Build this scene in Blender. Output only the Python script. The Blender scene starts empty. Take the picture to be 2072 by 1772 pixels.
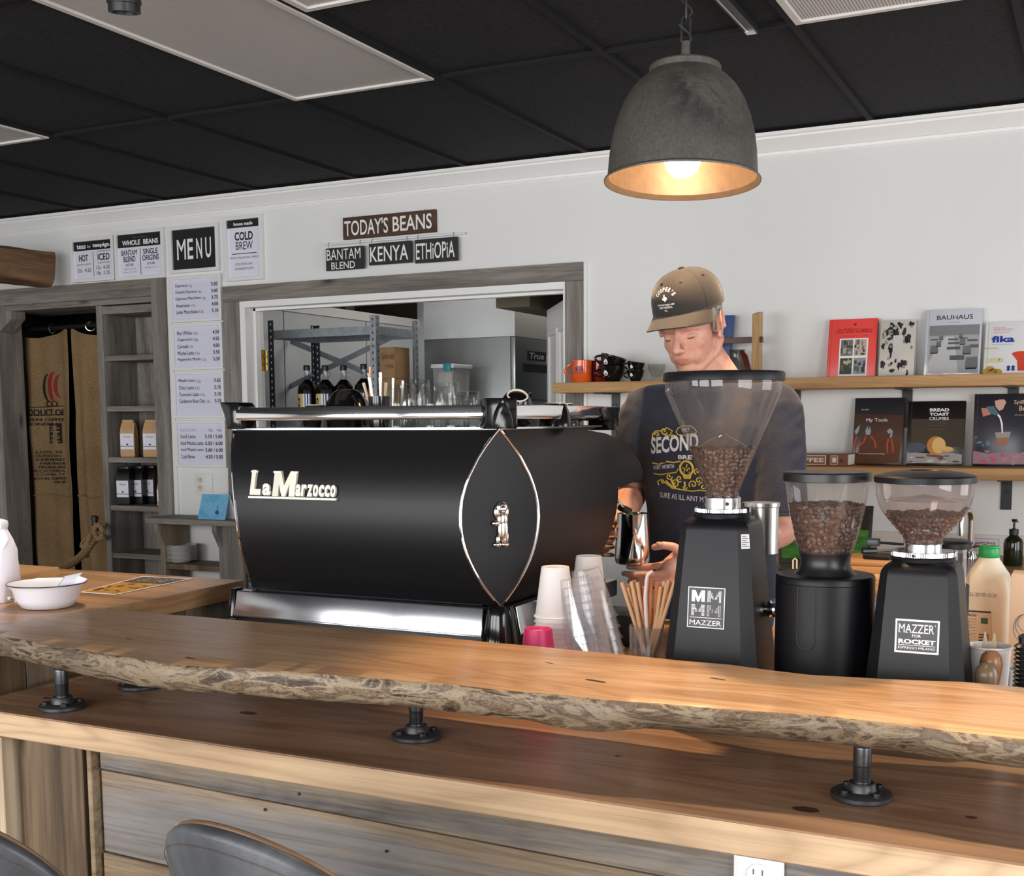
import bpy, bmesh, math, random
from mathutils import Vector, Matrix
from mathutils import noise as mnoise
from mathutils.bvhtree import BVHTree
random.seed(11)
sc = bpy.context.scene
COL = sc.collection
PI = math.pi
V = Vector

# ------------------------------------------------------------------ camera
FPX, YAW, PITCH, ROLL, CXP, CYP = 2417.03, -0.4621, -0.1048, -0.0067, 1036.0, 1100.0
EYE = V((0.0, 0.0, 1.46))
_f = V((math.sin(YAW) * math.cos(PITCH), math.cos(YAW) * math.cos(PITCH), math.sin(PITCH)))
_r = V((math.cos(YAW), -math.sin(YAW), 0.0))
_u = _r.cross(_f)
RGT = math.cos(ROLL) * _r + math.sin(ROLL) * _u
UPV = -math.sin(ROLL) * _r + math.cos(ROLL) * _u
cam = bpy.data.cameras.new('camera')
cam.sensor_fit = 'HORIZONTAL'
cam.sensor_width = 36.0
cam.lens = FPX / 2072.0 * 36.0
cam.shift_y = (CYP - 886.0) / 2072.0
cam.clip_start = 0.05
camo = bpy.data.objects.new('camera', cam)
COL.objects.link(camo)
m3 = Matrix((RGT, UPV, -_f)).transposed()
camo.matrix_world = Matrix.Translation(EYE) @ m3.to_4x4()
sc.camera = camo


def at(px, py, X=None, Y=None, Z=None):
    """where the sight line through a pixel of the photograph meets a plane of the room"""
    d = RGT * ((px - CXP) / FPX) - UPV * ((py - CYP) / FPX) + _f
    if Y is not None:
        t = Y / d.y
    elif Z is not None:
        t = (Z - EYE.z) / d.z
    else:
        t = X / d.x
    return EYE + d * t


# ------------------------------------------------------------------ world, lights, exposure
w = bpy.data.worlds.new('world')
sc.world = w
w.use_nodes = True
w.node_tree.nodes['Background'].inputs[0].default_value = (0.9, 0.93, 1.0, 1)
w.node_tree.nodes['Background'].inputs[1].default_value = 0.6
sc.view_settings.view_transform = 'Standard'
sc.view_settings.look = 'None'
sc.view_settings.gamma = 1.0
sc.view_settings.use_curve_mapping = False
sc.view_settings.exposure = -0.07
sc.cycles.use_denoising = True
sc.cycles.max_bounces = 8
sc.cycles.transparent_max_bounces = 24
sc.cycles.sample_clamp_indirect = 6.0
sc.cycles.caustics_reflective = False
sc.cycles.caustics_refractive = False


def area_light(name, loc, target, sx, sy, power, color=(1, 1, 1)):
    l = bpy.data.lights.new(name, 'AREA')
    l.shape = 'RECTANGLE'
    l.size, l.size_y, l.energy, l.color = sx, sy, power, color
    o = bpy.data.objects.new(name, l)
    COL.objects.link(o)
    o.location = loc
    o.rotation_euler = (V(target) - V(loc)).to_track_quat('-Z', 'Y').to_euler()
    return o


DAY = (0.985, 0.985, 1.0)
# daylight entering through the shop windows behind and beside the camera
for k in range(3):
    area_light('window_daylight', (-4.6 + 2.15 * k, -2.42, 1.5), (-4.6 + 2.15 * k, 2.0, 1.4), 1.75, 1.9, 97, DAY)
area_light('window_daylight', (2.35, 0.2, 1.55), (-2.0, 1.6, 1.3), 1.8, 1.9, 90, DAY)
area_light('window_daylight', (2.35, 3.2, 1.55), (-2.0, 3.3, 1.35), 1.5, 1.7, 44, DAY)
# the store room has its own lamp on the ceiling
area_light('store_room_lamp', (-3.2, 6.6, 2.52), (-3.2, 6.6, 0), 0.6, 1.2, 15, (1.0, 0.97, 0.93))


def spot_light(name, loc, target, power, color, ang, blend=0.4, size=0.03):
    l = bpy.data.lights.new(name, 'SPOT')
    l.energy, l.color, l.spot_size, l.spot_blend, l.shadow_soft_size = power, color, ang, blend, size
    o = bpy.data.objects.new(name, l)
    COL.objects.link(o)
    o.location = loc
    o.rotation_euler = (V(target) - V(loc)).to_track_quat('-Z', 'Y').to_euler()
    return o


WARM = (1.0, 0.66, 0.36)
CEILZ = 2.6225
# track spots on the rail and by the large light panel
SPOTS = [((-1.005, 2.45, 2.50), (-0.35, 2.0, 1.0), 110, 66)]
AMBER = (1.0, 0.80, 0.60)
# recessed downlights: over the barista and two over the bar
DOWNS = [((-1.01, 3.09, CEILZ - 0.012), (-1.03, 3.40, 1.0), 360, WARM, 66), ((-0.30, 1.50, CEILZ - 0.012), (-0.30, 1.53, 0.9), 66, AMBER, 46), ((0.42, 1.50, CEILZ - 0.012), (0.30, 1.53, 0.9), 84, AMBER, 50)]
for p_, tg, pw, co, an in DOWNS:
    spot_light('downlight_beam', p_, tg, pw, co, math.radians(an), 0.6, 0.04)
spot_light('track_spot_beam', (-2.17, 2.27, 2.40), (-2.75, 2.15, 1.03), 70, (1.0, 0.82, 0.62), math.radians(64), 0.6, 0.04)
for s, tg, pw, an in SPOTS:
    spot_light('track_spot_beam', s, tg, pw, WARM, math.radians(an), 0.5, 0.035)

# ------------------------------------------------------------------ node helpers
MATS = {}


def new_mat(name):
    m = bpy.data.materials.new(name)
    m.use_nodes = True
    nt = m.node_tree
    b = nt.nodes['Principled BSDF']
    return m, nt, b


def nd(nt, typ, **kw):
    n = nt.nodes.new(typ)
    for k, v in kw.items():
        if k.startswith('i_'):
            key = k[2:]
            key = int(key) if key.isdigit() else key.replace('_', ' ')
            n.inputs[key].default_value = v
        else:
            setattr(n, k, v)
    return n


def ramp(nt, fac, stops):
    r = nt.nodes.new('ShaderNodeValToRGB')
    cr = r.color_ramp
    while len(cr.elements) < len(stops):
        cr.elements.new(0.5)
    for e, (p, c) in zip(cr.elements, stops):
        e.position = p
        e.color = (*c, 1) if len(c) == 3 else c
    nt.links.new(fac, r.inputs[0])
    return r.outputs[0]


def mix(nt, a, b, fac, mode='MIX'):
    n = nt.nodes.new('ShaderNodeMix')
    n.data_type = 'RGBA'
    n.blend_type = mode
    for s, v in ((n.inputs[0], fac), (n.inputs[6], a), (n.inputs[7], b)):
        if hasattr(v, 'is_output'):
            nt.links.new(v, s)
        else:
            s.default_value = v if not isinstance(v, tuple) else ((*v, 1) if len(v) == 3 else v)
    return n.outputs[2]


def S(r, g, b):
    """sRGB 0-255 to linear"""
    return tuple(((c / 255) / 12.92 if c / 255 <= 0.04045 else ((c / 255 + 0.055) / 1.055) ** 2.4) for c in (r, g, b))


def coords(nt, scale=(1, 1, 1), rot=(0, 0, 0), loc=(0, 0, 0)):
    tc = nt.nodes.new('ShaderNodeTexCoord')
    mp = nt.nodes.new('ShaderNodeMapping')
    mp.inputs['Scale'].default_value = scale
    mp.inputs['Rotation'].default_value = rot
    mp.inputs['Location'].default_value = loc
    nt.links.new(tc.outputs['Object'], mp.inputs['Vector'])
    return mp.outputs[0]


def noise(nt, vec, scale, detail=4, rough=0.55, dist=0.0):
    n = nd(nt, 'ShaderNodeTexNoise')
    n.inputs['Scale'].default_value = scale
    n.inputs['Detail'].default_value = detail
    n.inputs['Roughness'].default_value = rough
    n.inputs['Distortion'].default_value = dist
    if vec is not None:
        nt.links.new(vec, n.inputs['Vector'])
    return n.outputs['Fac']


def bump(nt, b, h, strength=0.3, dist=0.002):
    n = nd(nt, 'ShaderNodeBump')
    n.inputs['Strength'].default_value = strength
    n.inputs['Distance'].default_value = dist
    nt.links.new(h, n.inputs['Height'])
    nt.links.new(n.outputs[0], b.inputs['Normal'])


def plain(name, col, rough=0.5, metal=0.0, spec=0.5, var=0.0, vscale=30, coat=0.0, emit=None, estr=0, bumps=0.0):
    if name in MATS:
        return MATS[name]
    m, nt, b = new_mat(name)
    b.inputs['Roughness'].default_value = rough
    b.inputs['Metallic'].default_value = metal
    b.inputs['Specular IOR Level'].default_value = spec
    b.inputs['Coat Weight'].default_value = coat
    v = coords(nt)
    if var > 0 or bumps > 0:
        nz = noise(nt, v, vscale, 4)
    if var > 0:
        lo = tuple(max(0, c * (1 - var)) for c in col)
        hi = tuple(min(1, c * (1 + var)) for c in col)
        nt.links.new(ramp(nt, nz, [(0.3, lo), (0.7, hi)]), b.inputs['Base Color'])
    else:
        b.inputs['Base Color'].default_value = (*col, 1)
    if bumps > 0:
        bump(nt, b, nz, bumps, 0.001)
    if emit:
        b.inputs['Emission Color'].default_value = (*emit, 1)
        b.inputs['Emission Strength'].default_value = estr
    MATS[name] = m
    return m


def clear(name, tint=(0.97, 0.97, 0.97), refl=1.0, rough=0.02, ior=1.45, haze=0.0, hazecol=(0.9, 0.9, 0.9)):
    """thin clear glass or plastic: see-through with mirror-like reflections at grazing angles"""
    if name in MATS:
        return MATS[name]
    m = bpy.data.materials.new(name)
    m.use_nodes = True
    nt = m.node_tree
    nt.nodes.clear()
    out = nd(nt, 'ShaderNodeOutputMaterial')
    tr = nd(nt, 'ShaderNodeBsdfTransparent')
    tr.inputs[0].default_value = (*tint, 1)
    gl = nd(nt, 'ShaderNodeBsdfGlossy')
    gl.inputs['Roughness'].default_value = rough
    lw = nd(nt, 'ShaderNodeLayerWeight')
    lw.inputs[0].default_value = 0.5
    pw = nd(nt, 'ShaderNodeMath', operation='POWER')
    pw.inputs[1].default_value = 4.0
    nt.links.new(lw.outputs['Facing'], pw.inputs[0])
    mu = nd(nt, 'ShaderNodeMath', operation='MULTIPLY_ADD')
    mu.inputs[1].default_value = 0.5 * refl
    mu.inputs[2].default_value = 0.045 * refl
    nt.links.new(pw.outputs[0], mu.inputs[0])
    ms = nd(nt, 'ShaderNodeMixShader')
    nt.links.new(mu.outputs[0], ms.inputs[0])
    base = tr.outputs[0]
    if haze > 0:
        df = nd(nt, 'ShaderNodeBsdfDiffuse')
        df.inputs[0].default_value = (*hazecol, 1)
        m2 = nd(nt, 'ShaderNodeMixShader')
        m2.inputs[0].default_value = haze
        nt.links.new(base, m2.inputs[1])
        nt.links.new(df.outputs[0], m2.inputs[2])
        base = m2.outputs[0]
    nt.links.new(base, ms.inputs[1])
    nt.links.new(gl.outputs[0], ms.inputs[2])
    nt.links.new(ms.outputs[0], out.inputs[0])
    MATS[name] = m
    return m


def wood(name, light, mid, dark, axis=0, grain=1.0, rough=0.4, ring=0.5, fibre=0.35, knots=0.0, spec=0.4, blot=None, blotamt=0.0, bumps=0.15, cracks=0.0, seed=0.0, knotsc=1.6, streak=0.25):
    """plank wood with grain along one axis, cathedral rings, fibres, optional knots and weather stains"""
    if name in MATS:
        return MATS[name]
    m, nt, b = new_mat(name)
    sc3 = [9.0 * grain] * 3
    sc3[axis] = 0.9 * grain
    v = coords(nt, tuple(sc3), (0.02, 0.03, 0.015), (seed, seed * 1.7, seed * 0.6))
    big = noise(nt, v, 0.55, 3, 0.5, 0.6)
    wv = nd(nt, 'ShaderNodeTexNoise')
    wv.inputs['Scale'].default_value = 1.3
    wv.inputs['Detail'].default_value = 6
    wv.inputs['Roughness'].default_value = 0.6
    wv.inputs['Distortion'].default_value = 0.5
    nt.links.new(v, wv.inputs['Vector'])
    base = ramp(nt, wv.outputs['Fac'], [(0.28, dark), (0.5, mid), (0.72, light)])
    # rings: contour lines of the large noise field
    mu = nd(nt, 'ShaderNodeMath', operation='MULTIPLY')
    mu.inputs[1].default_value = 26.0
    nt.links.new(big, mu.inputs[0])
    fr = nd(nt, 'ShaderNodeMath', operation='PINGPONG')
    fr.inputs[1].default_value = 0.5
    nt.links.new(mu.outputs[0], fr.inputs[0])
    rc = ramp(nt, fr.outputs[0], [(0.0, (0.55, 0.5, 0.45)), (0.22, (0.9, 0.88, 0.86)), (0.5, (1.08, 1.07, 1.06))])
    col = mix(nt, base, rc, ring, 'MULTIPLY')
    # fibres
    s2 = [160.0 * grain] * 3
    s2[axis] = 3.0 * grain
    v2 = coords(nt, tuple(s2), (0.015, 0.02, 0.01), (seed, 0, seed))
    fb = noise(nt, v2, 1.0, 3, 0.6)
    fc = ramp(nt, fb, [(0.32, (0.45, 0.4, 0.36)), (0.52, (1, 1, 1)), (0.75, (1.12, 1.12, 1.1))])
    col = mix(nt, col, fc, fibre, 'MULTIPLY')
    if blotamt > 0:
        s3 = [13.0 * grain] * 3
        s3[axis] = 1.0 * grain
        v3 = coords(nt, tuple(s3), (0, 0, 0), (seed * 2, 3, 1))
        bn = noise(nt, v3, 0.8, 7, 0.72, 0.5)
        bf = ramp(nt, bn, [(0.46, (0, 0, 0)), (0.60, (blotamt,) * 3)])
        col = mix(nt, col, blot, bf)
    # streaks of middle width
    s6 = [48.0 * grain] * 3
    s6[axis] = 1.1 * grain
    sn = noise(nt, coords(nt, tuple(s6), (0.012, 0.018, 0.012), (seed * 3, seed, 2)), 1.0, 5, 0.7, 0.3)
    col = mix(nt, col, ramp(nt, sn, [(0.30, (0.42, 0.38, 0.34)), (0.48, (0.98, 0.98, 0.98)), (0.72, (1.18, 1.16, 1.13))]), streak, 'MULTIPLY')
    if knots > 0:
        s4 = [3.6 * knotsc] * 3
        s4[axis] = 1.25 * knotsc
        v4 = coords(nt, tuple(s4), (0, 0, 0), (seed, seed + 0.37, seed * 0.3))
        vo = nd(nt, 'ShaderNodeTexVoronoi')
        vo.inputs['Scale'].default_value = 1.0
        nt.links.new(v4, vo.inputs['Vector'])
        kf = ramp(nt, vo.outputs['Distance'], [(0.035, (knots,) * 3), (0.075, (knots * 0.5,) * 3), (0.13, (0, 0, 0))])
        col = mix(nt, col, tuple(c * 0.22 for c in dark), kf)
    if cracks > 0:
        s5 = [60.0] * 3
        s5[axis] = 1.6
        v5 = coords(nt, tuple(s5), (0, 0, 0), (seed, 1, seed))
        cn = noise(nt, v5, 0.6, 5, 0.65)
        cf = ramp(nt, cn, [(0.30, (cracks,) * 3), (0.37, (0, 0, 0))])
        col = mix(nt, col, tuple(c * 0.15 for c in dark), cf)
    nt.links.new(col, b.inputs['Base Color'])
    b.inputs['Roughness'].default_value = rough
    b.inputs['Specular IOR Level'].default_value = spec
    bump(nt, b, fb, bumps, 0.001)
    MATS[name] = m
    return m


# ------------------------------------------------------------------ geometry helpers
class MB:
    """collects shapes and links them as ONE mesh object; a shape takes the current material"""

    def __init__(s, m=None):
        s.bm = bmesh.new()
        s.mats = []
        s.mi = 0
        if m:
            s.mat(m)

    def mat(s, m):
        if m not in s.mats:
            s.mats.append(m)
        s.mi = s.mats.index(m)
        return s

    def face(s, pts):
        vs = [s.bm.verts.new(p) for p in pts]
        try:
            f = s.bm.faces.new(vs)
            f.material_index = s.mi
            return f
        except ValueError:
            return None

    def _merge(s, b2):
        """add the shapes of another bmesh"""
        vm = {}
        for v in b2.verts:
            vm[v] = s.bm.verts.new(v.co)
        for f in b2.faces:
            try:
                nf = s.bm.faces.new([vm[v] for v in f.verts])
                nf.material_index = s.mi
            except ValueError:
                pass
        b2.free()

    def obox(s, c, size, rot=None, bev=0.0, seg=2):
        b2 = bmesh.new()
        bmesh.ops.create_cube(b2, size=1.0)
        for v in b2.verts:
            v.co = V((v.co.x * size[0], v.co.y * size[1], v.co.z * size[2]))
        if bev > 0:
            bmesh.ops.bevel(b2, geom=b2.edges[:], offset=bev, segments=seg, affect='EDGES', profile=0.5)
        M = (rot.to_4x4() if rot else Matrix.Identity(4))
        M = Matrix.Translation(V(c)) @ M
        for v in b2.verts:
            v.co = M @ v.co
        s._merge(b2)
        return s

    def box(s, x0, x1, y0, y1, z0, z1, bev=0.0, seg=2):
        return s.obox(((x0 + x1) / 2, (y0 + y1) / 2, (z0 + z1) / 2), (abs(x1 - x0), abs(y1 - y0), abs(z1 - z0)), None, bev, seg)

    def prism(s, poly, n, bev=0.0):
        """polygon of 3-D points pushed along n"""
        n = V(n)
        b2 = bmesh.new()
        a = [b2.verts.new(V(p)) for p in poly]
        c = [b2.verts.new(V(p) + n) for p in poly]
        b2.faces.new(a)
        b2.faces.new(c[::-1])
        k = len(poly)
        for i in range(k):
            b2.faces.new((a[i], c[i], c[(i + 1) % k], a[(i + 1) % k]))
        bmesh.ops.recalc_face_normals(b2, faces=b2.faces[:])
        if bev > 0:
            bmesh.ops.bevel(b2, geom=b2.edges[:], offset=bev, segments=2, affect='EDGES', profile=0.5)
        s._merge(b2)
        return s

    def rings(s, rs, closed=True, cap0=True, cap1=True):
        """skin through a list of point rings"""
        vr = [[s.bm.verts.new(p) for p in r] for r in rs]
        n = len(rs[0])
        for a, b in zip(vr[:-1], vr[1:]):
            for i in range(n if closed else n - 1):
                j = (i + 1) % n
                try:
                    f = s.bm.faces.new((a[i], a[j], b[j], b[i]))
                    f.material_index = s.mi
                except ValueError:
                    pass
        if closed and cap0:
            f = s.bm.faces.new(vr[0][::-1])
            f.material_index = s.mi
        if closed and cap1:
            f = s.bm.faces.new(vr[-1])
            f.material_index = s.mi
        return s

    def lathe(s, prof, c, seg=32, axis=None, cap0=True, cap1=True, sx=1.0, sy=1.0):
        """(radius, height) profile turned about an axis through c"""
        q = V((0, 0, 1)).rotation_difference(V(axis).normalized()) if axis is not None else None
        rs = []
        for r, z in prof:
            ring = []
            for i in range(seg):
                a = 2 * PI * i / seg
                p = V((max(r, 1e-5) * math.cos(a) * sx, max(r, 1e-5) * math.sin(a) * sy, z))
                if q:
                    p = q @ p
                ring.append(V(c) + p)
            rs.append(ring)
        return s.rings(rs, True, cap0, cap1)

    def tube(s, pts, r, seg=8, cap=True, loop=False):
        pts = [V(p) for p in pts]
        n = len(pts)
        rad = r if isinstance(r, (list, tuple)) else [r] * n
        rs = []
        up = None
        for i, p in enumerate(pts):
            if loop:
                t = (pts[(i + 1) % n] - pts[i - 1]).normalized()
            else:
                t = (pts[min(i + 1, n - 1)] - pts[max(i - 1, 0)]).normalized()
            if up is None:
                ref = V((0, 0, 1)) if abs(t.z) < 0.9 else V((1, 0, 0))
                up = (ref - t * ref.dot(t)).normalized()
            else:
                up = (up - t * up.dot(t))
                up = up.normalized() if up.length > 1e-6 else V((1, 0, 0))
            sd = t.cross(up)
            rs.append([p + (up * math.cos(2 * PI * k / seg) + sd * math.sin(2 * PI * k / seg)) * rad[i] for k in range(seg)])
        if loop:
            rs.append(rs[0])
            return s.rings(rs, True, False, False)
        return s.rings(rs, True, cap, cap)

    def ball(s, c, r, seg=16, rot=None):
        r = (r, r, r) if not isinstance(r, (tuple, list)) else r
        n = max(6, seg // 2)
        rs = []
        for i in range(1, n):
            a = -PI / 2 + PI * i / n
            ring = []
            for k in range(seg):
                t = 2 * PI * k / seg
                p = V((math.cos(a) * math.cos(t) * r[0], math.cos(a) * math.sin(t) * r[1], math.sin(a) * r[2]))
                if rot:
                    p = rot @ p
                ring.append(V(c) + p)
            rs.append(ring)
        b0 = V((0, 0, -r[2]))
        t0 = V((0, 0, r[2]))
        if rot:
            b0, t0 = rot @ b0, rot @ t0
        vr = [[s.bm.verts.new(p) for p in ring] for ring in rs]
        for a, b in zip(vr[:-1], vr[1:]):
            for i in range(seg):
                j = (i + 1) % seg
                f = s.bm.faces.new((a[i], a[j], b[j], b[i]))
                f.material_index = s.mi
        vb, vt = s.bm.verts.new(V(c) + b0), s.bm.verts.new(V(c) + t0)
        for i in range(seg):
            j = (i + 1) % seg
            f = s.bm.faces.new((vb, vr[0][j], vr[0][i]))
            f.material_index = s.mi
            f = s.bm.faces.new((vr[-1][i], vr[-1][j], vt))
            f.material_index = s.mi
        return s

    def quad(s, bl, u, v):
        bl, u, v = V(bl), V(u), V(v)
        s.face((bl, bl + u, bl + u + v, bl + v))
        return s

    def text(s, txt, bl, u, v, depth=0.0, bold=0.0, warp=None, shear=0.0, space=1.0):
        """lettering fitted into the parallelogram bl, u (along the line), v (up)"""
        if bold > 0 and 'M' in txt and warp:
            bold = 0.0
        elif bold > 0 and 'M' in txt:
            # the bold outline of this letter folds over itself: overlay shifted copies instead
            d = V(u).normalized() * (V(v).length * bold * 0.45)
            for k in (-1, 0, 1):
                s.text(txt, V(bl) + d * k + V(u).cross(V(v)).normalized() * 0.00025 * (k + 1), u, v, depth, 0.0, None, shear, space)
            return s
        cu = bpy.data.curves.new('t', 'FONT')
        cu.body = txt
        cu.resolution_u = 3
        cu.offset = bold
        cu.shear = shear
        cu.space_character = space
        if depth and not warp:
            cu.extrude = 0.5
        ob = bpy.data.objects.new('t', cu)
        COL.objects.link(ob)
        bpy.context.view_layer.update()
        me = ob.to_mesh()
        if len(me.vertices):
            xs = [p.co.x for p in me.vertices]
            ys = [p.co.y for p in me.vertices]
            x0, x1, y0, y1 = min(xs), max(xs), min(ys), max(ys)
            bl, u, v = V(bl), V(u), V(v)
            n = u.cross(v).normalized()
            vs = []
            for p in me.vertices:
                a, b = (p.co.x - x0) / max(x1 - x0, 1e-6), (p.co.y - y0) / max(y1 - y0, 1e-6)
                q = bl + u * a + v * b
                if depth and not warp:
                    q = q + n * (depth if p.co.z > 0 else 0)
                if warp:
                    q = warp(a, b, q)
                vs.append(s.bm.verts.new(q))
            for pl in me.polygons:
                try:
                    f = s.bm.faces.new([vs[i] for i in pl.vertices])
                    f.material_index = s.mi
                except ValueError:
                    pass
        ob.to_mesh_clear()
        bpy.data.objects.remove(ob)
        bpy.data.curves.remove(cu)
        return s

    def build(s, name, parent=None, loc=None, sharp=35, **props):
        """link as an object; vertices were given in room coordinates, the origin goes to loc (or the parent's place)"""
        org = V(loc) if loc is not None else (V(parent.get('_org', (0, 0, 0))) if parent is not None else V((0, 0, 0)))
        for v in s.bm.verts:
            v.co -= org
        bmesh.ops.recalc_face_normals(s.bm, faces=s.bm.faces[:]) if props.pop('recalc', True) else None
        me = bpy.data.meshes.new(name)
        s.bm.to_mesh(me)
        s.bm.free()
        for m in s.mats:
            me.materials.append(m)
        for p in me.polygons:
            p.use_smooth = True
        if sharp:
            me.set_sharp_from_angle(angle=math.radians(sharp))
        o = bpy.data.objects.new(name, me)
        COL.objects.link(o)
        if parent is not None:
            o.parent = parent
            if loc is not None:
                o.location = V(loc) - V(parent.get('_org', (0, 0, 0)))
        else:
            o.location = org
        o['_org'] = tuple(org)
        for k, v in props.items():
            o[k] = v
        return o


def tag(o, label, cat, group=None, kind=None):
    o['label'] = label
    o['category'] = cat
    if group:
        o['group'] = group
    if kind:
        o['kind'] = kind
    return o


def thing(name, label, cat, loc, group=None):
    o = bpy.data.objects.new(name, None)
    o.empty_display_size = 0.05
    COL.objects.link(o)
    o.location = loc
    o['_org'] = tuple(loc)
    return tag(o, label, cat, group)


def structure(o):
    o['kind'] = 'structure'
    return o
# ------------------------------------------------------------------ measures of the room (metres)
CEIL, WY = 2.6225, 5.07
GX0, GT, GR = -3.9424, 0.6096, 3.7016       # ceiling grid: first joint, module, cross joint
XL, XR, YF = -6.6, 2.45, -2.5                # side walls and shop front
CTR = 0.91                                   # working counter
BAR, SLAB = 0.89, 1.04                      # lower bar top, live-edge slab top

# ------------------------------------------------------------------ materials
M_WALL = plain('wall_paint', S(228, 228, 225), 0.65, var=0.015, vscale=3)
M_TRIM = plain('white_trim_paint', S(236, 235, 232), 0.35)
M_FLOOR = plain('floor_concrete', S(120, 116, 110), 0.5, var=0.12, vscale=6)
M_BLACKM = plain('black_steel', S(30, 30, 31), 0.45, var=0.1, vscale=60)
M_BLACKG = plain('black_gloss', S(14, 14, 15), 0.12, spec=0.6)
M_BLACKP = plain('black_plastic', S(27, 27, 28), 0.38)
M_CHROME = plain('chrome', (0.82, 0.82, 0.82), 0.08, 1.0)
M_STEEL = plain('brushed_steel', (0.62, 0.62, 0.61), 0.26, 1.0, var=0.06, vscale=80)
M_WHITEP = plain('white_print', S(238, 238, 236), 0.5)
M_INK = plain('black_ink', S(18, 18, 19), 0.55)
M_INKG = plain('grey_ink', S(98, 98, 104), 0.6)
M_PAPER = plain('white_paper', S(232, 232, 240), 0.6)

GREYW = wood('barnwood_grey_x', S(160, 154, 146), S(134, 128, 121), S(98, 92, 86), 0, 1.0, 0.7, 0.35, 0.35, 0.8, 0.25, cracks=0.6, seed=3)
GREYWZ = wood('barnwood_grey_z', S(158, 153, 146), S(132, 127, 121), S(98, 93, 88), 2, 1.0, 0.7, 0.35, 0.35, 0.7, 0.25, cracks=0.6, seed=5)
GREYWY = wood('barnwood_grey_y', S(150, 144, 136), S(126, 120, 113), S(92, 86, 81), 1, 1.0, 0.7, 0.35, 0.35, 0.5, 0.25, seed=6)
BROWNZ = wood('barnwood_brown_z', S(168, 150, 126), S(140, 122, 100), S(100, 84, 68), 2, 0.9, 0.7, 0.4, 0.35, 0.8, 0.25, seed=9, blot=S(128, 122, 114), blotamt=0.6)


def ceiling_mat():
    m, nt, b = new_mat('ceiling_tile_black')
    v = coords(nt)
    vo = nd(nt, 'ShaderNodeTexVoronoi')
    vo.inputs['Scale'].default_value = 95
    nt.links.new(v, vo.inputs['Vector'])
    n2 = noise(nt, v, 60, 4)
    pit = ramp(nt, vo.outputs['Distance'], [(0.10, (0.3, 0.3, 0.3)), (0.22, (1, 1, 1))])
    base = ramp(nt, n2, [(0.3, S(30, 30, 32)), (0.7, S(46, 46, 48))])
    n3 = noise(nt, coords(nt, (1, 3, 1)), 5, 6, 0.7)
    dust = ramp(nt, n3, [(0.66, (0, 0, 0)), (0.8, (0.25, 0.25, 0.25))])
    c = mix(nt, base, S(96, 96, 96), dust)
    c = mix(nt, c, pit, 0.8, 'MULTIPLY')
    nt.links.new(c, b.inputs['Base Color'])
    b.inputs['Roughness'].default_value = 0.85
    b.inputs['Specular IOR Level'].default_value = 0.2
    return m


M_CEIL = ceiling_mat()
M_TBAR = plain('ceiling_tee_black', S(30, 30, 32), 0.7, spec=0.15)

# ------------------------------------------------------------------ ceiling with its grid of tees, floor
mb = MB(M_CEIL)
mb.box(XL - 0.1, XR + 0.1, YF - 0.1, WY, CEIL + 0.012, CEIL + 0.06)
mb.mat(M_TBAR)
rows = [GR - 1.2192 * k for k in range(6)]
for k in range(-5, 12):
    x = GX0 + k * GT
    mb.box(x - 0.012, x + 0.012, YF, WY, CEIL, CEIL + 0.012)
for y in rows:
    mb.box(XL, XR, y - 0.012, y + 0.012, CEIL + 0.0006, CEIL + 0.012)
structure(mb.build('ceiling', loc=(0, 0, CEIL)))
mb = MB(M_FLOOR)
mb.box(XL - 0.1, XR + 0.1, YF - 0.1, 9.2, -0.08, 0.0)
structure(mb.build('floor'))

# openings of the back wall
O1x0, O1x1, O1z = -5.93, -4.66, 2.135        # left doorway with the niche
O2x0, O2x1, O2z = -4.10, -2.235, 2.075       # store room opening
TH = 0.13
mb = MB(M_WALL)
mb.box(XL - 0.1, O1x0, WY, WY + TH, 0, CEIL)
mb.box(O1x0, O1x1, WY, WY + TH, O1z, CEIL)
mb.box(O1x1, O2x0, WY, WY + TH, 0, CEIL)
mb.box(O2x0, O2x1, WY, WY + TH, O2z, CEIL)
mb.box(O2x1, XR + 0.1, WY, WY + TH, 0, CEIL)
structure(mb.build('wall_back'))
mb = MB(M_WALL)
mb.box(XL - 0.12, XL, YF, WY, 0, CEIL)
structure(mb.build('wall_left'))

# shop front behind the camera and the right wall, each with its windows
def wall_with_windows(name, along, spans, z0, z1, fixed, lo, hi, sgn):
    m = MB(M_WALL)
    def bx(a, b, c, d):
        if along == 'x':
            m.box(a, b, fixed, fixed + sgn * 0.12, c, d)
        else:
            m.box(fixed, fixed + sgn * 0.12, a, b, c, d)
    bx(lo, hi, 0, z0)
    bx(lo, hi, z1, CEIL)
    edges = [lo] + [e for s in spans for e in s] + [hi]
    for i in range(0, len(edges), 2):
        bx(edges[i], edges[i + 1], z0, z1)
    structure(m.build(name))


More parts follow.
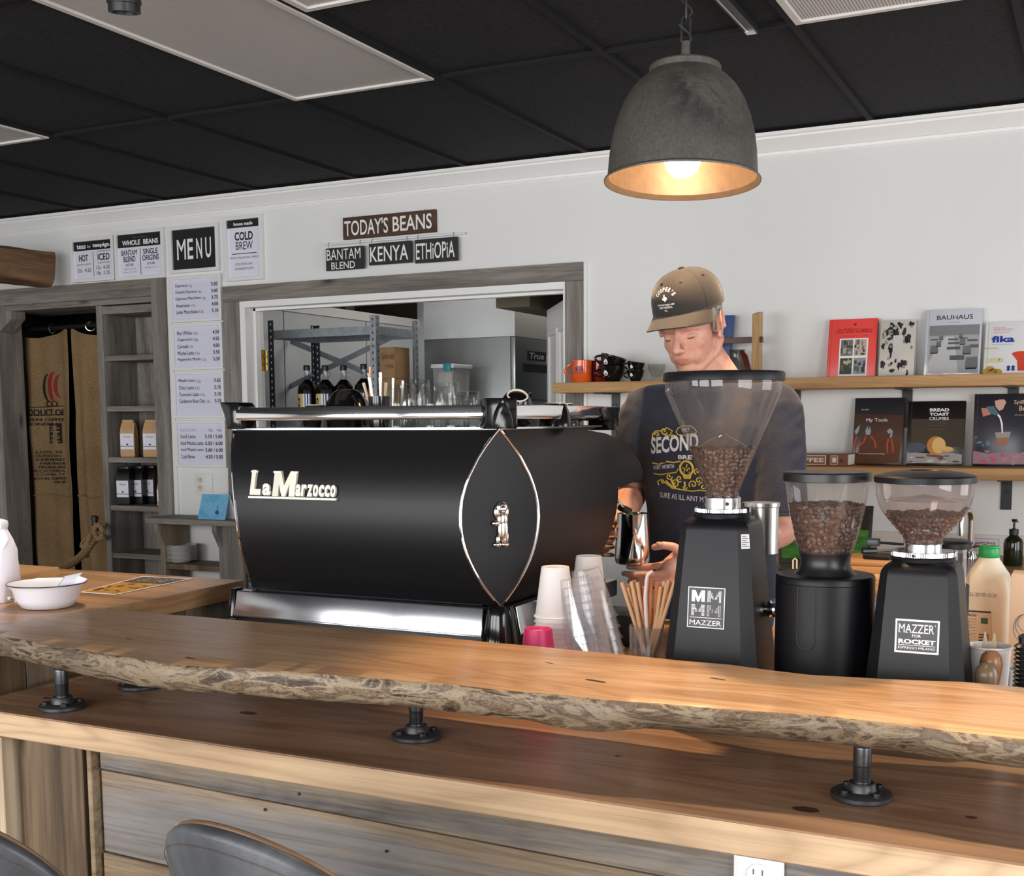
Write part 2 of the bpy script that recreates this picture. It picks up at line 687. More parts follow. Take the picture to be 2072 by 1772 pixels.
FW = [(-5.55 + 2.15 * k, -3.65 + 2.15 * k) for k in range(3)]
wall_with_windows('wall_front', 'x', FW, 0.45, 2.5, YF, XL, XR, -1)
RW = [(-0.8, 1.2), (2.35, 4.05)]
wall_with_windows('wall_right', 'y', RW, 0.55, 2.5, XR, YF, WY, 1)
M_PANE = clear('window_glass', (0.97, 0.99, 0.98), 0.8)
for i, (a, b) in enumerate(FW):
    m = MB(M_TRIM)
    for x0, x1, z0, z1 in ((a, b, 0.45, 0.5), (a, b, 2.45, 2.5), (a, a + 0.05, 0.5, 2.45), (b - 0.05, b, 0.5, 2.45), ((a + b) / 2 - 0.02, (a + b) / 2 + 0.02, 0.5, 2.45)):
        m.box(x0, x1, YF - 0.1, YF - 0.04, z0, z1)
    m.mat(M_PANE).quad((a + 0.05, YF - 0.07, 0.5), (b - a - 0.1, 0, 0), (0, 0, 1.95))
    structure(m.build('window_%d' % (i + 1)))
for i, (a, b) in enumerate(RW):
    m = MB(M_TRIM)
    for y0, y1, z0, z1 in ((a, b, 0.55, 0.6), (a, b, 2.45, 2.5), (a, a + 0.05, 0.6, 2.45), (b - 0.05, b, 0.6, 2.45)):
        m.box(XR + 0.04, XR + 0.1, y0, y1, z0, z1)
    m.mat(M_PANE).quad((XR + 0.07, a + 0.05, 0.6), (0, b - a - 0.1, 0), (0, 0, 1.85))
    structure(m.build('window_%d' % (i + 4)))

# crown moulding along the back wall
prof = [(0.0, 0.0), (0.008, 0.0), (0.010, 0.012), (0.016, 0.014), (0.020, 0.022), (0.028, 0.030), (0.046, 0.052), (0.054, 0.058), (0.056, 0.066), (0.066, 0.070), (0.070, 0.082), (0.0, 0.082)]
mb = MB(M_TRIM)
mb.prism([(XL, WY - d, CEIL - 0.083 + z) for d, z in prof], (XR - XL, 0, 0))
structure(mb.build('trim_1', sharp=25))

# grey barn-wood casings
def frame_piece(m, x0, x1, z0, z1, y0=WY - 0.028, y1=WY, mm=None, bev=0.002):
    m.mat(mm)
    m.box(x0, x1, y0, y1, z0, z1, bev, 1)


mb = MB(GREYW)
frame_piece(mb, -6.0, O1x1 + 0.06, O1z, O1z + 0.092, mm=GREYW)
frame_piece(mb, O1x1 - 0.036, O1x1 + 0.062, 0.0, O1z + 0.0925, y0=WY - 0.031, mm=GREYWZ)
frame_piece(mb, O1x0 - 0.20, O1x0 + 0.04, 0.0, O1z, y1=WY + TH + 0.02, mm=GREYWZ)
# soffit of the doorway
mb.mat(GREYW).box(O1x0 + 0.031, O1x1 - 0.037, WY, WY + 0.34, O1z - 0.03, O1z)
mb.mat(GREYWZ).prism([(O1x0 + 0.041, WY - 0.02, 1.98), (O1x0 + 0.15, WY - 0.02, 2.06), (O1x0 + 0.15, WY - 0.02, O1z - 0.031), (O1x0 + 0.041, WY - 0.02, O1z - 0.031)], (0, 0.1, 0))
structure(mb.build('trim_2'))
mb = MB(GREYW)
frame_piece(mb, O2x0 - 0.105, O2x1 + 0.085, O2z, O2z + 0.082, mm=GREYW)
frame_piece(mb, O2x0 - 0.105, O2x0 - 0.0, 0.0, O2z - 0.0005, mm=GREYWZ)
frame_piece(mb, O2x1, O2x1 + 0.085, 0.0, O2z - 0.0005, mm=GREYWZ)
structure(mb.build('trim_3'))
mb = MB(M_TRIM)
D2 = WY + TH
mb.box(O2x0 + 0.0004, O2x0 + 0.035, WY - 0.02, D2, 0, O2z - 0.0325)
mb.box(O2x1 - 0.012, O2x1 - 0.0004, WY - 0.02, D2, 0, O2z - 0.0325)
mb.box(O2x0 + 0.0004, O2x1 - 0.0004, WY - 0.0202, D2, O2z - 0.032, O2z)
mb.box(O2x0 + 0.035, O2x0 + 0.048, WY + 0.05, WY + 0.09, 0, O2z - 0.032)
mb.box(O2x0 + 0.035, O2x1 - 0.012, WY + 0.05, WY + 0.09, O2z - 0.045, O2z - 0.032)
# thin white edge boards beside the grey casings
mb.box(O2x1 + 0.086, O2x1 + 0.1, WY - 0.014, WY, 0, O2z + 0.08)
mb.box(O1x1 + 0.064, O1x1 + 0.088, WY - 0.014, WY, 0, O1z + 0.09)
structure(mb.build('trim_4'))

# dark passage behind the left doorway
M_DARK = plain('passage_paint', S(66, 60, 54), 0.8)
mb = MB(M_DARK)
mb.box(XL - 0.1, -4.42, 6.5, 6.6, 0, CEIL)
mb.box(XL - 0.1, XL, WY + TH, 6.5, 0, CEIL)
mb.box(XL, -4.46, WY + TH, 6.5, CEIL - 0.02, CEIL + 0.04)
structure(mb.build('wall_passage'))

# store room shell
M_STORE = plain('store_panel', S(206, 210, 212), 0.5)
M_STOREC = plain('store_ceiling', S(150, 146, 134), 0.7)
mb = MB(M_STORE)
SX = -4.40
mb.box(SX - 0.05, SX, WY + TH, 7.36, 0, 2.14)
for y in (5.82, 6.7):
    mb.mat(M_INKG).box(SX, SX + 0.002, y - 0.003, y + 0.003, 0, 2.1)
mb.mat(M_TRIM).box(SX - 0.06, SX + 0.012, WY + TH, 7.36, 2.10, 2.155)
structure(mb.build('wall_store_left'))
mb = MB(M_STORE)
mb.box(SX, -1.2, 7.36, 7.46, 0, CEIL)
mb.box(-1.3, -1.2, WY + TH, 7.36, 0, CEIL)
structure(mb.build('wall_store_back'))
mb = MB(M_STOREC)
mb.box(-6.0, -1.2, WY + TH, 8.0, CEIL + 0.0, CEIL + 0.05)
structure(mb.build('ceiling_store'))
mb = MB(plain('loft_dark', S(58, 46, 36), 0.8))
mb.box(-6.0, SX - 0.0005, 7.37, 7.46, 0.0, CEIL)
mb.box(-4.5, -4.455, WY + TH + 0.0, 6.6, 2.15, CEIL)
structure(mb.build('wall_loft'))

# white door standing open in the store room
dr = thing('door_1', 'white panel door standing open in the store room', 'door', (O2x1 - 0.02, D2 + 0.01, 0))
ang = math.radians(33)
R3 = Matrix.Rotation(ang, 3, 'Z')
hin = V((O2x1 - 0.02, D2 + 0.02, 0))


def dloc(a, b, z):
    return hin + R3 @ V((b, a, z))


mb = MB(M_TRIM)
mb.obox(dloc(0.42, 0, 1.02), (0.036, 0.84, 2.03), R3, 0.002, 1)
for a0, a1 in ((0.10, 0.38), (0.46, 0.74)):
    for z0, z1 in ((0.2, 0.95), (1.1, 1.9)):
        for s in (-1, 1):
            c = dloc((a0 + a1) / 2, s * 0.018, (z0 + z1) / 2)
            for (da, dz, la, lz) in ((0, (z1 - z0) / 2, a1 - a0, 0.03), (0, -(z1 - z0) / 2, a1 - a0, 0.03), ((a1 - a0) / 2, 0, 0.03, z1 - z0), (-(a1 - a0) / 2, 0, 0.03, z1 - z0)):
                mb.obox(c + R3 @ V((0, da, dz)), (0.02, la, lz), R3, 0.004, 1)
mb.build('door_leaf', dr)
dr['kind'] = 'structure'
# brass hinge on the left jamb
mb = MB(plain('brass', S(176, 150, 84), 0.3, 1.0))
hx = O2x0 + 0.037
h0 = at(530, 703, X=hx + 0.01)
hz1, hz0 = 1.83, 1.72
mb.box(hx, hx + 0.003, WY + 0.092, D2, hz0, hz1)
for k in range(3):
    z = hz0 + 0.018 + k * 0.037
    mb.lathe([(0.009, -0.014), (0.009, 0.014)], (hx + 0.012, D2 + 0.004, z), 10)
tag(mb.build('hinge', loc=(hx, D2, hz0)), 'brass hinge on the white door jamb of the store room', 'hinge')

# ------------------------------------------------------------------ ceiling light panels (switched off)
M_DIFF, nt, b = new_mat('ribbed_diffuser')
v = coords(nt, (1, 1, 1))
wv = nd(nt, 'ShaderNodeTexWave')
wv.inputs['Scale'].default_value = 34
wv.bands_direction = 'X'
nt.links.new(v, wv.inputs['Vector'])
nt.links.new(ramp(nt, wv.outputs['Fac'], [(0.2, S(176, 171, 168)), (0.8, S(206, 201, 197))]), b.inputs['Base Color'])
b.inputs['Roughness'].default_value = 0.5
bump(nt, b, wv.outputs['Fac'], 0.5, 0.004)
M_FRAMEW = plain('light_frame', S(214, 210, 204), 0.4)


def ceiling_light(k, yfar, label, length=1.2192):
    x0, x1 = GX0 + k * GT + 0.012, GX0 + (k + 1) * GT - 0.012
    y1, y0 = yfar - 0.012, yfar - length + 0.012
    t = thing('ceiling_light', label, 'ceiling light', ((x0 + x1) / 2, (y0 + y1) / 2, CEIL), 'ribbed ceiling light panels')
    m = MB(M_FRAMEW)
    r = 0.02
    m.box(x0, x1, y0, y0 + r, CEIL - 0.006, CEIL + 0.006)
    m.box(x0, x1, y1 - r, y1, CEIL - 0.006, CEIL + 0.006)
    m.box(x0, x0 + r, y0 + r, y1 - r, CEIL - 0.006, CEIL + 0.006)
    m.box(x1 - r, x1, y0 + r, y1 - r, CEIL - 0.006, CEIL + 0.006)
    m.build('frame', t)
    m = MB(M_DIFF)
    m.box(x0 + r, x1 - r, y0 + r, y1 - r, CEIL + 0.0015, CEIL + 0.0055)
    m.build('diffuser', t)


ceiling_light(2, GR, 'largest grey ribbed light panel on the black ceiling, with a spotlight below it', 2.3)
ceiling_light(-1, GR, 'grey light panel at the ceiling over the burlap curtain doorway')
ceiling_light(5, GR, 'white light panel on the ceiling beside the pendant lamp and track rail')
ceiling_light(3, 2.935, 'pale light panel cut by the top edge, beside the largest panel', 1.2)

# track rail and spotlight
tr = thing('track_rail', 'black track light rail on the ceiling above the pendant chain', 'track rail', (-1.005, 2.6, CEIL))
mb = MB(M_BLACKM)
mb.box(-1.022, -0.988, 2.2, 3.66, CEIL - 0.022, CEIL - 0.0005, 0.002, 1)
mb.build('rail', tr)
mb = MB(M_STEEL)
mb.box(-1.0135, -1.0095, 2.22, 3.64, CEIL - 0.0232, CEIL - 0.0215)
mb.box(-1.02, -0.99, 3.625, 3.655, CEIL - 0.0245, CEIL - 0.0222)
mb.build('conductor', tr)

sp = thing('track_spotlight', 'black cylindrical spotlight below the largest ceiling light panel', 'spotlight', (-2.17, 2.28, CEIL - 0.006))
ax = V((-0.10, 0.12, -1)).normalized()
hb = V(at(252, 26, Z=2.44))
mb = MB(M_BLACKP)
mb.lathe([(0.036, -0.16), (0.040, -0.155), (0.040, -0.028), (0.041, -0.027), (0.041, -0.02), (0.038, -0.019), (0.038, 0.0), (0.03, 0.0), (0.028, -0.03)], hb, 28, axis=ax)
mb.build('housing', sp)
mb = MB(M_BLACKP)
mb.tube([hb - ax * 0.10, (hb.x - 0.02, hb.y - 0.03, CEIL - 0.03), (hb.x - 0.02, hb.y - 0.03, CEIL - 0.006)], 0.009, 8)
mb.box(hb.x - 0.05, hb.x + 0.01, hb.y - 0.08, hb.y + 0.02, CEIL - 0.025, CEIL - 0.006)
mb.build('mount', sp)
for i, (s, tg, _, _) in enumerate(SPOTS):
    t = thing('track_spotlight', 'lit spotlight on the track rail above the grinders', 'spotlight', (s[0], s[1], CEIL - 0.02))
    d = (V(tg) - V(s)).normalized()
    m = MB(M_BLACKP)
    m.lathe([(0.036, -0.15), (0.04, -0.14), (0.04, -0.01), (0.05, 0.03), (0.047, 0.03), (0.037, -0.012)], V(s) - d * 0.05, 20, axis=d, cap1=False)
    m.box(s[0] - 0.02, s[0] + 0.02, s[1] - 0.06, s[1] + 0.06, CEIL - 0.045, CEIL - 0.024)
    m.tube([V(s) - d * 0.12, (s[0], s[1], CEIL - 0.03)], 0.008, 6)
    m.build('housing', t)

# ------------------------------------------------------------------ pendant lamp
PX_, PY_, PZ_ = -0.952, 2.87, 2.026          # centre of the rim


def pendant_mat():
    m, nt, b = new_mat('pendant_iron')
    v = coords(nt)
    n1 = noise(nt, v, 9, 6, 0.7, 0.8)
    n2 = noise(nt, coords(nt, (1, 1, 1)), 120, 3)
    # smudge on the side turned to the right
    vm = nd(nt, 'ShaderNodeVectorMath', operation='DISTANCE')
    tc = nt.nodes.new('ShaderNodeTexCoord')
    nt.links.new(tc.outputs['Object'], vm.inputs[0])
    vm.inputs[1].default_value = (0.1, -0.10, 0.17)
    dist = ramp(nt, vm.outputs['Value'], [(0.06, (1, 1, 1)), (0.13, (0, 0, 0))])
    sm = ramp(nt, n1, [(0.42, (0, 0, 0)), (0.6, (1, 1, 1))])
    mu = mix(nt, dist, sm, 1.0, 'MULTIPLY')
    base = ramp(nt, n2, [(0.3, S(78, 76, 70)), (0.7, S(96, 93, 86))])
    c = mix(nt, base, S(48, 48, 50), mu)
    nt.links.new(c, b.inputs['Base Color'])
    b.inputs['Roughness'].default_value = 0.42
    b.inputs['Metallic'].default_value = 0.25
    return m


M_PEND = pendant_mat()
M_PENDIN = plain('pendant_inside', S(132, 106, 84), 0.4, 0.3, var=0.1, vscale=50)
pl = thing('pendant_lamp', 'dark grey dome pendant lamp with a lit warm bulb, hanging on a chain', 'pendant lamp', (PX_, PY_, PZ_))
out = [(0.1885, 0.0), (0.1895, 0.004), (0.186, 0.008), (0.181, 0.010), (0.180, 0.03), (0.177, 0.07), (0.171, 0.11), (0.161, 0.15), (0.146, 0.19), (0.126, 0.222), (0.104, 0.245), (0.084, 0.258)]
mb = MB(M_PEND)
mb.lathe(out, (PX_, PY_, PZ_), 64, cap0=False, cap1=False)
mb.lathe([(0.084, 0.258), (0.086, 0.259), (0.087, 0.272), (0.084, 0.276), (0.022, 0.280), (0.020, 0.292), (0.012, 0.296), (0.010, 0.335), (0.004, 0.338)], (PX_, PY_, PZ_), 48, cap0=False)
mb.build('shade', pl)
mb = MB(M_PENDIN)
mb.lathe([(0.1875, 0.001), (0.178, 0.012), (0.175, 0.05), (0.168, 0.11), (0.157, 0.15), (0.142, 0.19), (0.122, 0.219), (0.10, 0.241), (0.03, 0.25)], (PX_, PY_, PZ_), 64, cap0=False, cap1=True)
mb.build('shade_lining', pl, recalc=False)
M_BULB = plain('bulb_glow', (1, 0.9, 0.75), 0.3, emit=(1.0, 0.74, 0.44), estr=40)
mb = MB(M_BULB)
mb.lathe([(0.004, -0.001), (0.022, 0.004), (0.036, 0.016), (0.044, 0.036), (0.045, 0.055), (0.036, 0.085), (0.022, 0.105), (0.018, 0.118)], (PX_, PY_, PZ_ + 0.012), 28)
mb.build('bulb', pl)
mb = MB(M_BLACKM)
mb.lathe([(0.02, 0.128), (0.022, 0.13), (0.022, 0.2), (0.012, 0.25)], (PX_, PY_, PZ_), 20)
mb.build('bulb_socket', pl)
for o in pl.children:
    # the dome hangs slightly askew, its mouth turned a little to the room
    o.rotation_euler = (math.radians(-3.6), 0, 0)
    o.location = (0, -0.02, 0)
# chain: interlocked oval links and the flex woven through them
def link_pts(c, h, wd, turn):
    pts = []
    for i in range(20):
        a = 2 * PI * i / 20
        x = math.cos(a) * wd
        z = math.sin(a) * wd + (h - wd if math.sin(a) > 0 else -(h - wd))
        pts.append(V(c) + V((x * math.cos(turn), x * math.sin(turn), z)))
    return pts


z = PZ_ + 0.362
k = 0
ch = MB(M_BLACKM)
while z < CEIL - 0.01:
    ch.tube(link_pts((PX_, PY_, z), 0.032, 0.0105, 0.35 + (PI / 2 if k % 2 else 0)), 0.0028, 8, loop=True)
    z += 0.052
    k += 1
ch.build('chain', pl)
pts = []
for i in range(26):
    zz = PZ_ + 0.33 + (CEIL - PZ_ - 0.33) * i / 25
    pts.append((PX_ + 0.012 * math.sin(i * 1.1), PY_ + 0.012 * math.cos(i * 0.9), zz))
mb = MB(plain('flex_black', S(34, 34, 34), 0.6))
mb.tube(pts, 0.003, 6)
mb.build('flex', pl)
mb = MB(M_BLACKM)
mb.lathe([(0.06, -0.025), (0.06, -0.006), (0.02, -0.0005)], (PX_, PY_, CEIL), 28)
mb.build('canopy', pl)
for (p_, _, _, _, _), lab in zip(DOWNS, ('round recessed downlight in the ceiling straight above the barista', 'round recessed downlight above the middle of the bar', 'round recessed downlight above the window end of the bar')):
    t = thing('downlight', lab, 'downlight', (p_[0], p_[1], CEIL), 'recessed downlights')
    m = MB(M_BLACKM)
    m.lathe([(0.045, -0.002), (0.062, -0.004), (0.064, 0.0), (0.045, 0.0115)], (p_[0], p_[1], CEIL), 32, cap0=False, cap1=False)
    m.build('trim_ring', t, recalc=False)
# ------------------------------------------------------------------ the bar: live-edge slab, lower bar, pipes, panels
W_SLAB = wood('slab_wood', S(214, 176, 136), S(200, 158, 116), S(174, 130, 92), 0, 0.8, 0.3, 0.45, 0.22, 0.0, 0.5, bumps=0.04, seed=1.3)
W_LOW = wood('lower_bar_wood', S(180, 146, 116), S(162, 128, 100), S(134, 102, 78), 0, 0.7, 0.34, 0.5, 0.22, 0.9, 0.5, bumps=0.04, seed=4.1, knotsc=1.2)
W_LOWF = wood('lower_bar_edge_wood', S(224, 194, 158), S(210, 178, 142), S(184, 150, 114), 0, 0.9, 0.5, 0.45, 0.3, 0.0, 0.3, bumps=0.1, seed=7.7)


def bark_mat():
    m, nt, b = new_mat('live_edge')
    v = coords(nt, (1, 1, 1))
    nz = nd(nt, 'ShaderNodeTexNoise')
    nz.inputs['Scale'].default_value = 13
    nz.inputs['Detail'].default_value = 5
    nz.inputs['Distortion'].default_value = 2.2
    nt.links.new(coords(nt, (0.55, 1.5, 1.9)), nz.inputs['Vector'])
    base = ramp(nt, nz.outputs['Fac'], [(0.30, S(64, 50, 40)), (0.38, S(108, 90, 72)), (0.43, S(176, 158, 132)), (0.51, S(168, 150, 126)), (0.55, S(114, 96, 78)), (0.64, S(146, 126, 102)), (0.69, S(78, 62, 50))])
    # insect galleries: pale and dark contour lines
    n2 = noise(nt, coords(nt, (0.6, 1.4, 1.5), loc=(3, 1, 2)), 19, 3, 0.6, 2.2)
    mu = nd(nt, 'ShaderNodeMath', operation='MULTIPLY')
    mu.inputs[1].default_value = 8
    nt.links.new(n2, mu.inputs[0])
    pp = nd(nt, 'ShaderNodeMath', operation='PINGPONG')
    pp.inputs[1].default_value = 0.5
    nt.links.new(mu.outputs[0], pp.inputs[0])
    gate = noise(nt, coords(nt, (1, 1, 1), loc=(5, 2, 0)), 6, 2)
    pale = mix(nt, ramp(nt, pp.outputs[0], [(0.04, (0.6, 0.6, 0.6)), (0.10, (0, 0, 0))]), ramp(nt, gate, [(0.40, (0, 0, 0)), (0.6, (1, 1, 1))]), 1.0, 'MULTIPLY')
    dark = ramp(nt, pp.outputs[0], [(0.41, (0, 0, 0)), (0.47, (0.6, 0.6, 0.6))])
    c = mix(nt, base, S(188, 170, 142), pale)
    c = mix(nt, c, S(78, 58, 42), dark)
    big = ramp(nt, noise(nt, coords(nt, (0.9, 1, 1), loc=(8, 0, 0)), 1.6, 3), [(0.4, (1.12, 1.1, 1.06)), (0.62, (0.62, 0.6, 0.58))])
    c = mix(nt, c, big, 1.0, 'MULTIPLY')
    c = mix(nt, c, (0.72, 0.7, 0.68), 1.0, 'MULTIPLY')
    nt.links.new(c, b.inputs['Base Color'])
    b.inputs['Roughness'].default_value = 0.55
    bump(nt, b, nz.outputs['Fac'], 0.6, 0.006)
    return m


W_BARK = bark_mat()


def interp(pts, x):
    if x <= pts[0][0]:
        a, b = pts[0], pts[1]
    elif x >= pts[-1][0]:
        a, b = pts[-2], pts[-1]
    else:
        for a, b in zip(pts[:-1], pts[1:]):
            if a[0] <= x <= b[0]:
                break
    t = (x - a[0]) / (b[0] - a[0])
    return a[1] + (b[1] - a[1]) * t


def plan(pix, z):
    return sorted((p.x, p.y) for p in (at(x, y, Z=z) for x, y in pix))


FRONT_T = [(0, 1286), (111, 1305), (200, 1321), (287, 1334), (338, 1343.6), (405, 1348), (507, 1352), (700, 1367), (819, 1377), (937, 1387), (1022, 1397), (1123, 1404), (1224, 1415.5), (1350, 1424), (1468, 1434), (1672.6, 1449), (1821.6, 1464), (1933, 1480.7), (2072, 1495.6), (2300, 1520)]
FRONT_B = [(0, 1326.7), (111, 1353.7), (236.5, 1380.7), (338, 1396), (439, 1401), (574, 1412.8), (700, 1421), (819, 1429), (954, 1446), (1055, 1456), (1140, 1474.6), (1207, 1481), (1262, 1476), (1310, 1462), (1350, 1459.5), (1468, 1477), (1672.6, 1503), (1784, 1516), (1933, 1536.6), (2072, 1553), (2300, 1585)]
BACK_T = [(190, 1230), (500, 1256), (800, 1280), (1000, 1300), (1240, 1322), (1374.5, 1336), (1479, 1344.7), (1561, 1356), (1646.5, 1366), (1766, 1372), (1956, 1380), (2072, 1391), (2400, 1420)]
fp, bp = plan(FRONT_T, SLAB), plan(BACK_T, SLAB)
X0S, X1S = at(190, 1230, Z=SLAB).x, 0.62
mb = MB(W_SLAB)
N = 150
st = []
for i in range(N + 1):
    x = X0S + (X1S - X0S) * i / N
    xe = x
    yf, yb = interp(fp, x), interp(bp, x)
    # bottom edge below this station
    px = None
    lo, hi = -400.0, 2900.0
    for _ in range(40):
        mid = (lo + hi) / 2
        if at(mid, 1400, Y=yf).x < x:
            lo = mid
        else:
            hi = mid
    pyb = interp(FRONT_B, lo)
    zb = at(lo, pyb, Y=yf + 0.012).z
    zb = min(SLAB - 0.035, max(zb, SLAB - 0.115))
    n1 = mnoise.noise((x * 9, 0, 0)) * 0.004
    n2 = mnoise.noise((x * 38, 1, 0)) * 0.002
    dx = 0.0
    st.append((x, yf + n1 * 0.4, yb + n1, zb + n2))
vr = []
for x, yf, yb, zb in st:
    h = SLAB - zb
    row = [(x, yb, SLAB)]
    for q in (0.8, 0.6, 0.4, 0.2):
        row.append((x, yf + (yb - yf) * q, SLAB))
    row.append((x, yf, SLAB))
    for q, dy in ((0.06, -0.003), (0.3, -0.007), (0.55, -0.004), (0.8, 0.004), (1.0, 0.014)):
        bump_n = mnoise.noise((x * 22, q * 3, 2)) * 0.004
        row.append((x, yf + dy + bump_n, SLAB - h * q))
    zt = SLAB - 0.055
    row.append((x, yf + 0.06, min(zb, zt)))
    row.append((x, yb - 0.02, zt))
    row.append((x, yb + 0.004, zt + 0.02))
    vr.append([mb.bm.verts.new(p) for p in row])
mb.mat(W_BARK)
for a, b in zip(vr[:-1], vr[1:]):
    n = len(a)
    for k in range(n):
        j = (k + 1) % n
        f = mb.bm.faces.new((a[k], b[k], b[j], a[j]))
        f.material_index = 0 if (k < 5 or k == n - 3) else 1
mb.bm.faces.new(vr[0]).material_index = 0
mb.bm.faces.new(vr[-1][::-1]).material_index = 0
# checks and holes in the top
sl = mb.build('live_edge_slab', loc=(-0.7, 1.7, SLAB), sharp=40)
tag(sl, 'live edge wooden slab raised on pipes along the whole bar', 'bar top')
M_HOLE = plain('wood_check', S(52, 34, 22), 0.8)
mb = MB(M_HOLE)
for px, py, ln, wd in ((1205, 1377, 0.042, 0.010), (1452, 1373, 0.03, 0.006), (385, 1331, 0.03, 0.006), (262, 1292, 0.022, 0.003), (1112, 1341, 0.02, 0.003)):
    c = at(px, py, Z=SLAB + 0.0004)
    pts = []
    for i in range(12):
        a = 2 * PI * i / 12
        r = 1 + 0.35 * mnoise.noise((px, i, 0))
        pts.append((c.x + math.cos(a) * ln / 2 * r, c.y + math.sin(a) * wd / 2 * r - math.cos(a) * ln * 0.12, SLAB + 0.0004))
    mb.face(pts)
mb.build('cracks', sl)

# lower bar
lf0, lf1 = V((-2.055, 1.617, BAR)), V((0.62, 1.603, BAR))
mb = MB(W_LOW)
LBK, LTH = 2.10, 0.05
b2 = [(lf0.x, lf0.y), (lf1.x, lf1.y), (lf1.x, LBK), (lf0.x, LBK)]
mb.face([(x, y, BAR) for x, y in b2])
mb.face([(x, y, BAR - LTH) for x, y in b2][::-1])
mb.mat(W_LOWF)
for i in range(4):
    a, b = b2[i], b2[(i + 1) % 4]
    mb.face([(a[0], a[1], BAR - LTH), (b[0], b[1], BAR - LTH), (b[0], b[1], BAR), (a[0], a[1], BAR)])
bmesh.ops.remove_doubles(mb.bm, verts=mb.bm.verts[:], dist=1e-5)
bmesh.ops.bevel(mb.bm, geom=mb.bm.edges[:], offset=0.0025, segments=2, affect='EDGES')
lb = mb.build('lower_bar_top', loc=(-0.7, 1.8, BAR))
tag(lb, 'wide lower wooden bar top under the live edge slab', 'bar top')
for px, py, a_, b_ in ((1631, 1637, 0.020, 0.012), (502, 1442, 0.020, 0.010), (95, 1412, 0.012, 0.006), (1965, 1653, 0.008, 0.006), (1250, 1529, 0.006, 0.004)):
    c = at(px, py, Z=BAR + 0.0004)
    m = MB(plain('wood_knot', S(74, 44, 28), 0.45, var=0.4, vscale=160))
    m.face([(c.x + math.cos(2 * PI * i / 18) * a_ * (1 + 0.2 * mnoise.noise((px, i * 0.6, 0))), c.y + math.sin(2 * PI * i / 18) * b_ * (1 + 0.25 * mnoise.noise((i * 0.7, px, 0))), BAR + 0.0004) for i in range(18)])
    m.build('knot', lb)

# pipe legs with floor flanges
M_PIPE = plain('raw_steel_pipe', S(96, 97, 100), 0.3, 0.9, var=0.25, vscale=40)
M_FLANGE = plain('cast_iron', S(66, 66, 68), 0.42, 0.6, var=0.2, vscale=60)


def pipe_leg(c, label, top):
    t = thing('pipe_leg', label, 'pipe leg', c, 'steel pipe legs between the two bar tops')
    m = MB(M_FLANGE)
    m.lathe([(0.044, 0.0), (0.0455, 0.002), (0.0455, 0.0075), (0.043, 0.0095), (0.022, 0.0115), (0.0205, 0.021), (0.0185, 0.024), (0.013, 0.024)], c, 40)
    fl_ = m.build('flange', t)
    m = MB(M_PIPE)
    h = top - c.z
    pr = [(0.0133, 0.02)]
    z = 0.026
    while z < 0.05:
        pr += [(0.0132, z), (0.0124, z + 0.001), (0.0132, z + 0.002)]
        z += 0.0022
    pr += [(0.0134, 0.051), (0.0134, h - 0.02)]
    z = h - 0.018
    while z < h - 0.003:
        pr += [(0.0132, z), (0.0124, z + 0.001), (0.0132, z + 0.002)]
        z += 0.0022
    pr.append((0.0132, h))
    m.lathe(pr, c, 24)
    m.build('pipe', t)
    for k in range(4):
        a = PI / 4 + k * PI / 2 + 0.1
        bc = V(c) + V((math.cos(a) * 0.0325, math.sin(a) * 0.0325, 0.0095))
        m = MB(M_BLACKM)
        m.lathe([(0.0085, 0.0), (0.0085, 0.0015), (0.0058, 0.0016), (0.0058, 0.006), (0.003, 0.0065)], bc, 6 if k % 2 else 12)
        m.build('bolt', fl_)


for px, py, lab in ((127, 1432, 'steel pipe leg on a flange at the bar end below the white bowl'), (843, 1492, 'steel pipe leg on a flange in front of the espresso machine'), (1743, 1613, 'steel pipe leg on a round flange in front of the tall coffee grinders')):
    c = at(px, py, Z=BAR + 0.0003)
    zt = None
    pipe_leg(c, lab, SLAB - 0.053)
c = at(283, 1390, Z=BAR + 0.0003)
pipe_leg(c, 'rear pipe leg mostly hidden behind the live edge slab, only its flange showing', SLAB - 0.053)

# front of the bar: posts and weathered boards
P1 = wood('board_tan', S(182, 160, 132), S(152, 132, 108), S(106, 88, 70), 0, 1.0, 0.6, 0.3, 0.55, 0.6, 0.3, blot=S(142, 142, 144), blotamt=0.7, streak=0.8, seed=12, cracks=0.4)
P2 = wood('board_grey', S(150, 146, 142), S(126, 122, 120), S(96, 90, 86), 0, 1.0, 0.65, 0.35, 0.45, 0.4, 0.3, blot=S(176, 156, 128), blotamt=0.6, streak=0.8, seed=15, cracks=0.5)
P3 = wood('board_pale', S(196, 182, 162), S(166, 150, 130), S(120, 104, 86), 0, 0.9, 0.6, 0.3, 0.55, 0.3, 0.3, blot=S(128, 120, 112), blotamt=0.7, streak=0.8, seed=18, cracks=0.35)
P4 = wood('board_brown', S(158, 134, 106), S(130, 108, 84), S(90, 72, 56), 0, 1.0, 0.6, 0.4, 0.4, 0.6, 0.3, blot=S(176, 158, 132), blotamt=0.45, streak=0.8, seed=21, cracks=0.4)
V1 = wood('post_light', S(218, 200, 174), S(196, 174, 146), S(158, 134, 108), 2, 0.9, 0.55, 0.4, 0.35, 0.3, 0.3, blot=S(160, 148, 134), blotamt=0.5, streak=0.8, seed=23)
V2 = wood('post_brown', S(130, 110, 86), S(106, 88, 68), S(74, 60, 46), 2, 0.9, 0.55, 0.45, 0.35, 0.9, 0.3, streak=0.8, seed=27)
PF = 1.655
zt = BAR - LTH - 0.0025
fr = thing('bar_facade', 'weathered board front of the bar under the lower bar top', 'bar front', (-0.7, PF, 0.0))
xa = at(205, 1600, Y=PF).x
mb = MB(P1)
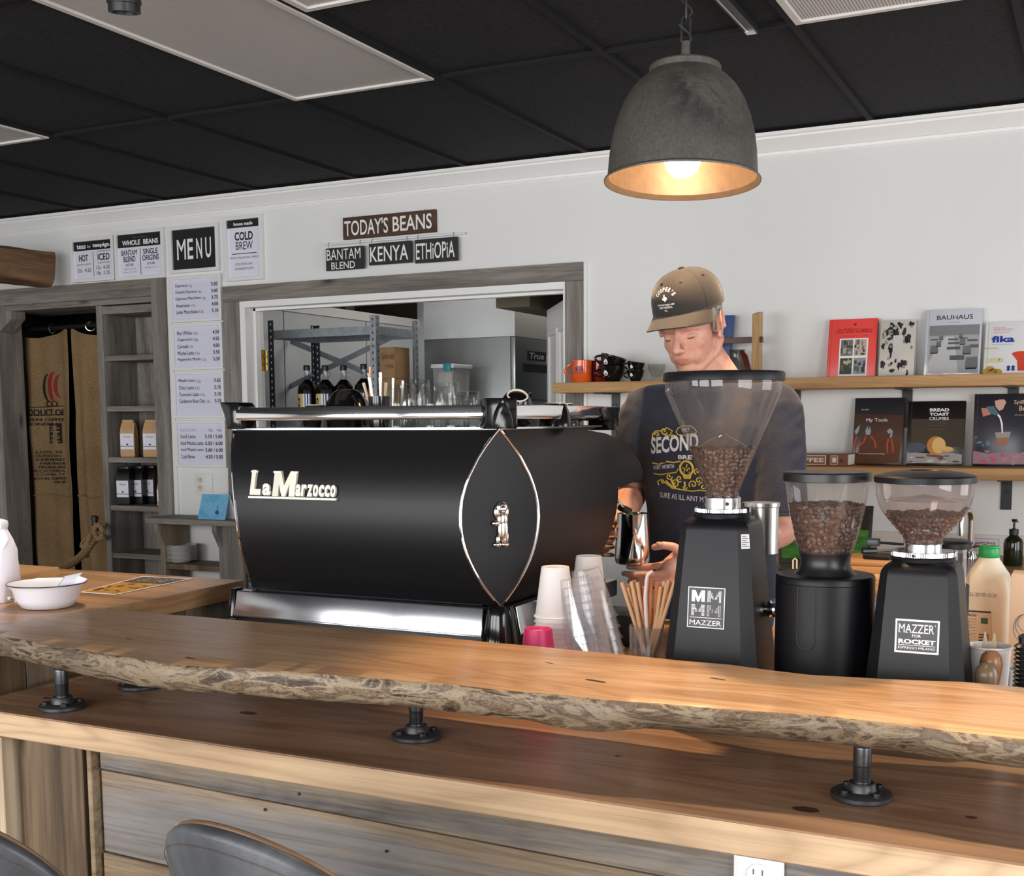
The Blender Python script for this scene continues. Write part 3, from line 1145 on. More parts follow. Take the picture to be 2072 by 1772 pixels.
edges = [zt, 0.762, 0.61, 0.47, 0.33, 0.19, 0.05, 0.0]
mts = [P2, P1, P4, P3, P4, P1, P3]
for i in range(7):
    z1, z0 = edges[i], edges[i + 1]
    # boards are cut from different widths, so the seams are not level
    t0, t1 = (0.018 if 0 < i < 6 else 0), (-0.03 if 0 < i < 6 else 0)
    k0, k1 = (0.018 if i < 5 else 0), (-0.03 if i < 5 else 0)
    mb.mat(mts[i])
    yy = PF + 0.002 * math.sin(i * 2.3)
    if i == 0:
        k0, k1 = 0.03, -0.012
    if i == 1:
        t0, t1 = 0.03, -0.012
    mb.prism([(xa, yy, z0 + k0 + 0.0015), (0.6, yy, z0 + k1 + 0.0015), (0.6, yy, z1 + t1 - 0.0015), (xa, yy, z1 + t0 - 0.0015)], (0, 0.02, 0), 0.0015)
mb.mat(M_DARK).box(xa, 0.6, PF + 0.02, PF + 0.03, 0, zt)
mb.build('board_panel', fr)
nails = MB(M_BLACKM)
for px, py in ((605, 1606), (536, 1638), (605, 1742), (862, 1610), (782, 1722)):
    c = at(px, py, Y=PF - 0.0012)
    nails.lathe([(0.003, -0.0005), (0.003, 0.0005)], c, 10, axis=(0, 1, 0))
nails.build('nail_holes', fr)
mb = MB(V1)
x_ = [at(p, 1600, Y=PF).x for p in (-60, 36, 44, 58, 66, 178, 190, 199, 205)]
mb.box(x_[0] - 0.05, x_[1], PF - 0.035, PF + 0.02, 0, zt, 0.002, 1)
mb.build('post', fr)
mb = MB(V2)
mb.box(x_[2], x_[3], PF + 0.0, PF + 0.05, 0, zt, 0.0015, 1)
mb.box(x_[4], x_[5], PF - 0.012, PF + 0.03, 0, zt, 0.002, 1)
mb.build('post', fr)
mb = MB(P4)
mb.box(x_[6], x_[7] , PF - 0.016, PF + 0.02, 0, zt, 0.0015, 1)
mb.build('batten', fr)
mb = MB(M_DARK)
mb.box(x_[0] - 0.05, x_[8], PF + 0.051, PF + 0.06, 0, zt)
mb.build('backing', fr)

# wall outlet in the bar front
oc = at(1537, 1795, Y=PF)
ot = thing('power_outlet', 'white power outlet set in the weathered bar front', 'power outlet', (oc.x, PF - 0.004, oc.z))
mb = MB(plain('outlet_plastic', S(236, 236, 234), 0.35))
mb.box(oc.x - 0.037, oc.x + 0.037, PF - 0.008, PF - 0.003, oc.z - 0.058, oc.z + 0.058, 0.002)
cp_ = mb.build('cover_plate', ot)
for s in (-1, 1):
    m = MB(MATS['outlet_plastic'])
    m.lathe([(0.0, -0.0005), (0.017, -0.0005), (0.0172, 0.002), (0.016, 0.003)], (oc.x, PF - 0.008, oc.z + s * 0.0215), 28, axis=(0, -1, 0))
    m.mat(M_INKG)
    for dx in (-0.0065, 0.0065):
        m.box(oc.x + dx - 0.001, oc.x + dx + 0.001, PF - 0.0116, PF - 0.0111, oc.z + s * 0.0215 + 0.001, oc.z + s * 0.0215 + 0.009)
    m.lathe([(0.0027, 0), (0.0027, 0.0004)], (oc.x, PF - 0.0112, oc.z + s * 0.0215 - 0.007), 10, axis=(0, -1, 0))
    m.build('socket', cp_)

# ------------------------------------------------------------------ working counter behind the bar
W_CTR = wood('counter_wood', S(202, 160, 112), S(184, 140, 94), S(156, 112, 72), 0, 0.8, 0.4, 0.4, 0.2, 0.0, 0.4, bumps=0.03, seed=31)
ct = thing('service_counter', 'wooden service counter behind the bar carrying machine and grinders', 'counter', (-0.8, 2.5, 0))
mb = MB(W_CTR)
mb.box(-2.02, 0.62, 2.102, 3.08, CTR - 0.04, CTR, 0.003)
mb.build('worktop', ct)
mb = MB(P4)
mb.box(-2.0, 0.6, 2.14, 3.0, 0.0, CTR - 0.0405)
mb.build('base', ct)

# ------------------------------------------------------------------ return counter on the left
RZ = 1.03
W_RET = wood('return_wood', S(204, 162, 120), S(188, 144, 102), S(156, 114, 78), 0, 0.8, 0.32, 0.45, 0.22, 0.3, 0.5, bumps=0.04, seed=37)
W_RETE = wood('return_edge_wood', S(204, 166, 122), S(186, 146, 104), S(160, 118, 80), 1, 0.9, 0.4, 0.45, 0.25, 0.0, 0.4, bumps=0.05, seed=38)
cR = at(493.7, 1173.8, Z=RZ)
rt = thing('return_counter', 'wooden counter holding the white bowl and flyer, left of the bar', 'counter', (-2.9, 2.1, 0))
mb = MB(W_RET)
x0, x1, y0, y1 = -4.0, cR.x, 1.70, cR.y
mb.face([(x0, y0, RZ), (x1 + 0.03, y0, RZ), (x1, y1, RZ), (x0, y1 - 0.05, RZ)])
mb.face([(x0, y0, RZ - 0.045), (x1 + 0.03, y0, RZ - 0.045), (x1, y1, RZ - 0.045), (x0, y1 - 0.05, RZ - 0.045)])
mb.mat(W_RETE)
q = [(x0, y0), (x1 + 0.03, y0), (x1, y1), (x0, y1 - 0.05)]
for i in range(4):
    a, b = q[i], q[(i + 1) % 4]
    mb.face([(*a, RZ - 0.045), (*b, RZ - 0.045), (*b, RZ), (*a, RZ)])
bmesh.ops.remove_doubles(mb.bm, verts=mb.bm.verts[:], dist=1e-5)
bmesh.ops.recalc_face_normals(mb.bm, faces=mb.bm.faces[:])
mb.build('top', rt)
mb = MB(V2)
for i in range(9):
    ya = 1.74 + i * 0.085
    mb.mat([V2, BROWNZ, V2, GREYWZ, V2, BROWNZ, V2, BROWNZ, GREYWZ][i])
    mb.box(x1 - 0.05, x1 - 0.025, ya + 0.0015, ya + 0.0835, 0, RZ - 0.0455, 0.001, 1)
mb.mat(V2).box(x0, x1 - 0.051, 1.74, y1 - 0.06, 0, RZ - 0.0455)
mb.build('body', rt)
# raised block on the return counter
b1 = at(121, 1147, Z=RZ + 0.055)
mb = MB(W_RETE)
mb.box(b1.x - 0.62, b1.x, b1.y - 0.16, b1.y, RZ + 0.0003, RZ + 0.055, 0.003)
tag(mb.build('wooden_block', loc=(b1.x - 0.3, b1.y - 0.08, RZ)), 'thick wooden block lying on the counter behind the white bowl', 'block')
# ------------------------------------------------------------------ espresso machine
M_BODY = plain('machine_satin_black', S(19, 19, 21), 0.38, spec=0.3, var=0.06, vscale=300)
YB, XC = 2.30, -1.175
ZT, ZB = 1.436, 1.052
em = thing('espresso_machine', 'large black espresso machine with chrome trim, eye shaped corner panel and cup rail', 'espresso machine', (-1.55, 2.65, CTR))


def bulge(z):
    t = min(1, max(0, (z - ZB) / (ZT - ZB)))
    return 0.062 * (1 - (2 * t - 1) ** 2) + 0.001


xl_pts = [(1.052, 503.7), (1.10, 493), (1.15, 484), (1.20, 478), (1.25, 474), (1.30, 471.5), (1.35, 470), (1.39, 470.6), (1.436, 476)]


def xleft(z):
    px = interp(xl_pts, z)
    return at(px, 1000, Y=YB - bulge(z)).x


_pt = [(p.z, p.y) for p in (at(x, y, X=XC + 0.03) for x, y in ((1180, 1205), (1195, 1180), (1215, 1100), (1224, 1030), (1228, 990)))]
yf_low = sorted(_pt)
ZN = at(1232, 985, X=XC + 0.03).z
nose = [(p.z, p.y) for p in (at(x, y, X=XC + 0.03) for x, y in ((1234, 986), (1279, 968), (1284, 952), (1283, 936), (1274, 908), (1262, 890), (1240, 877), (1208, 870)))]


def yfront(z):
    return interp(yf_low, z)


rows = [ZB + (ZN - ZB) * i / 14 for i in range(15)]
rr = [(z, yfront(z)) for z in rows]
rr += [(max(z, ZN + 0.0005), y) for z, y in nose]
rr = [r for r in rr if r[0] < ZT - 0.002] + [(ZT, 2.86)]
rr.sort(key=lambda r: r[0])
# the underside of the nose is a step: keep its first rows in order
body = MB(M_BODY)
eye = MB(plain('corner_panel_black', S(17, 17, 19), 0.5, spec=0.3))
prev = None
le, re_, ll = [], [], []
for z, yf in rr:
    o = bulge(z)
    pts = [V((xleft(z), YB - o, z)), V((XC - o, YB - o, z)), V((XC + o, YB + o, z)), V((XC + o, yf, z)), V((xleft(z) + 0.01, yf, z))]
    le.append(pts[1])
    re_.append(pts[2])
    ll.append(pts[0])
    if prev:
        for k in range(5):
            j = (k + 1) % 5
            if k == 1:
                # slightly sunk facet
                eye.face((prev[1], prev[2], pts[2], pts[1]))
            else:
                # the long panels get a few columns so that shading stays smooth
                body.face((prev[k], prev[j], pts[j], pts[k]))
    else:
        body.face(pts[::-1])
    prev = pts
body.face(prev)
for m_ in (body, eye):
    bmesh.ops.remove_doubles(m_.bm, verts=m_.bm.verts[:], dist=1e-5)
body.build('body', em)
eye.build('corner_panel', em)
M_CHROMET = M_CHROME
mb = MB(M_CHROMET)
mb.tube(le, 0.0035, 8)
mb.build('trim_strip', em)
mb = MB(M_CHROMET)
mb.tube(re_, 0.0035, 8)
mb.build('trim_strip', em)
mb = MB(M_CHROMET)
mb.tube([p + V((0.002, 0.002, 0)) for p in ll], 0.0045, 8)
mb.build('trim_strip', em)
# chrome line round the top and the cup tray
mb = MB(M_CHROMET)
mb.box(xleft(ZT) - 0.003, XC + 0.004, YB - 0.004, YB + 0.006, ZT - 0.001, ZT + 0.005, 0.001, 1)
mb.box(XC - 0.006, XC + 0.004, YB + 0.006, 2.88, ZT - 0.001, ZT + 0.005, 0.001, 1)
mb.build('top_trim', em)
mb = MB(M_STEEL)
mb.box(xleft(ZT) + 0.002, XC - 0.0065, YB + 0.0065, 2.86, ZT + 0.0002, ZT + 0.003)
mb.mat(M_INK)
for i in range(30):
    x = xleft(ZT) + 0.03 + i * 0.0228
    mb.box(x, x + 0.009, YB + 0.05, 2.82, ZT + 0.0031, ZT + 0.0034)
mb.build('cup_tray', em)
# cup rail
zr0, zr1 = 1.458, 1.489
mb = MB(M_CHROMET)
mb.prism([(xleft(ZT) + 0.02, YB - 0.014, zr0), (xleft(ZT) + 0.02, YB - 0.016, zr0 + 0.008), (xleft(ZT) + 0.02, YB - 0.0135, zr1), (xleft(ZT) + 0.02, YB + 0.004, zr1), (xleft(ZT) + 0.02, YB + 0.004, zr0)], (XC - 0.02 - xleft(ZT) - 0.02, 0, 0), 0.0015)
mb.build('cup_rail', em)
mb = MB(M_CHROMET)
mb.prism([(XC + 0.014, YB + 0.03, zr0), (XC + 0.016, YB + 0.03, zr0 + 0.008), (XC + 0.0135, YB + 0.03, zr1), (XC - 0.004, YB + 0.03, zr1), (XC - 0.004, YB + 0.03, zr0)], (0, 2.90 - YB - 0.03, 0), 0.0015)
mb.build('cup_rail', em)
# black corner posts of the rail
mb = MB(M_BLACKG)
R45 = Matrix.Rotation(math.radians(45), 3, 'Z')
cc = V((XC - 0.002, YB + 0.002, 0))
mb.obox(cc + V((0, 0, 1.470)), (0.07, 0.05, 0.066), R45, 0.003)
nrm = V((1, -1, 0)).normalized()
sd = V((1, 1, 0)).normalized()
arch = []
for s, rng in ((-1, range(0, 9)), (1, range(8, -1, -1))):
    for i in rng:
        t = i / 8
        wv_ = 0.024 * math.cos(t * PI / 2) ** 0.7
        arch.append(cc + nrm * 0.0245 + sd * (s * wv_) + V((0, 0, 1.438 + 0.06 * t)))
mb.prism(arch, nrm * 0.006, 0.001)
mb.build('rail_post', em)
mb = MB(M_BLACKG)
p0 = [at(x, y, Y=YB) for x, y in ((452, 814), (486, 814), (493, 822), (495, 868), (466, 868), (463, 845), (457, 828))]
mb.prism([(p.x, YB - 0.014, p.z) for p in p0], (0, 0.06, 0), 0.002)
mb.build('rail_post', em)
mb = MB(M_BLACKG)
p0 = [at(x, y, X=XC) for x, y in ((1204, 826), (1210, 823), (1243, 823), (1240, 836), (1241, 870), (1222, 870), (1222, 852), (1210, 850))]
mb.prism([(XC - 0.045, p.y, p.z) for p in p0], (0.062, 0, 0), 0.002)
mb.build('rail_post', em)
# chrome skirt, black base and corner foot
SK = [(1.050, YB + 0.004), (1.048, YB - 0.024), (0.993, YB - 0.034), (0.985, YB - 0.036), (0.980, YB + 0.004)]
xs0 = at(490, 1200, Y=YB).x
mb = MB(M_STEEL)
mb.mat(plain('polished_steel', (0.5, 0.51, 0.53), 0.16, 1.0))
mb.prism([(xs0, y, z) for z, y in SK], (XC - 0.03 - xs0, 0, 0), 0.002)
mb.build('skirt', em)
mb = MB(MATS['polished_steel'])
mb.prism([(XC + (YB - y) * 1.0, YB + 0.03, z) for z, y in SK], (0, 0.52, 0), 0.002)
mb.build('skirt', em)
mb = MB(M_BLACKG)
mb.prism([(xs0 - 0.014, y - (0.003 if y < YB else 0), z + (0.003 if z > 1.0 else -0.003)) for z, y in SK], (0.014, 0, 0), 0.002)
mb.build('skirt_end', em)
mb = MB(M_BLACKP)
mb.box(xs0 - 0.01, XC - 0.005, YB - 0.018, 2.85, 0.945, 0.985, 0.003)
mb.box(xs0 + 0.02, XC - 0.05, YB + 0.01, 2.83, 0.985, ZB + 0.001)
mb.build('base', em)
mb = MB(M_BLACKG)
mb.lathe([(0.027, 1.053), (0.030, 1.048), (0.034, 1.03), (0.041, 0.985), (0.043, 0.965), (0.042, 0.95), (0.036, CTR + 0.0005)], (XC - 0.002, YB + 0.002, 0), 28)
mb.build('corner_foot', em)
for fx, fy in ((xs0 + 0.05, YB + 0.04), (xs0 + 0.05, 2.78), (XC - 0.05, 2.80)):
    m = MB(M_BLACKP)
    m.lathe([(0.022, CTR + 0.0005), (0.024, CTR + 0.01), (0.018, 0.946)], (fx, fy, 0), 18)
    m.build('foot', em)
# drip tray and two group heads on the working side
mb = MB(M_STEEL)
mb.box(xs0 + 0.02, XC - 0.012, 2.851, 3.03, 0.975, 1.02, 0.004)
mb.mat(M_INK)
for i in range(26):
    x = xs0 + 0.04 + i * 0.0245
    mb.box(x, x + 0.012, 2.87, 3.01, 1.0201, 1.0205)
mb.build('drip_tray', em)
for gx in (-1.66, -1.40):
    m = MB(M_CHROME)
    m.lathe([(0.036, 1.215), (0.04, 1.22), (0.04, 1.262), (0.034, 1.275), (0.03, 1.2795)], (gx, 3.03, 0), 24)
    m.build('group_head', em)
# raised logo letters
LZ0, LZ1 = at(595, 1006, Y=YB - 0.05).z, at(595, 953, Y=YB - 0.05).z
M_LOGO = plain('logo_metal', S(236, 232, 214), 0.3, 0.25)
mb = MB(M_LOGO)


def lgp(px, z):
    p = at(px, 980, Y=YB - 0.058)
    return V((p.x, YB - bulge(z) - 0.0005, z))


def logo(txt, p0, p1, z0, z1, bold=0.03):
    a, b = lgp(p0, z0), lgp(p1, z0)
    top = lgp(p0, z1)
    a.y -= 0.001
    mb.text(txt, a, V((b.x - a.x, 0, 0)), V((0, top.y - a.y - 0.001, z1 - z0)), depth=0.007, bold=bold)


H_ = LZ1 - LZ0
logo('L', 510, 531, LZ0 + 0.003, LZ1, 0.05)
logo('a', 535, 551, LZ0 + 0.003, LZ0 + H_ * 0.5, 0.04)
m_pts = [(0, 0), (0.26, 0), (0.26, 0.5), (0.42, 0), (0.58, 0), (0.74, 0.5), (0.74, 0), (1, 0), (1, 1), (0.72, 1), (0.5, 0.42), (0.28, 1), (0, 1)]
MQ = ((0, 1, 2, 11, 12), (2, 3, 10, 11), (3, 4, 10), (4, 5, 9, 10), (5, 6, 7, 8, 9))
for q_ in MQ:
    z_ = [LZ0 + 0.003 + m_pts[i][1] * (LZ1 - LZ0 - 0.003) for i in q_]
    x_0, x_1 = lgp(555, LZ0).x, lgp(600, LZ0).x
    mb.prism([(x_0 + (x_1 - x_0) * m_pts[i][0], YB - bulge(zz) + 0.001, zz) for i, zz in zip(q_, z_)], (0, -0.0085, 0))
for i, chr_ in enumerate('arzocco'):
    logo(chr_, 602 + i * 11.7, 602 + i * 11.7 + 10.4, LZ0 + 0.003, LZ0 + H_ * 0.5, 0.035)
# swash on the L and the M, underline
for p0_, p1_ in ((507, 520), (552, 565), (590, 601)):
    a, b = lgp(p0_, LZ1 - 0.003), lgp(p1_, LZ1 - 0.003)
    mb.box(a.x, b.x, a.y - 0.007, a.y, LZ1 - 0.005, LZ1, 0.001, 1)
a, b = lgp(507, LZ0), lgp(684, LZ0)
mb.box(a.x, b.x, a.y - 0.008, a.y + 0.002, LZ0 - 0.0035, LZ0 + 0.002, 0.001, 1)
mb.build('logo_lettering', em)
# seated lion emblem on the corner panel
M_EMB = plain('emblem_metal', S(214, 204, 196), 0.22, 1.0)
mb = MB(M_EMB)
ez = at(1006, 1062, X=XC).z
Rf = Matrix((sd, -nrm * -1.0, V((0, 0, 1)))).transposed()


def eb(u, z, n, r):
    """a lump on the facet: u sideways, z up, n out"""
    c = V((XC, YB, ez)) + sd * u + V((0, 0, z)) + nrm * n
    b2 = MB(M_EMB)
    rot = Matrix((sd, nrm, V((0, 0, 1)))).transposed()
    mb.ball(c, r, 14, rot)


K = 0.9
for u, z, n, r in ((0.004, 0.040, 0.006, (0.015, 0.008, 0.017)), (-0.008, 0.030, 0.005, (0.009, 0.006, 0.016)), (0.014, 0.030, 0.005, (0.008, 0.006, 0.016)), (0.005, 0.038, 0.012, (0.008, 0.005, 0.009)), (0.004, 0.032, 0.015, (0.004, 0.004, 0.004)), (0.005, 0.012, 0.006, (0.014, 0.007, 0.020)), (0.006, -0.012, 0.007, (0.013, 0.006, 0.030)), (-0.012, 0.004, 0.008, (0.010, 0.005, 0.007)), (0.008, -0.034, 0.006, (0.007, 0.005, 0.016)), (-0.006, -0.036, 0.005, (0.006, 0.005, 0.013)), (-0.008, -0.048, 0.006, (0.011, 0.005, 0.006)), (0.012, -0.048, 0.006, (0.010, 0.005, 0.006)), (0.017, -0.03, 0.004, (0.004, 0.003, 0.016))):
    eb(u * K, z * K, n, tuple(q * K for q in r))
mb.build('lion_emblem', em)
# steam wand with its black ring, tip in the pitcher
mb = MB(M_CHROME)
wp = [at(1233, 992, Y=2.99), at(1238, 1004, Y=3.0), at(1254, 1017, Y=3.03), at(1263, 1031, Y=3.05), at(1268, 1052, Y=3.06), at(1272, 1085, Y=3.06)]
mb.tube(wp, 0.0052, 10)
mb.build('steam_wand', em)
mb = MB(M_BLACKP)
d_ = (wp[4] - wp[3]).normalized()
mb.lathe([(0.0055, -0.006), (0.02, -0.006), (0.021, 0.0), (0.02, 0.006), (0.0055, 0.006)], at(1264, 1030, Y=3.05), 18, axis=V((0.35, 0, 0.9)))
mb.lathe([(0.012, -0.01), (0.013, 0.01)], at(1233, 993, Y=2.99), 14, axis=wp[1] - wp[0])
mb.build('wand_grip', em)

# ------------------------------------------------------------------ things on top of the machine
M_CUPB = plain('cup_black_glaze', S(20, 18, 17), 0.1, spec=0.6)
M_CUPR = plain('unglazed_rim', S(232, 222, 200), 0.6)
M_GLASS = clear('drinking_glass', (0.93, 0.94, 0.93), 1.35, 0.02, 1.5)
TZ = ZT + 0.0036


def cup_ring_handle(m, c, r, z0, z1, out, dirv, rad=0.004):
    d = V(dirv).normalized()
    pts = []
    for i in range(9):
        a = PI * i / 8
        z = z1 + (z0 - z1) * i / 8
        pts.append(V(c) + d * (r + math.sin(a) * out) + V((0, 0, z)))
    m.tube(pts, rad, 8)


def tumbler(loc, label, r=0.038, h=0.088, stack=False):
    """upside-down glass tumbler"""
    m = MB(M_GLASS)
    m.lathe([(r, 0), (r * 0.93, h * 0.5), (r * 0.84, h - 0.006), (r * 0.78, h), (0.002, h), (0.002, h - 0.008), (r * 0.74, h - 0.009), (r * 0.88, h * 0.5), (r - 0.0025, 0)], loc, 28, cap0=False, cap1=False)
    o = m.build('glass_tumbler', loc=loc, recalc=False)
    return tag(o, label, 'glass', 'glasses upside down on the espresso machine')


gl = [(812, 2.50, 0.041, 0.102, 'upside down glass next to the black stirrer cup on the espresso machine'),
      (843, 2.62, 0.041, 0.118, 'tallest upside down glass, second row on the espresso machine'),
      (880, 2.50, 0.037, 0.096, 'upside down glass, middle of the front row on the espresso machine'),
      (905, 2.64, 0.038, 0.110, 'upside down glass at the rear of the espresso machine, midway'),
      (921, 2.46, 0.036, 0.075, 'short glass in front of the rear glasses on the espresso machine'),
      (947, 2.60, 0.034, 0.086, 'upside down glass at the rear, towards the black corner post'),
      (965, 2.47, 0.033, 0.062, 'short glass nearest the black corner post on the machine')]
for px, y, r, h, lab in gl:
    p = at(px, 860, Y=y)
    tumbler(V((p.x, y, TZ)), lab, r, h)

# big black cup with handle turned over, stirrer cup
p = at(703, 850, Y=2.52)
c0 = V((p.x, 2.52, TZ))
t = thing('latte_bowl', 'large glossy black bowl cup upside down on the espresso machine', 'cup', c0)
mb = MB(M_CUPB)
mb.lathe([(0.068, 0.0), (0.066, 0.012), (0.060, 0.04), (0.050, 0.066), (0.036, 0.086), (0.024, 0.094), (0.002, 0.096)], c0, 32)
mb.build('bowl', t)
mb = MB(M_CUPB)
cup_ring_handle(mb, c0, 0.05, 0.03, 0.075, 0.03, (0.75, -0.6, 0), 0.006)
mb.build('handle', t)
p = at(768, 850, Y=2.47)
c0 = V((p.x, 2.47, TZ))
t = thing('stirrer_cup', 'straight black cup holding stirrers and spoons on the espresso machine', 'cup', c0)
mb = MB(M_CUPB)
mb.lathe([(0.022, 0.0), (0.024, 0.002), (0.0265, 0.075), (0.0245, 0.075), (0.022, 0.005), (0.001, 0.004)], c0, 24, cap1=False)
mb.build('body', t)
M_STIR = plain('birch_stick', S(214, 190, 156), 0.6, var=0.1)
for i in range(6):
    a = i * 1.05 + 0.4
    b0 = c0 + V((math.cos(a) * 0.01, math.sin(a) * 0.01, 0.006))
    b1 = c0 + V((math.cos(a) * 0.03 - 0.012, math.sin(a) * 0.018, 0.108 + 0.012 * (i % 3)))
    m = MB(M_STIR if i < 4 else M_STEEL)
    m.tube([b0, b0.lerp(b1, 0.5), b1], [0.0025, 0.003, 0.0042], 6)
    tag(m.build('stirrer' if i < 4 else 'spoon', loc=b0), ['wooden stirrer in the black cup on the machine', 'metal spoon handle in the black cup on the machine'][i >= 4], 'stirrer' if i < 4 else 'spoon', ['stirrers in the machine top cup', 'spoons in the machine top cup'][i >= 4])
# dark straight bars standing behind
for i, (px, py, dx) in enumerate(((748, 742, 6), (795, 765, -6), (815, 770, -22))):
    a, b = at(px + dx * 0.2, 850, Y=2.66), at(px, py, Y=2.66)
    m = MB([plain('copper_spoon', S(150, 100, 78), 0.3, 1.0), M_STEEL, M_STEEL][i])
    a.z = TZ
    m.tube([a, b], [0.003, 0.0036], 8)
    o = m.build(['bar_spoon', 'bar_spoon', 'bar_spoon'][i], loc=a)
    tag(o, ['copper bar spoon standing behind the stirrer cup', 'steel bar spoon standing behind the glasses', 'slanting steel bar spoon behind the glasses on the machine'][i], 'spoon')


def cappuccino(loc, label, rot=None, s=1.0, hd=(1, 0, 0), rim=True):
    t = thing('coffee_cup', label, 'cup', loc)
    m = MB(M_CUPB)
    m.lathe([(0.045 * s, 0.0), (0.044 * s, 0.008 * s), (0.037 * s, 0.035 * s), (0.028 * s, 0.054 * s), (0.025 * s, 0.057 * s)], loc, 28, cap0=False, cap1=False)
    m.lathe([(0.021 * s, 0.055 * s), (0.001, 0.0548 * s)], loc, 28, cap0=False, cap1=True)
    m.build('body', t)
    m = MB(M_CUPR)
    m.lathe([(0.025 * s, 0.057 * s), (0.0225 * s, 0.0595 * s), (0.021 * s, 0.055 * s)], loc, 28, cap0=False, cap1=False)
    m.build('foot_ring', t)
    m = MB(M_CUPB)
    cup_ring_handle(m, loc, 0.038 * s, 0.012 * s, 0.042 * s, 0.022 * s, hd, 0.004 * s)
    m.build('handle', t)
    if rot:
        t.rotation_euler = rot
    return t


p = at(1042, 850, Y=2.50)
cappuccino(V((p.x, 2.50, TZ + 0.026)), 'upturned black cup tilted on the machine beside the corner post', (0.5, 0.42, 0), 1.0, (0, 1, 0))
p = at(1123, 850, Y=2.62)
cappuccino(V((p.x, 2.62, TZ)), 'upturned black cup standing flat on the machine, near the mugs shelf', None, 0.95, (0.3, 1, 0))
p = at(1140, 850, Y=2.74)
cappuccino(V((p.x, 2.74, TZ)), 'upturned black cup furthest back on the machine tray', None, 0.95, (1, 0.6, 0))
p = at(640, 855, Y=2.62)
cappuccino(V((p.x, 2.62, TZ)), 'upturned black cup under the growlers, mostly behind the rail', None, 1.0, (-1, 0, 0))
# ------------------------------------------------------------------ coffee grinders
M_GR = plain('grinder_black', S(16, 17, 21), 0.42, spec=0.28, var=0.05, vscale=200)
M_HOP = clear('hopper_plastic', (0.93, 0.90, 0.88), 1.1, 0.03, 1.45, 0.05, (0.6, 0.56, 0.53))
M_HOPD = clear('hopper_smoky', (0.86, 0.80, 0.78), 1.1, 0.03, 1.45, 0.07, (0.55, 0.5, 0.48))
M_BEAN = plain('roasted_bean', S(78, 48, 33), 0.36, spec=0.5, var=0.35, vscale=90)


def bean_cloud(name, label, surf, top_z, c, n_layers=2, seed=1, fill_r=None, skip=None):
    """beans lying against the hopper wall and across the top of the heap; surf(z) is the inner radius"""
    rnd = random.Random(seed)
    m = MB(M_BEAN)
    L, Wd = 0.0060, 0.0044
    tpl = []
    seg, rg = 8, 5
    def bean(p, nrm):
        nrm = nrm.normalized()
        t = V((rnd.uniform(-1, 1), rnd.uniform(-1, 1), rnd.uniform(-1, 1)))
        t = (t - nrm * t.dot(nrm)).normalized()
        s_ = nrm.cross(t)
        k = rnd.uniform(0.88, 1.12)
        flip = 1 if rnd.random() < 0.45 else -1
        bm = m.bm
        ring = []
        for i in range(1, rg):
            a = -PI / 2 + PI * i / rg
            rw = []
            for j in range(seg):
                b = 2 * PI * j / seg
                x = math.sin(a) * L
                y = math.cos(a) * math.cos(b) * Wd
                z = math.cos(a) * math.sin(b) * Wd * 0.62
                if flip > 0 and math.sin(b) > 0.95:
                    z -= Wd * 0.34
                elif flip < 0 and math.sin(b) < 0:
                    z *= 0.5
                rw.append(bm.verts.new(p + (t * x + s_ * y + nrm * z) * k))
            ring.append(rw)
        a0 = bm.verts.new(p - t * L * k)
        a1 = bm.verts.new(p + t * L * k)
        for u, v in zip(ring[:-1], ring[1:]):
            for j in range(seg):
                bm.faces.new((u[j], u[(j + 1) % seg], v[(j + 1) % seg], v[j]))
        for j in range(seg):
            bm.faces.new((a0, ring[0][(j + 1) % seg], ring[0][j]))
            bm.faces.new((ring[-1][j], ring[-1][(j + 1) % seg], a1))
    z = c.z
    for lay in range(n_layers):
        z = c.z + 0.003 + lay * 0.002
        row = 0
        while z < top_z - 0.001:
            r = surf(z) - 0.0042 - lay * 0.0055
            if r > 0.006:
                n = max(5, int(2 * PI * r / 0.0094))
                for i in range(n):
                    a = 2 * PI * (i + 0.5 * (row % 2) + rnd.uniform(-0.25, 0.25)) / n
                    if math.sin(a) > 0.75 and lay > 0:
                        continue
                    p = V((c.x + math.cos(a) * r, c.y + math.sin(a) * r, z + rnd.uniform(-0.0014, 0.0014)))
                    bean(p, V((math.cos(a) + rnd.uniform(-0.4, 0.4), math.sin(a) + rnd.uniform(-0.4, 0.4), rnd.uniform(-0.5, 0.3))))
            z += 0.0076
            row += 1
    R = surf(top_z) - 0.005
    n = int(R * R * PI / (0.0062 ** 2) * 0.62)
    for i in range(n):
        a, r = rnd.uniform(0, 2 * PI), R * math.sqrt(rnd.random())
        p = V((c.x + math.cos(a) * r, c.y + math.sin(a) * r, top_z - 0.001 + rnd.uniform(-0.002, 0.0035)))
        bean(p, V((rnd.uniform(-0.5, 0.5), rnd.uniform(-0.5, 0.5), 1)))
    # dark core so that nothing shines through the heap
    o = m.build(name, loc=c, recalc=False)
    return tag(o, label, 'coffee beans', kind='stuff')


def octo(c, z, a, b, ya=None):
    ya = ya or a
    yb = b * ya / a
    return [V((c.x + x, c.y + y, z)) for x, y in ((-b, -ya), (b, -ya), (a, -yb), (a, yb), (b, ya), (-b, ya), (-a, yb), (-a, -yb))]


def mazzer(c, ztop, at_, bt, ab, bb, t):
    m = MB(M_GR)
    rs = [octo(c, CTR + 0.002, ab, bb), octo(c, CTR + 0.03, ab * 0.995, bb)]
    z1 = ztop - 0.026
    rs.append(octo(c, z1, at_, bt))
    rs.append(octo(c, z1 + 0.008, at_ * 0.97, bt * 0.98))
    rs.append(octo(c, z1 + 0.016, at_ * 0.88, bt * 0.92))
    rs.append(octo(c, z1 + 0.022, at_ * 0.74, bt * 0.8))
    m.rings(rs)
    m.build('body', t, sharp=28)
    return m


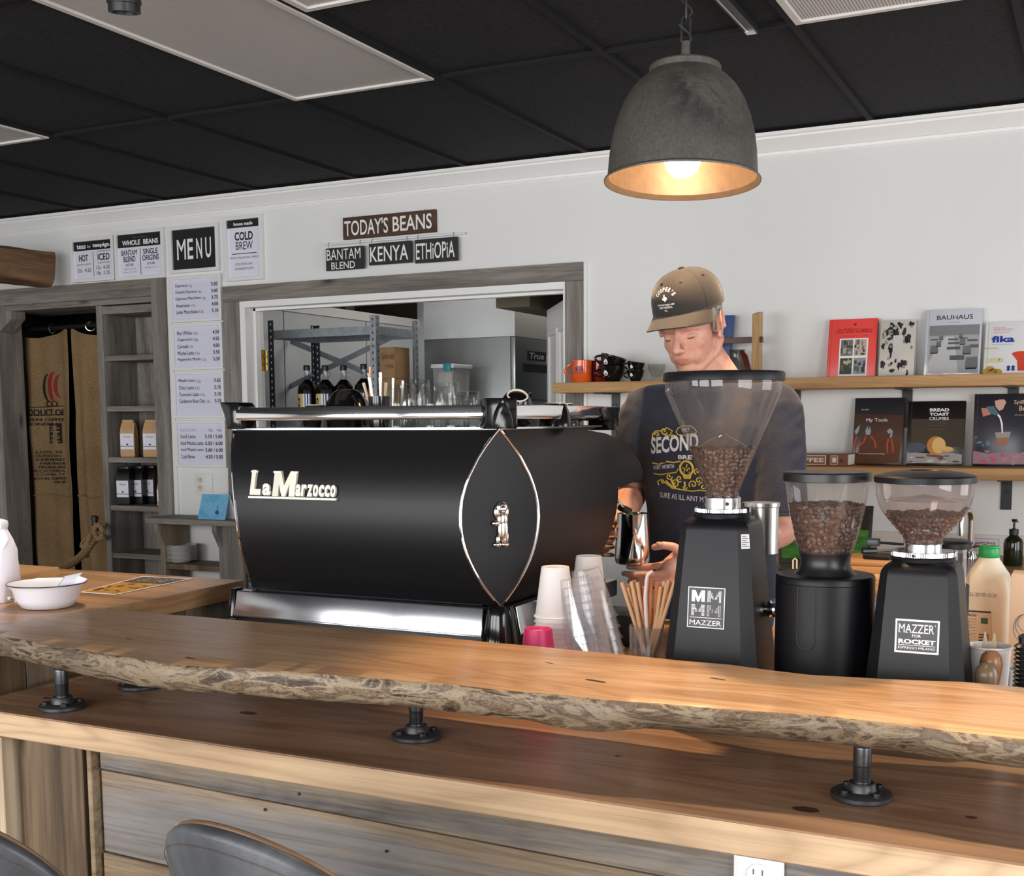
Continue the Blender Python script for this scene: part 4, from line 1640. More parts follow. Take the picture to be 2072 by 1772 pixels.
def knurl(m, c, r, z0, z1, n=90):
    rs = []
    for z, rr in ((z0, r * 0.97), (z0 + 0.001, r), (z1 - 0.001, r), (z1, r * 0.97)):
        ring = []
        for i in range(n * 2):
            a = 2 * PI * i / (n * 2)
            q = rr * (1.0 if i % 2 else 0.975)
            ring.append(V((c.x + math.cos(a) * q, c.y + math.sin(a) * q, z)))
        rs.append(ring)
    m.rings(rs)


def zpix(c, px):
    return lambda y: at(px, y, Y=c.y).z


M_PLATE = plain('label_plate', S(28, 29, 32), 0.4)

# --- tall grinder with the large cone
c = at(1461, 1050, Y=2.15)
c = V((c.x, 2.15, CTR))
Z = zpix(c, 1461)
g1 = thing('coffee_grinder', 'tallest black coffee grinder with the large clear cone hopper', 'coffee grinder', c)
mazzer(c, Z(1040), 0.064, 0.048, 0.094, 0.068, g1)
cz = c.copy()
mb = MB(M_STEEL)
mb.mat(M_GR).lathe([(0.052, Z(1046)), (0.053, Z(1037)), (0.05, Z(1034))], (c.x, c.y, 0), 40)
mb.mat(M_CHROME)
knurl(mb, V((c.x, c.y, 0)), 0.0505, Z(1036), Z(1026))
mb.build('adjusting_ring', g1)
mb = MB(M_STEEL)
mb.lathe([(0.034, Z(1027)), (0.034, Z(1006)), (0.031, Z(1004))], (c.x, c.y, 0), 36)
mb.mat(M_INK).lathe([(0.0035, 0), (0.0035, 0.0012)], (c.x + 0.018, c.y - 0.0288, Z(1017)), 12, axis=(0.53, -0.85, 0))
mb.build('collar', g1)
h1 = [(0.0305, Z(1006)), (0.0305, Z(992)), (0.0335, Z(985)), (0.070, Z(885)), (0.104, Z(798)), (0.1065, Z(790)), (0.1065, Z(770))]
mb = MB(M_HOP)
mb.lathe(h1, (c.x, c.y, 0), 64, cap0=False, cap1=False)
hp_ = mb.build('hopper', g1)
mb = MB(M_HOP)
mb.lathe([(0.047, Z(912)), (0.047, Z(906)), (0.044, Z(902)), (0.002, Z(876))], (c.x, c.y, 0), 40, cap0=False)
mb.build('bean_guard', hp_)
mb = MB(M_GR)
mb.lathe([(0.1075, Z(772)), (0.1105, Z(771)), (0.1105, Z(757)), (0.108, Z(753)), (0.002, Z(752))], (c.x, c.y, 0), 64)
mb.build('lid', hp_)


def prof_r(prof):
    pr = sorted((z, r) for r, z in prof)
    return lambda z: interp(pr, z)


bean_cloud('coffee_beans', 'roasted coffee beans in the cone hopper of the tallest grinder', prof_r(h1), Z(906), V((c.x, c.y, Z(1000))), 2, 3)
# doser drum, knob, label, sticker
mb = MB(M_STEEL)
dc = V((c.x + 0.040, c.y + 0.125, 0))
mb.lathe([(0.034, Z(1130)), (0.034, Z(1034)), (0.036, Z(1032)), (0.036, Z(1024)), (0.01, Z(1022))], dc, 32)
mb.build('doser_drum', g1)
mb = MB(M_CHROME)
kc = at(1562, 1232, Y=c.y + 0.03)
kx = c.x + 0.076
mb.tube([(kx, kc.y, kc.z), (kx + 0.012, kc.y, kc.z)], 0.008, 12)
mb.lathe([(0.008, 0.004), (0.0155, 0.006), (0.016, 0.01), (0.012, 0.013), (0.012, 0.015), (0.016, 0.017), (0.0155, 0.021), (0.008, 0.023)], (kx, kc.y, kc.z), 24, axis=(1, 0.0, 0))
mb.build('knob', g1)


def front_y(c, z, at_, ab, ztop):
    t = (z - (CTR + 0.03)) / (ztop - 0.026 - CTR - 0.03)
    return c.y - (ab + (at_ - ab) * t)


def plate(mm, c, px0, px1, py0, py1, at_, ab, ztop, px):
    """label plate lying on the sloping front; returns a placing function"""
    Zf = zpix(c, px)
    z0, z1 = Zf(py1), Zf(py0)
    x0, x1 = at(px0, (py0 + py1) / 2, Y=c.y - 0.08).x, at(px1, (py0 + py1) / 2, Y=c.y - 0.08).x
    y0, y1 = front_y(c, z0, at_, ab, ztop), front_y(c, z1, at_, ab, ztop)
    def P(a, b, off=0.0008):
        return V((x0 + (x1 - x0) * a, y0 + (y1 - y0) * b - off, z0 + (z1 - z0) * b))
    return P


def prect(m, P, a0, a1, b0, b1, off=0.0012):
    m.face((P(a0, b0, off), P(a1, b0, off), P(a1, b1, off), P(a0, b1, off)))


def ptext(m, P, txt, a0, a1, b0, b1, off=0.0012, bold=0.02, **k):
    p = P(a0, b0, off)
    m.text(txt, p, P(a1, b0, off) - p, P(a0, b1, off) - p, bold=bold, **k)


def border(m, P, w, off=0.0012, asp=1.0):
    for a0, a1, b0, b1 in ((0, 1, 0, w), (0, 1, 1 - w, 1), (0, w / asp, w, 1 - w), (1 - w / asp, 1, w, 1 - w)):
        prect(m, P, a0, a1, b0, b1, off)


P = plate(None, c, 1391, 1466, 1178, 1257, 0.064, 0.094, Z(1040), 1461)
mb = MB(M_PLATE)
prect(mb, P, 0, 1, 0, 1, 0.0008)
mb.mat(M_WHITEP)
border(mb, P, 0.022)
for q_ in MQ:
    mb.face([P(0.10 + 0.36 * m_pts[i][0], 0.64 + 0.28 * m_pts[i][1], 0.0012) for i in q_])
ptext(mb, P, 'MAZZER', 0.07, 0.92, 0.07, 0.19, bold=0.006)
prect(mb, P, 0.07, 0.92, 0.245, 0.258)
# the three striped versions of the letter are built from bars
for (a0, a1, b0, b1, vert, nb) in ((0.53, 0.91, 0.64, 0.92, True, 11), (0.10, 0.46, 0.30, 0.58, False, 9), (0.53, 0.91, 0.30, 0.58, None, 9)):
    def inside(u, v):
        if u < 0.22 or u > 0.78:
            return True
        k = abs(u - 0.5) / 0.28
        return v > 0.25 + 0.0 and (1 - k) * 0.75 < (1 - v) + 0.001 and (1 - v) < (1 - k) * 0.75 + 0.42
    nu = nb * 2
    for i in range(nu):
        for j in range(nu):
            if vert is True and i % 2:
                continue
            if vert is False and j % 2:
                continue
            if vert is None and (i % 2 or j % 2):
                continue
            u0, u1 = i / nu, (i + 1) / nu
            v0, v1 = j / nu, (j + 1) / nu
            if inside((u0 + u1) / 2, (v0 + v1) / 2):
                prect(mb, P, a0 + (a1 - a0) * u0, a0 + (a1 - a0) * u1, b0 + (b1 - b0) * v0, b0 + (b1 - b0) * v1)
mb.build('label', g1, recalc=False)
# small silver sticker on the side
mb = MB(plain('silver_sticker', S(196, 196, 196), 0.4, 0.2))
za, zb_ = Z(1101), Z(1073)
def sxz(z):
    t = (z - (CTR + 0.03)) / (Z(1040) - 0.026 - CTR - 0.03)
    a = 0.094 + (0.064 - 0.094) * t
    b = 0.068 + (0.048 - 0.068) * t
    return a, b
aa, ba = sxz(za)
ab_, bb_ = sxz(zb_)
def SP(u, v):
    a, b = aa + (ab_ - aa) * v, ba + (bb_ - ba) * v
    z = za + (zb_ - za) * v
    p0 = V((b, -a, 0))
    p1 = V((a, -b, 0))
    q = p0.lerp(p1, u) + V((0.0007, -0.0007, 0))
    return V((c.x + q.x, c.y + q.y, z))
mb.face((SP(0.25, 0), SP(0.98, 0), SP(0.98, 1), SP(0.25, 1)))
mb.mat(M_INKG)
for i in range(6):
    v = 0.14 + i * 0.135
    q = [SP(0.33, v), SP(0.9 - 0.2 * (i % 2), v), SP(0.9 - 0.2 * (i % 2), v + 0.045), SP(0.33, v + 0.045)]
    mb.face([p + V((0.0003, -0.0003, 0)) for p in q])
mb.build('sticker', g1, recalc=False)

# --- round grinder in the middle
c = at(1671, 1100, Y=2.15)
c = V((c.x, 2.15, CTR))
Z = zpix(c, 1671)
g2 = thing('coffee_grinder', 'round black cylinder coffee grinder, middle of the three grinders', 'coffee grinder', c)
mb = MB(M_GR)
RB = 0.0865
zt2 = Z(1161)
mb.lathe([(RB, CTR + 0.001), (RB, zt2 - 0.013), (RB - 0.0008, zt2 - 0.0125), (RB, zt2 - 0.012), (RB, zt2 - 0.003), (RB - 0.002, zt2), (0.056, zt2 + 0.001)], (c.x, c.y, 0), 72)
mb.build('body', g2)
mb = MB(M_BLACKP)
mb.lathe([(0.056, zt2), (0.049, zt2 + 0.006), (0.0435, zt2 + 0.016), (0.0435, Z(1127)), (0.046, Z(1118)), (0.047, Z(1114))], (c.x, c.y, 0), 48)
mb.build('neck', g2)
h2 = [(0.0465, Z(1117)), (0.048, Z(1111)), (0.0555, Z(1085)), (0.0625, Z(1050)), (0.069, Z(1010)), (0.0735, Z(975)), (0.0745, Z(966))]
mb = MB(M_HOP)
mb.lathe(h2, (c.x, c.y, 0), 56, cap0=False, cap1=False)
hp_ = mb.build('hopper', g2)
mb = MB(M_BLACKP)
mb.lathe([(0.0745, Z(973)), (0.0765, Z(972)), (0.0765, Z(957)), (0.0745, Z(954)), (0.002, Z(953))], (c.x, c.y, 0), 56)
mb.build('lid', hp_)
bean_cloud('coffee_beans', 'roasted coffee beans filling the hopper of the round grinder', prof_r(h2), Z(1021), V((c.x, c.y, Z(1113))), 2, 8)
# grooved panel on the front: long rounded outline and the horizontal joint
mb = MB(M_INK)
dirc = V((-0.16, -1, 0)).normalized()
a0 = math.atan2(dirc.y, dirc.x)
def cyl(ang, z, rr=RB + 0.0002):
    return V((c.x + math.cos(ang) * rr, c.y + math.sin(ang) * rr, z))
hw = 0.0165 / RB
zt_, zb_ = zt2 - 0.014, Z(1300)
pts = [cyl(a0 - hw, zt_ - (zt_ - zb_ - 0.0165) * i / 8) for i in range(9)]
for i in range(1, 13):
    t = PI * i / 12
    pts.append(cyl(a0 - hw * math.cos(t), zb_ + 0.0165 - 0.0165 * math.sin(t)))
pts += [cyl(a0 + hw, zt_ - (zt_ - zb_ - 0.0165) * i / 8) for i in range(7, -1, -1)]
mb.tube(pts, 0.0013, 6)
mb.build('panel_groove', g2)

# --- grinder with the dome lid
c = at(1868, 1100, Y=2.12)
c = V((c.x, 2.12, CTR))
Z = zpix(c, 1868)
g3 = thing('coffee_grinder', 'black coffee grinder with domed lid and bowl hopper, beside the milk jug', 'coffee grinder', c)
mazzer(c, Z(1128), 0.062, 0.048, 0.088, 0.062, g3)
mb = MB(M_GR)
mb.lathe([(0.052, Z(1133)), (0.053, Z(1127)), (0.05, Z(1124))], (c.x, c.y, 0), 40)
mb.mat(M_CHROME)
knurl(mb, V((c.x, c.y, 0)), 0.053, Z(1124), Z(1113))
mb.mat(M_INK).lathe([(0.003, 0), (0.003, 0.001)], (c.x - 0.008, c.y - 0.0524, Z(1119)), 10, axis=(-0.15, -1, 0))
mb.build('adjusting_ring', g3)
mb = MB(M_STEEL)
mb.lathe([(0.0305, Z(1114)), (0.0305, Z(1099)), (0.0325, Z(1097))], (c.x, c.y, 0), 36)
mb.build('collar', g3)
h3 = [(0.032, Z(1100)), (0.032, Z(1090)), (0.035, Z(1083)), (0.052, Z(1060)), (0.066, Z(1040)), (0.0745, Z(1022)), (0.079, Z(1000)), (0.080, Z(972))]
mb = MB(M_HOPD)
mb.lathe(h3, (c.x, c.y, 0), 56, cap0=False, cap1=False)
hp_ = mb.build('hopper', g3)
mb = MB(M_GR)
mb.lathe([(0.0805, Z(976)), (0.083, Z(975)), (0.083, Z(964)), (0.081, Z(961)), (0.06, Z(955)), (0.035, Z(951)), (0.028, Z(951)), (0.026, Z(953)), (0.002, Z(953))], (c.x, c.y, 0), 56)
mb.build('lid', hp_)
mb = MB(M_HOPD)
mb.lathe([(0.064, Z(1012)), (0.062, Z(1011)), (0.02, Z(1004)), (0.002, Z(1000))], (c.x, c.y, 0), 32, cap0=False)
mb.prism([(c.x + 0.004, c.y, Z(1078)), (c.x + 0.012, c.y, Z(1078)), (c.x + 0.022, c.y, Z(1012)), (c.x + 0.012, c.y, Z(1012))], (0, 0.004, 0))
mb.build('bean_guard', hp_)
bean_cloud('coffee_beans', 'low heap of roasted beans in the bowl hopper under the domed lid', prof_r(h3), Z(1040), V((c.x, c.y, Z(1096))), 2, 5)
# two levers with black knobs, doser behind
for (p0, p1, lab) in (((1828, 1101), (1768, 1097), 0), ((1812, 1113), (1752, 1114), 1)):
    a, b = at(p0[0], p0[1], Y=c.y - 0.02), at(p1[0], p1[1], Y=c.y - 0.045)
    m = MB(M_STEEL if lab else M_GR)
    m.tube([a, b], 0.0022, 8)
    m.mat(M_BLACKP)
    q = b.lerp(a, 0.25)
    if lab:
        m.tube([b - (a - b) * 0.12, b.lerp(a, 0.35)], 0.0058, 10)
    else:
        m.obox(b, (0.02, 0.016, 0.013), None, 0.002)
    m.build('lever', g3)
mb = MB(clear('doser_clear', (0.86, 0.86, 0.86), 1.0))
dc = V((c.x + 0.020, c.y + 0.13, 0))
mb.lathe([(0.044, Z(1200)), (0.044, Z(1120))], dc, 32, cap0=False, cap1=False)
mb.mat(M_GR).lathe([(0.046, Z(1122)), (0.047, Z(1110)), (0.042, Z(1106)), (0.002, Z(1105))], dc, 32)
mb.mat(M_GR).lathe([(0.044, Z(1260)), (0.044, Z(1200))], dc, 24)
mb.build('doser_drum', g3)
P = plate(None, c, 1810, 1900, 1241, 1306, 0.062, 0.088, Z(1128), 1868)
mb = MB(M_PLATE)
prect(mb, P, 0, 1, 0, 1, 0.0008)
mb.mat(M_WHITEP)
border(mb, P, 0.055, asp=1.35)
# serif capitals: plain letters with slab feet and tops
ptext(mb, P, 'MAZZER', 0.08, 0.88, 0.60, 0.86, bold=0.012)
for i in range(5):
    u = 0.08 + i * 0.16
    prect(mb, P, u, u + 0.05, 0.60, 0.615)
ptext(mb, P, 'R', 0.895, 0.92, 0.82, 0.87, bold=0.0)
ptext(mb, P, 'FOR', 0.39, 0.59, 0.475, 0.555, bold=0.01)
ptext(mb, P, 'ROCKET', 0.08, 0.92, 0.27, 0.41, bold=0.04)
prect(mb, P, 0.08, 0.92, 0.225, 0.24)
ptext(mb, P, 'ESPRESSO MILANO', 0.08, 0.92, 0.12, 0.19, bold=0.004)
mb.build('label', g3, recalc=False)
# ------------------------------------------------------------------ signs and menu panels on the back wall
M_SIGNF = plain('sign_frame_white', S(228, 227, 226), 0.4)
M_CARD = plain('sign_card', S(226, 226, 238), 0.55)


class Board:
    """flat printed panel parallel to the wall; a, b run 0..1 across and up its face"""

    def __init__(s, x0, x1, z0, z1, y):
        s.x0, s.x1, s.z0, s.z1, s.y = x0, x1, z0, z1, y

    def P(s, a, b, off=0.0):
        return V((s.x0 + (s.x1 - s.x0) * a, s.y - off, s.z0 + (s.z1 - s.z0) * b))

    def rect(s, m, a0, a1, b0, b1, off=0.0006):
        m.face((s.P(a0, b0, off), s.P(a1, b0, off), s.P(a1, b1, off), s.P(a0, b1, off)))

    def text(s, m, t, a0, a1, b0, b1, off=0.0009, bold=0.012, **k):
        p = s.P(a0, b0, off)
        m.text(t, p, s.P(a1, b0, off) - p, s.P(a0, b1, off) - p, bold=bold, **k)


def bx(px0, px1, py0, py1, y):
    """board extents from the photograph's four edges (measured at mid side)"""
    cy, cx = (py0 + py1) / 2, (px0 + px1) / 2
    return at(px0, cy, Y=y).x, at(px1, cy, Y=y).x, at(cx, py1, Y=y).z, at(cx, py0, Y=y).z


def framed(name, label, x0, x1, z0, z1, group, fw=0.018, dep=0.022, cat='sign'):
    t = thing(name, label, cat, ((x0 + x1) / 2, WY, z0), group)
    m = MB(M_SIGNF)
    y0, y1 = WY - dep, WY - 0.0004
    m.box(x0, x0 + fw, y0, y1, z0, z1, 0.001, 1)
    m.box(x1 - fw, x1, y0, y1, z0, z1, 0.001, 1)
    m.box(x0 + fw, x1 - fw, y0, y1, z0, z0 + fw, 0.001, 1)
    m.box(x0 + fw, x1 - fw, y0, y1, z1 - fw, z1, 0.001, 1)
    m.build('frame', t)
    b = Board(x0 + fw, x1 - fw, z0 + fw, z1 - fw, WY - 0.009)
    m = MB(M_CARD)
    m.face((b.P(0, 0), b.P(1, 0), b.P(1, 1), b.P(0, 1)))
    return t, b, m


SG = 'framed menu signs on the white wall'
t, b, m = framed('menu_sign', 'framed sign with HOT and ICED tea prices, first of the sign row', *bx(148, 235, 481, 570, WY), SG)
m.mat(M_INK)
b.rect(m, 0.0, 1.0, 0.76, 1.0)
b.text(m, 'HOT', 0.13, 0.37, 0.47, 0.65, bold=0.02)
b.text(m, 'ICED', 0.62, 0.93, 0.47, 0.65, bold=0.02)
b.rect(m, 0.5, 0.512, 0.06, 0.72)
m.mat(M_INKG)
b.text(m, 'HOUSE BREWED', 0.6, 0.95, 0.69, 0.73, bold=0)
b.text(m, 'ASSORTED VARIETIES', 0.06, 0.45, 0.37, 0.41, bold=0)
b.text(m, 'UNSWEETENED', 0.62, 0.93, 0.385, 0.425, bold=0)
b.text(m, '12z  4.25', 0.08, 0.44, 0.18, 0.28)
b.text(m, '12z  4.50', 0.58, 0.92, 0.23, 0.33)
b.text(m, '18z  5.25', 0.58, 0.92, 0.08, 0.18)
m.mat(M_WHITEP)
b.text(m, 'teas', 0.08, 0.32, 0.81, 0.93, 0.0012, 0.02)
b.text(m, 'by', 0.36, 0.45, 0.81, 0.9, 0.0012, 0.0)
b.text(m, 'teapigs.', 0.5, 0.96, 0.80, 0.93, 0.0012, 0.03)
m.build('card', t, recalc=False)

t, b, m = framed('menu_sign', 'framed WHOLE BEANS sign, second of the sign row', *bx(237, 336, 466, 566, WY), SG)
m.mat(M_INK)
b.rect(m, 0, 1, 0.70, 1.0)
for tx, a0, a1, b0, b1 in (('BANTAM', 0.07, 0.43, 0.51, 0.64), ('BLEND', 0.12, 0.39, 0.36, 0.49), ('SINGLE', 0.57, 0.9, 0.51, 0.64), ('ORIGINS', 0.55, 0.92, 0.36, 0.49)):
    b.text(m, tx, a0, a1, b0, b1, bold=0.015)
b.rect(m, 0.5, 0.512, 0.04, 0.66)
m.mat(M_INKG)
b.text(m, '$17.00', 0.17, 0.34, 0.25, 0.32)
b.text(m, '$19.00', 0.66, 0.83, 0.25, 0.32)
b.text(m, 'Half Pound Bag', 0.12, 0.39, 0.17, 0.2, bold=0)
b.text(m, 'Roasted on Site Daily', 0.1, 0.42, 0.1, 0.13, bold=0)
b.text(m, 'Rotating Selection', 0.6, 0.9, 0.18, 0.21, bold=0)
m.mat(M_WHITEP)
b.text(m, 'WHOLE  BEANS', 0.1, 0.92, 0.745, 0.865, 0.0012, 0.03)
m.mat(M_INKG)
b.text(m, 'take  freshness', 0.33, 0.68, 0.91, 0.95, 0.0012, 0.0)
m.build('card', t, recalc=False)

t, b, m = framed('menu_sign', 'framed black sign with MENU in large white letters', *bx(347, 446, 456, 551, WY), SG)
m.mat(M_INK)
b.rect(m, 0, 1, 0, 1)
m.mat(M_WHITEP)
for i, ch_ in enumerate('MENU'):
    b.text(m, ch_, 0.10 + i * 0.205 + (0.035 if i else 0), 0.10 + i * 0.205 + (0.165 if i else 0.20), 0.25, 0.76, 0.0012, 0.015)
m.build('card', t, recalc=False)

t, b, m = framed('menu_sign', 'framed COLD BREW sign standing highest in the sign row', *bx(458, 535, 437, 568, WY), SG)
m.mat(M_INK)
b.rect(m, 0, 1, 0.865, 1.0)
b.text(m, 'COLD', 0.22, 0.78, 0.64, 0.79, bold=0.03)
b.text(m, 'BREW', 0.25, 0.77, 0.48, 0.62, bold=0.0)
b.rect(m, 0.12, 0.88, 0.405, 0.418)
m.mat(M_INKG)
b.text(m, 'SMOOTH, MELLOW AND COMPLEX', 0.06, 0.94, 0.32, 0.36, bold=0)
b.text(m, 'COLD-STEEPED DAILY', 0.22, 0.76, 0.21, 0.25, bold=0)
b.text(m, 'FOR MAXIMUM FLAVOR', 0.2, 0.78, 0.13, 0.17, bold=0)
m.mat(M_WHITEP)
b.text(m, 'house made', 0.2, 0.78, 0.90, 0.96, 0.0012, 0.03)
m.build('card', t, recalc=False)

MENUS = [((349, 452, 558, 651), [('Espresso', '2z', '3.00'), ('Double Espresso', '4z', '3.60'), ('Espresso Macchiato', '4z', '3.75'), ('Americano', '12z', '4.00'), ('Latte Macchiato', '12z', '5.10')], 'menu panel listing Espresso to Latte Macchiato, top of the price column'),
         ((355, 455, 654, 748), [('Flat White', '10z', '4.50'), ('Cappuccino', '10z', '4.50'), ('Cortado', '7z', '4.00'), ('Mocha Latte', '12z', '5.50'), ('Peppermint Mocha', '12z', '5.50')], 'menu panel listing Flat White to Peppermint Mocha, second in the price column'),
         ((359, 458, 751, 846), [('Maple Latte', '12z', '5.65'), ('Chai Latte', '12z', '5.10'), ('Turmeric Latte', '12z', '5.10'), ('Cardamom Rose Chai', '12z', '5.10'), None], 'menu panel listing Maple Latte to Cardamom Rose Chai, third in the price column'),
         ((361, 461, 850, 945), [('Iced Drinks', '', '12z   16z'), ('Iced Latte', '', '5.10 / 5.60'), ('Iced Mocha Latte', '', '5.50 / 6.00'), ('Iced Maple Latte', '', '5.60 / 6.00'), ('Cold Brew', '', '4.50 / 5.00')], 'iced drinks menu panel, lowest in the price column')]
cx0, cx1 = at(349, 605, Y=WY).x, at(452, 605, Y=WY).x
M_CARDB = plain('sign_card_bluish', S(216, 216, 232), 0.5)
for i, (q, lines, lab) in enumerate(MENUS):
    _, _, z0, z1 = bx(*q, WY)
    t, b, m = framed('price_sign', lab, cx0, cx1, z0, z1, 'price panels in a column', 0.016)
    m.mats[0] = M_CARDB
    for k, ln in enumerate(lines):
        if not ln:
            continue
        y0 = 0.80 - k * 0.165
        if i == 3 and k == 0:
            m.mat(plain('faded_ink', S(176, 176, 190), 0.6))
            b.text(m, ln[0], 0.05, 0.40, y0, y0 + 0.075, bold=0.0)
            m.mat(M_INKG)
            b.text(m, ln[2], 0.66, 0.95, y0, y0 + 0.065, bold=0)
            continue
        m.mat(M_INK)
        wd = 0.028 * len(ln[0]) + 0.05
        b.text(m, ln[0], 0.05, 0.05 + wd, y0, y0 + 0.09, bold=0.006)
        wp_ = 0.034 * len(ln[2])
        b.text(m, ln[2], 0.96 - wp_, 0.96, y0, y0 + 0.09, bold=0.02)
        if ln[1]:
            m.mat(M_INKG)
            b.text(m, ln[1], 0.05 + wd + 0.03, 0.05 + wd + 0.03 + 0.032 * len(ln[1]), y0, y0 + 0.07, bold=0)
    m.build('card', t, recalc=False)

# TODAY'S BEANS board, rod and three tags
W_SIGN = wood('sign_brown', S(96, 68, 50), S(76, 52, 38), S(52, 34, 25), 0, 1.2, 0.6, 0.3, 0.3, seed=41)
M_PAINT = plain('hand_painted_white', S(236, 234, 228), 0.6)
M_CHALK = plain('tag_black', S(30, 30, 32), 0.6, var=0.1)
x0, x1, z0, z1 = bx(698, 885, 433, 478, WY)
t = thing('beans_sign', "brown wooden board painted TODAY'S BEANS on the wall", 'sign', ((x0 + x1) / 2, WY, z0))
mb = MB(W_SIGN)
mb.box(x0, x1, WY - 0.02, WY - 0.0005, z0, z1, 0.002, 1)
bo_ = mb.build('board', t)
b = Board(x0, x1, z0, z1, WY - 0.0205)
mb = MB(M_PAINT)
b.text(mb, "TODAY'S", 0.02, 0.5, 0.14, 0.86, 0.0004, 0.012)
b.text(mb, 'BEANS', 0.55, 0.965, 0.16, 0.84, 0.0004, 0.012)
mb.build('lettering', bo_, recalc=False)
for hx in (0.1, 0.88):
    m = MB(M_STEEL)
    p = b.P(hx, 1.0)
    m.tube([(p.x, WY - 0.004, p.z + 0.008), (p.x, WY - 0.012, p.z + 0.004), (p.x, WY - 0.012, p.z - 0.002)], 0.0012, 6)
    m.build('hook', t)
ra, rb = at(652, 497, Y=WY - 0.02), at(940, 470, Y=WY - 0.02)
rb.z = ra.z = (ra.z + rb.z) / 2
t = thing('hanging_rod', 'thin white rod on the wall carrying the three bean tags', 'rod', ra)
mb = MB(M_TRIM)
mb.tube([ra, rb], 0.005, 10)
mb.build('rod', t)
for px in (756, 820):
    p = at(px, 487, Y=WY - 0.02)
    m = MB(M_TRIM)
    m.tube([(p.x, WY - 0.0005, ra.z), (p.x, WY - 0.02, ra.z)], 0.003, 8)
    m.build('bracket', t)
for (q, l1, l2, lab) in (((660, 736, 500, 545), 'BANTAM', 'BLEND', 'black tag painted BANTAM BLEND hanging from the rod'), ((747, 832, 490, 533), 'KENYA', None, 'black tag painted KENYA hanging from the rod'), ((840, 926, 482, 529), 'ETHiOPiA', None, 'black tag painted ETHIOPIA hanging from the rod')):
    x0, x1, z0, z1 = bx(*q, WY - 0.03)
    z0 -= 0.002
    t = thing('bean_tag', lab, 'sign', ((x0 + x1) / 2, WY - 0.03, z0), 'bean name tags on the rod')
    m = MB(M_CHALK)
    m.box(x0, x1, WY - 0.034, WY - 0.022, z0, z1, 0.0015, 1)
    bo_ = m.build('board', t)
    b = Board(x0, x1, z0, z1, WY - 0.0342)
    m = MB(M_PAINT)
    if l2:
        b.text(m, l1, 0.03, 0.93, 0.46, 0.93, 0.0004, 0.006)
        b.text(m, l2, 0.15, 0.78, 0.05, 0.36, 0.0004, 0.006)
    else:
        b.text(m, l1, 0.03, 0.94, 0.14, 0.84, 0.0004, 0.008)
    m.build('lettering', bo_, recalc=False)
    for u in (0.06, 0.9):
        p = b.P(u, 1.0)
        hk = MB(M_INKG)
        hk.tube([(p.x, WY - 0.028, z1 - 0.002), (p.x, WY - 0.028, ra.z - 0.004), (p.x, WY - 0.026, ra.z + 0.006), (p.x, WY - 0.018, ra.z + 0.0072), (p.x, WY - 0.013, ra.z + 0.001)], 0.0012, 6)
        hk.build('hook', t)

# ------------------------------------------------------------------ wooden wall shelves with brackets
W_SH = wood('shelf_oak', S(206, 166, 116), S(190, 148, 98), S(162, 120, 76), 0, 0.9, 0.5, 0.35, 0.2, 0.0, 0.35, bumps=0.05, seed=51)
SD = 0.255
SY = WY - SD
sa = at(1118, 772, Y=SY)
sb = at(2072, 757, Y=SY)
Z_UP = (sa.z + sb.z) / 2
ul = thing('wall_shelf', 'upper oak wall shelf with mugs and upright books', 'shelf', (sa.x, SY, Z_UP), 'oak wall shelves')
mb = MB(W_SH)
mb.box(sa.x, 0.9, SY, WY - 0.0005, Z_UP - 0.045, Z_UP, 0.003)
mb.build('board', ul)
lo_ = at(1700, 944, Y=SY)
Z_LO = lo_.z
ll_ = thing('wall_shelf', 'lower oak wall shelf with the dark cookbooks', 'shelf', (-1.4, SY, Z_LO), 'oak wall shelves')
mb = MB(W_SH)
mb.box(-1.52, 0.9, SY, WY - 0.0005, Z_LO - 0.045, Z_LO, 0.003)
mb.build('board', ll_)


def bracket(t, px, py, zt, down=0.2, lipw=0.02):
    p = at(px, py, Y=WY - 0.004)
    m = MB(M_BLACKM)
    m.box(p.x - lipw, p.x + lipw, WY - 0.006, WY - 0.0006, zt - 0.052 - down, zt - 0.0455, 0.001, 1)
    m.box(p.x - lipw, p.x + lipw, WY - 0.22, WY - 0.006, zt - 0.051, zt - 0.0455, 0.001, 1)
    m.lathe([(0.008, -0.006), (0.006, -0.009)], (p.x, WY, zt - 0.10), 12, axis=(0, 1, 0))
    m.build('bracket', t)


bracket(ul, 1246, 830, Z_UP)
bracket(ul, 1610, 830, Z_UP)
bracket(ul, 1836, 800, Z_UP, 0.15)
bracket(ul, 2050, 800, Z_UP, 0.15)
bracket(ll_, 2036, 1010, Z_LO, 0.12)
bracket(ll_, 1520, 1010, Z_LO, 0.12)
# short shelf behind the machine
sc_ = at(1246, 852, Y=WY - 0.12)
ss = thing('corner_shelf', 'short oak shelf holding glasses, behind the machine and the barista', 'shelf', (sc_.x, WY - 0.12, sc_.z))
mb = MB(W_SH)
mb.box(sc_.x - 0.03, sc_.x + 0.26, WY - 0.13, WY - 0.0005, sc_.z - 0.02, sc_.z, 0.002)
mb.build('board', ss)

# ------------------------------------------------------------------ mugs on the upper shelf
M_ORANGE = plain('orange_glaze', S(226, 92, 32), 0.12, spec=0.6)
M_REDG = plain('red_glaze', S(150, 34, 20), 0.12, spec=0.6)
M_PURPLE = plain('purple_print', S(110, 26, 66), 0.4)


def curved(c, r, ang, w, z):
    """point on a cylinder wall, w metres sideways of the direction ang"""
    a = ang + w / r
    return V((c.x + math.cos(a) * r, c.y + math.sin(a) * r, z))


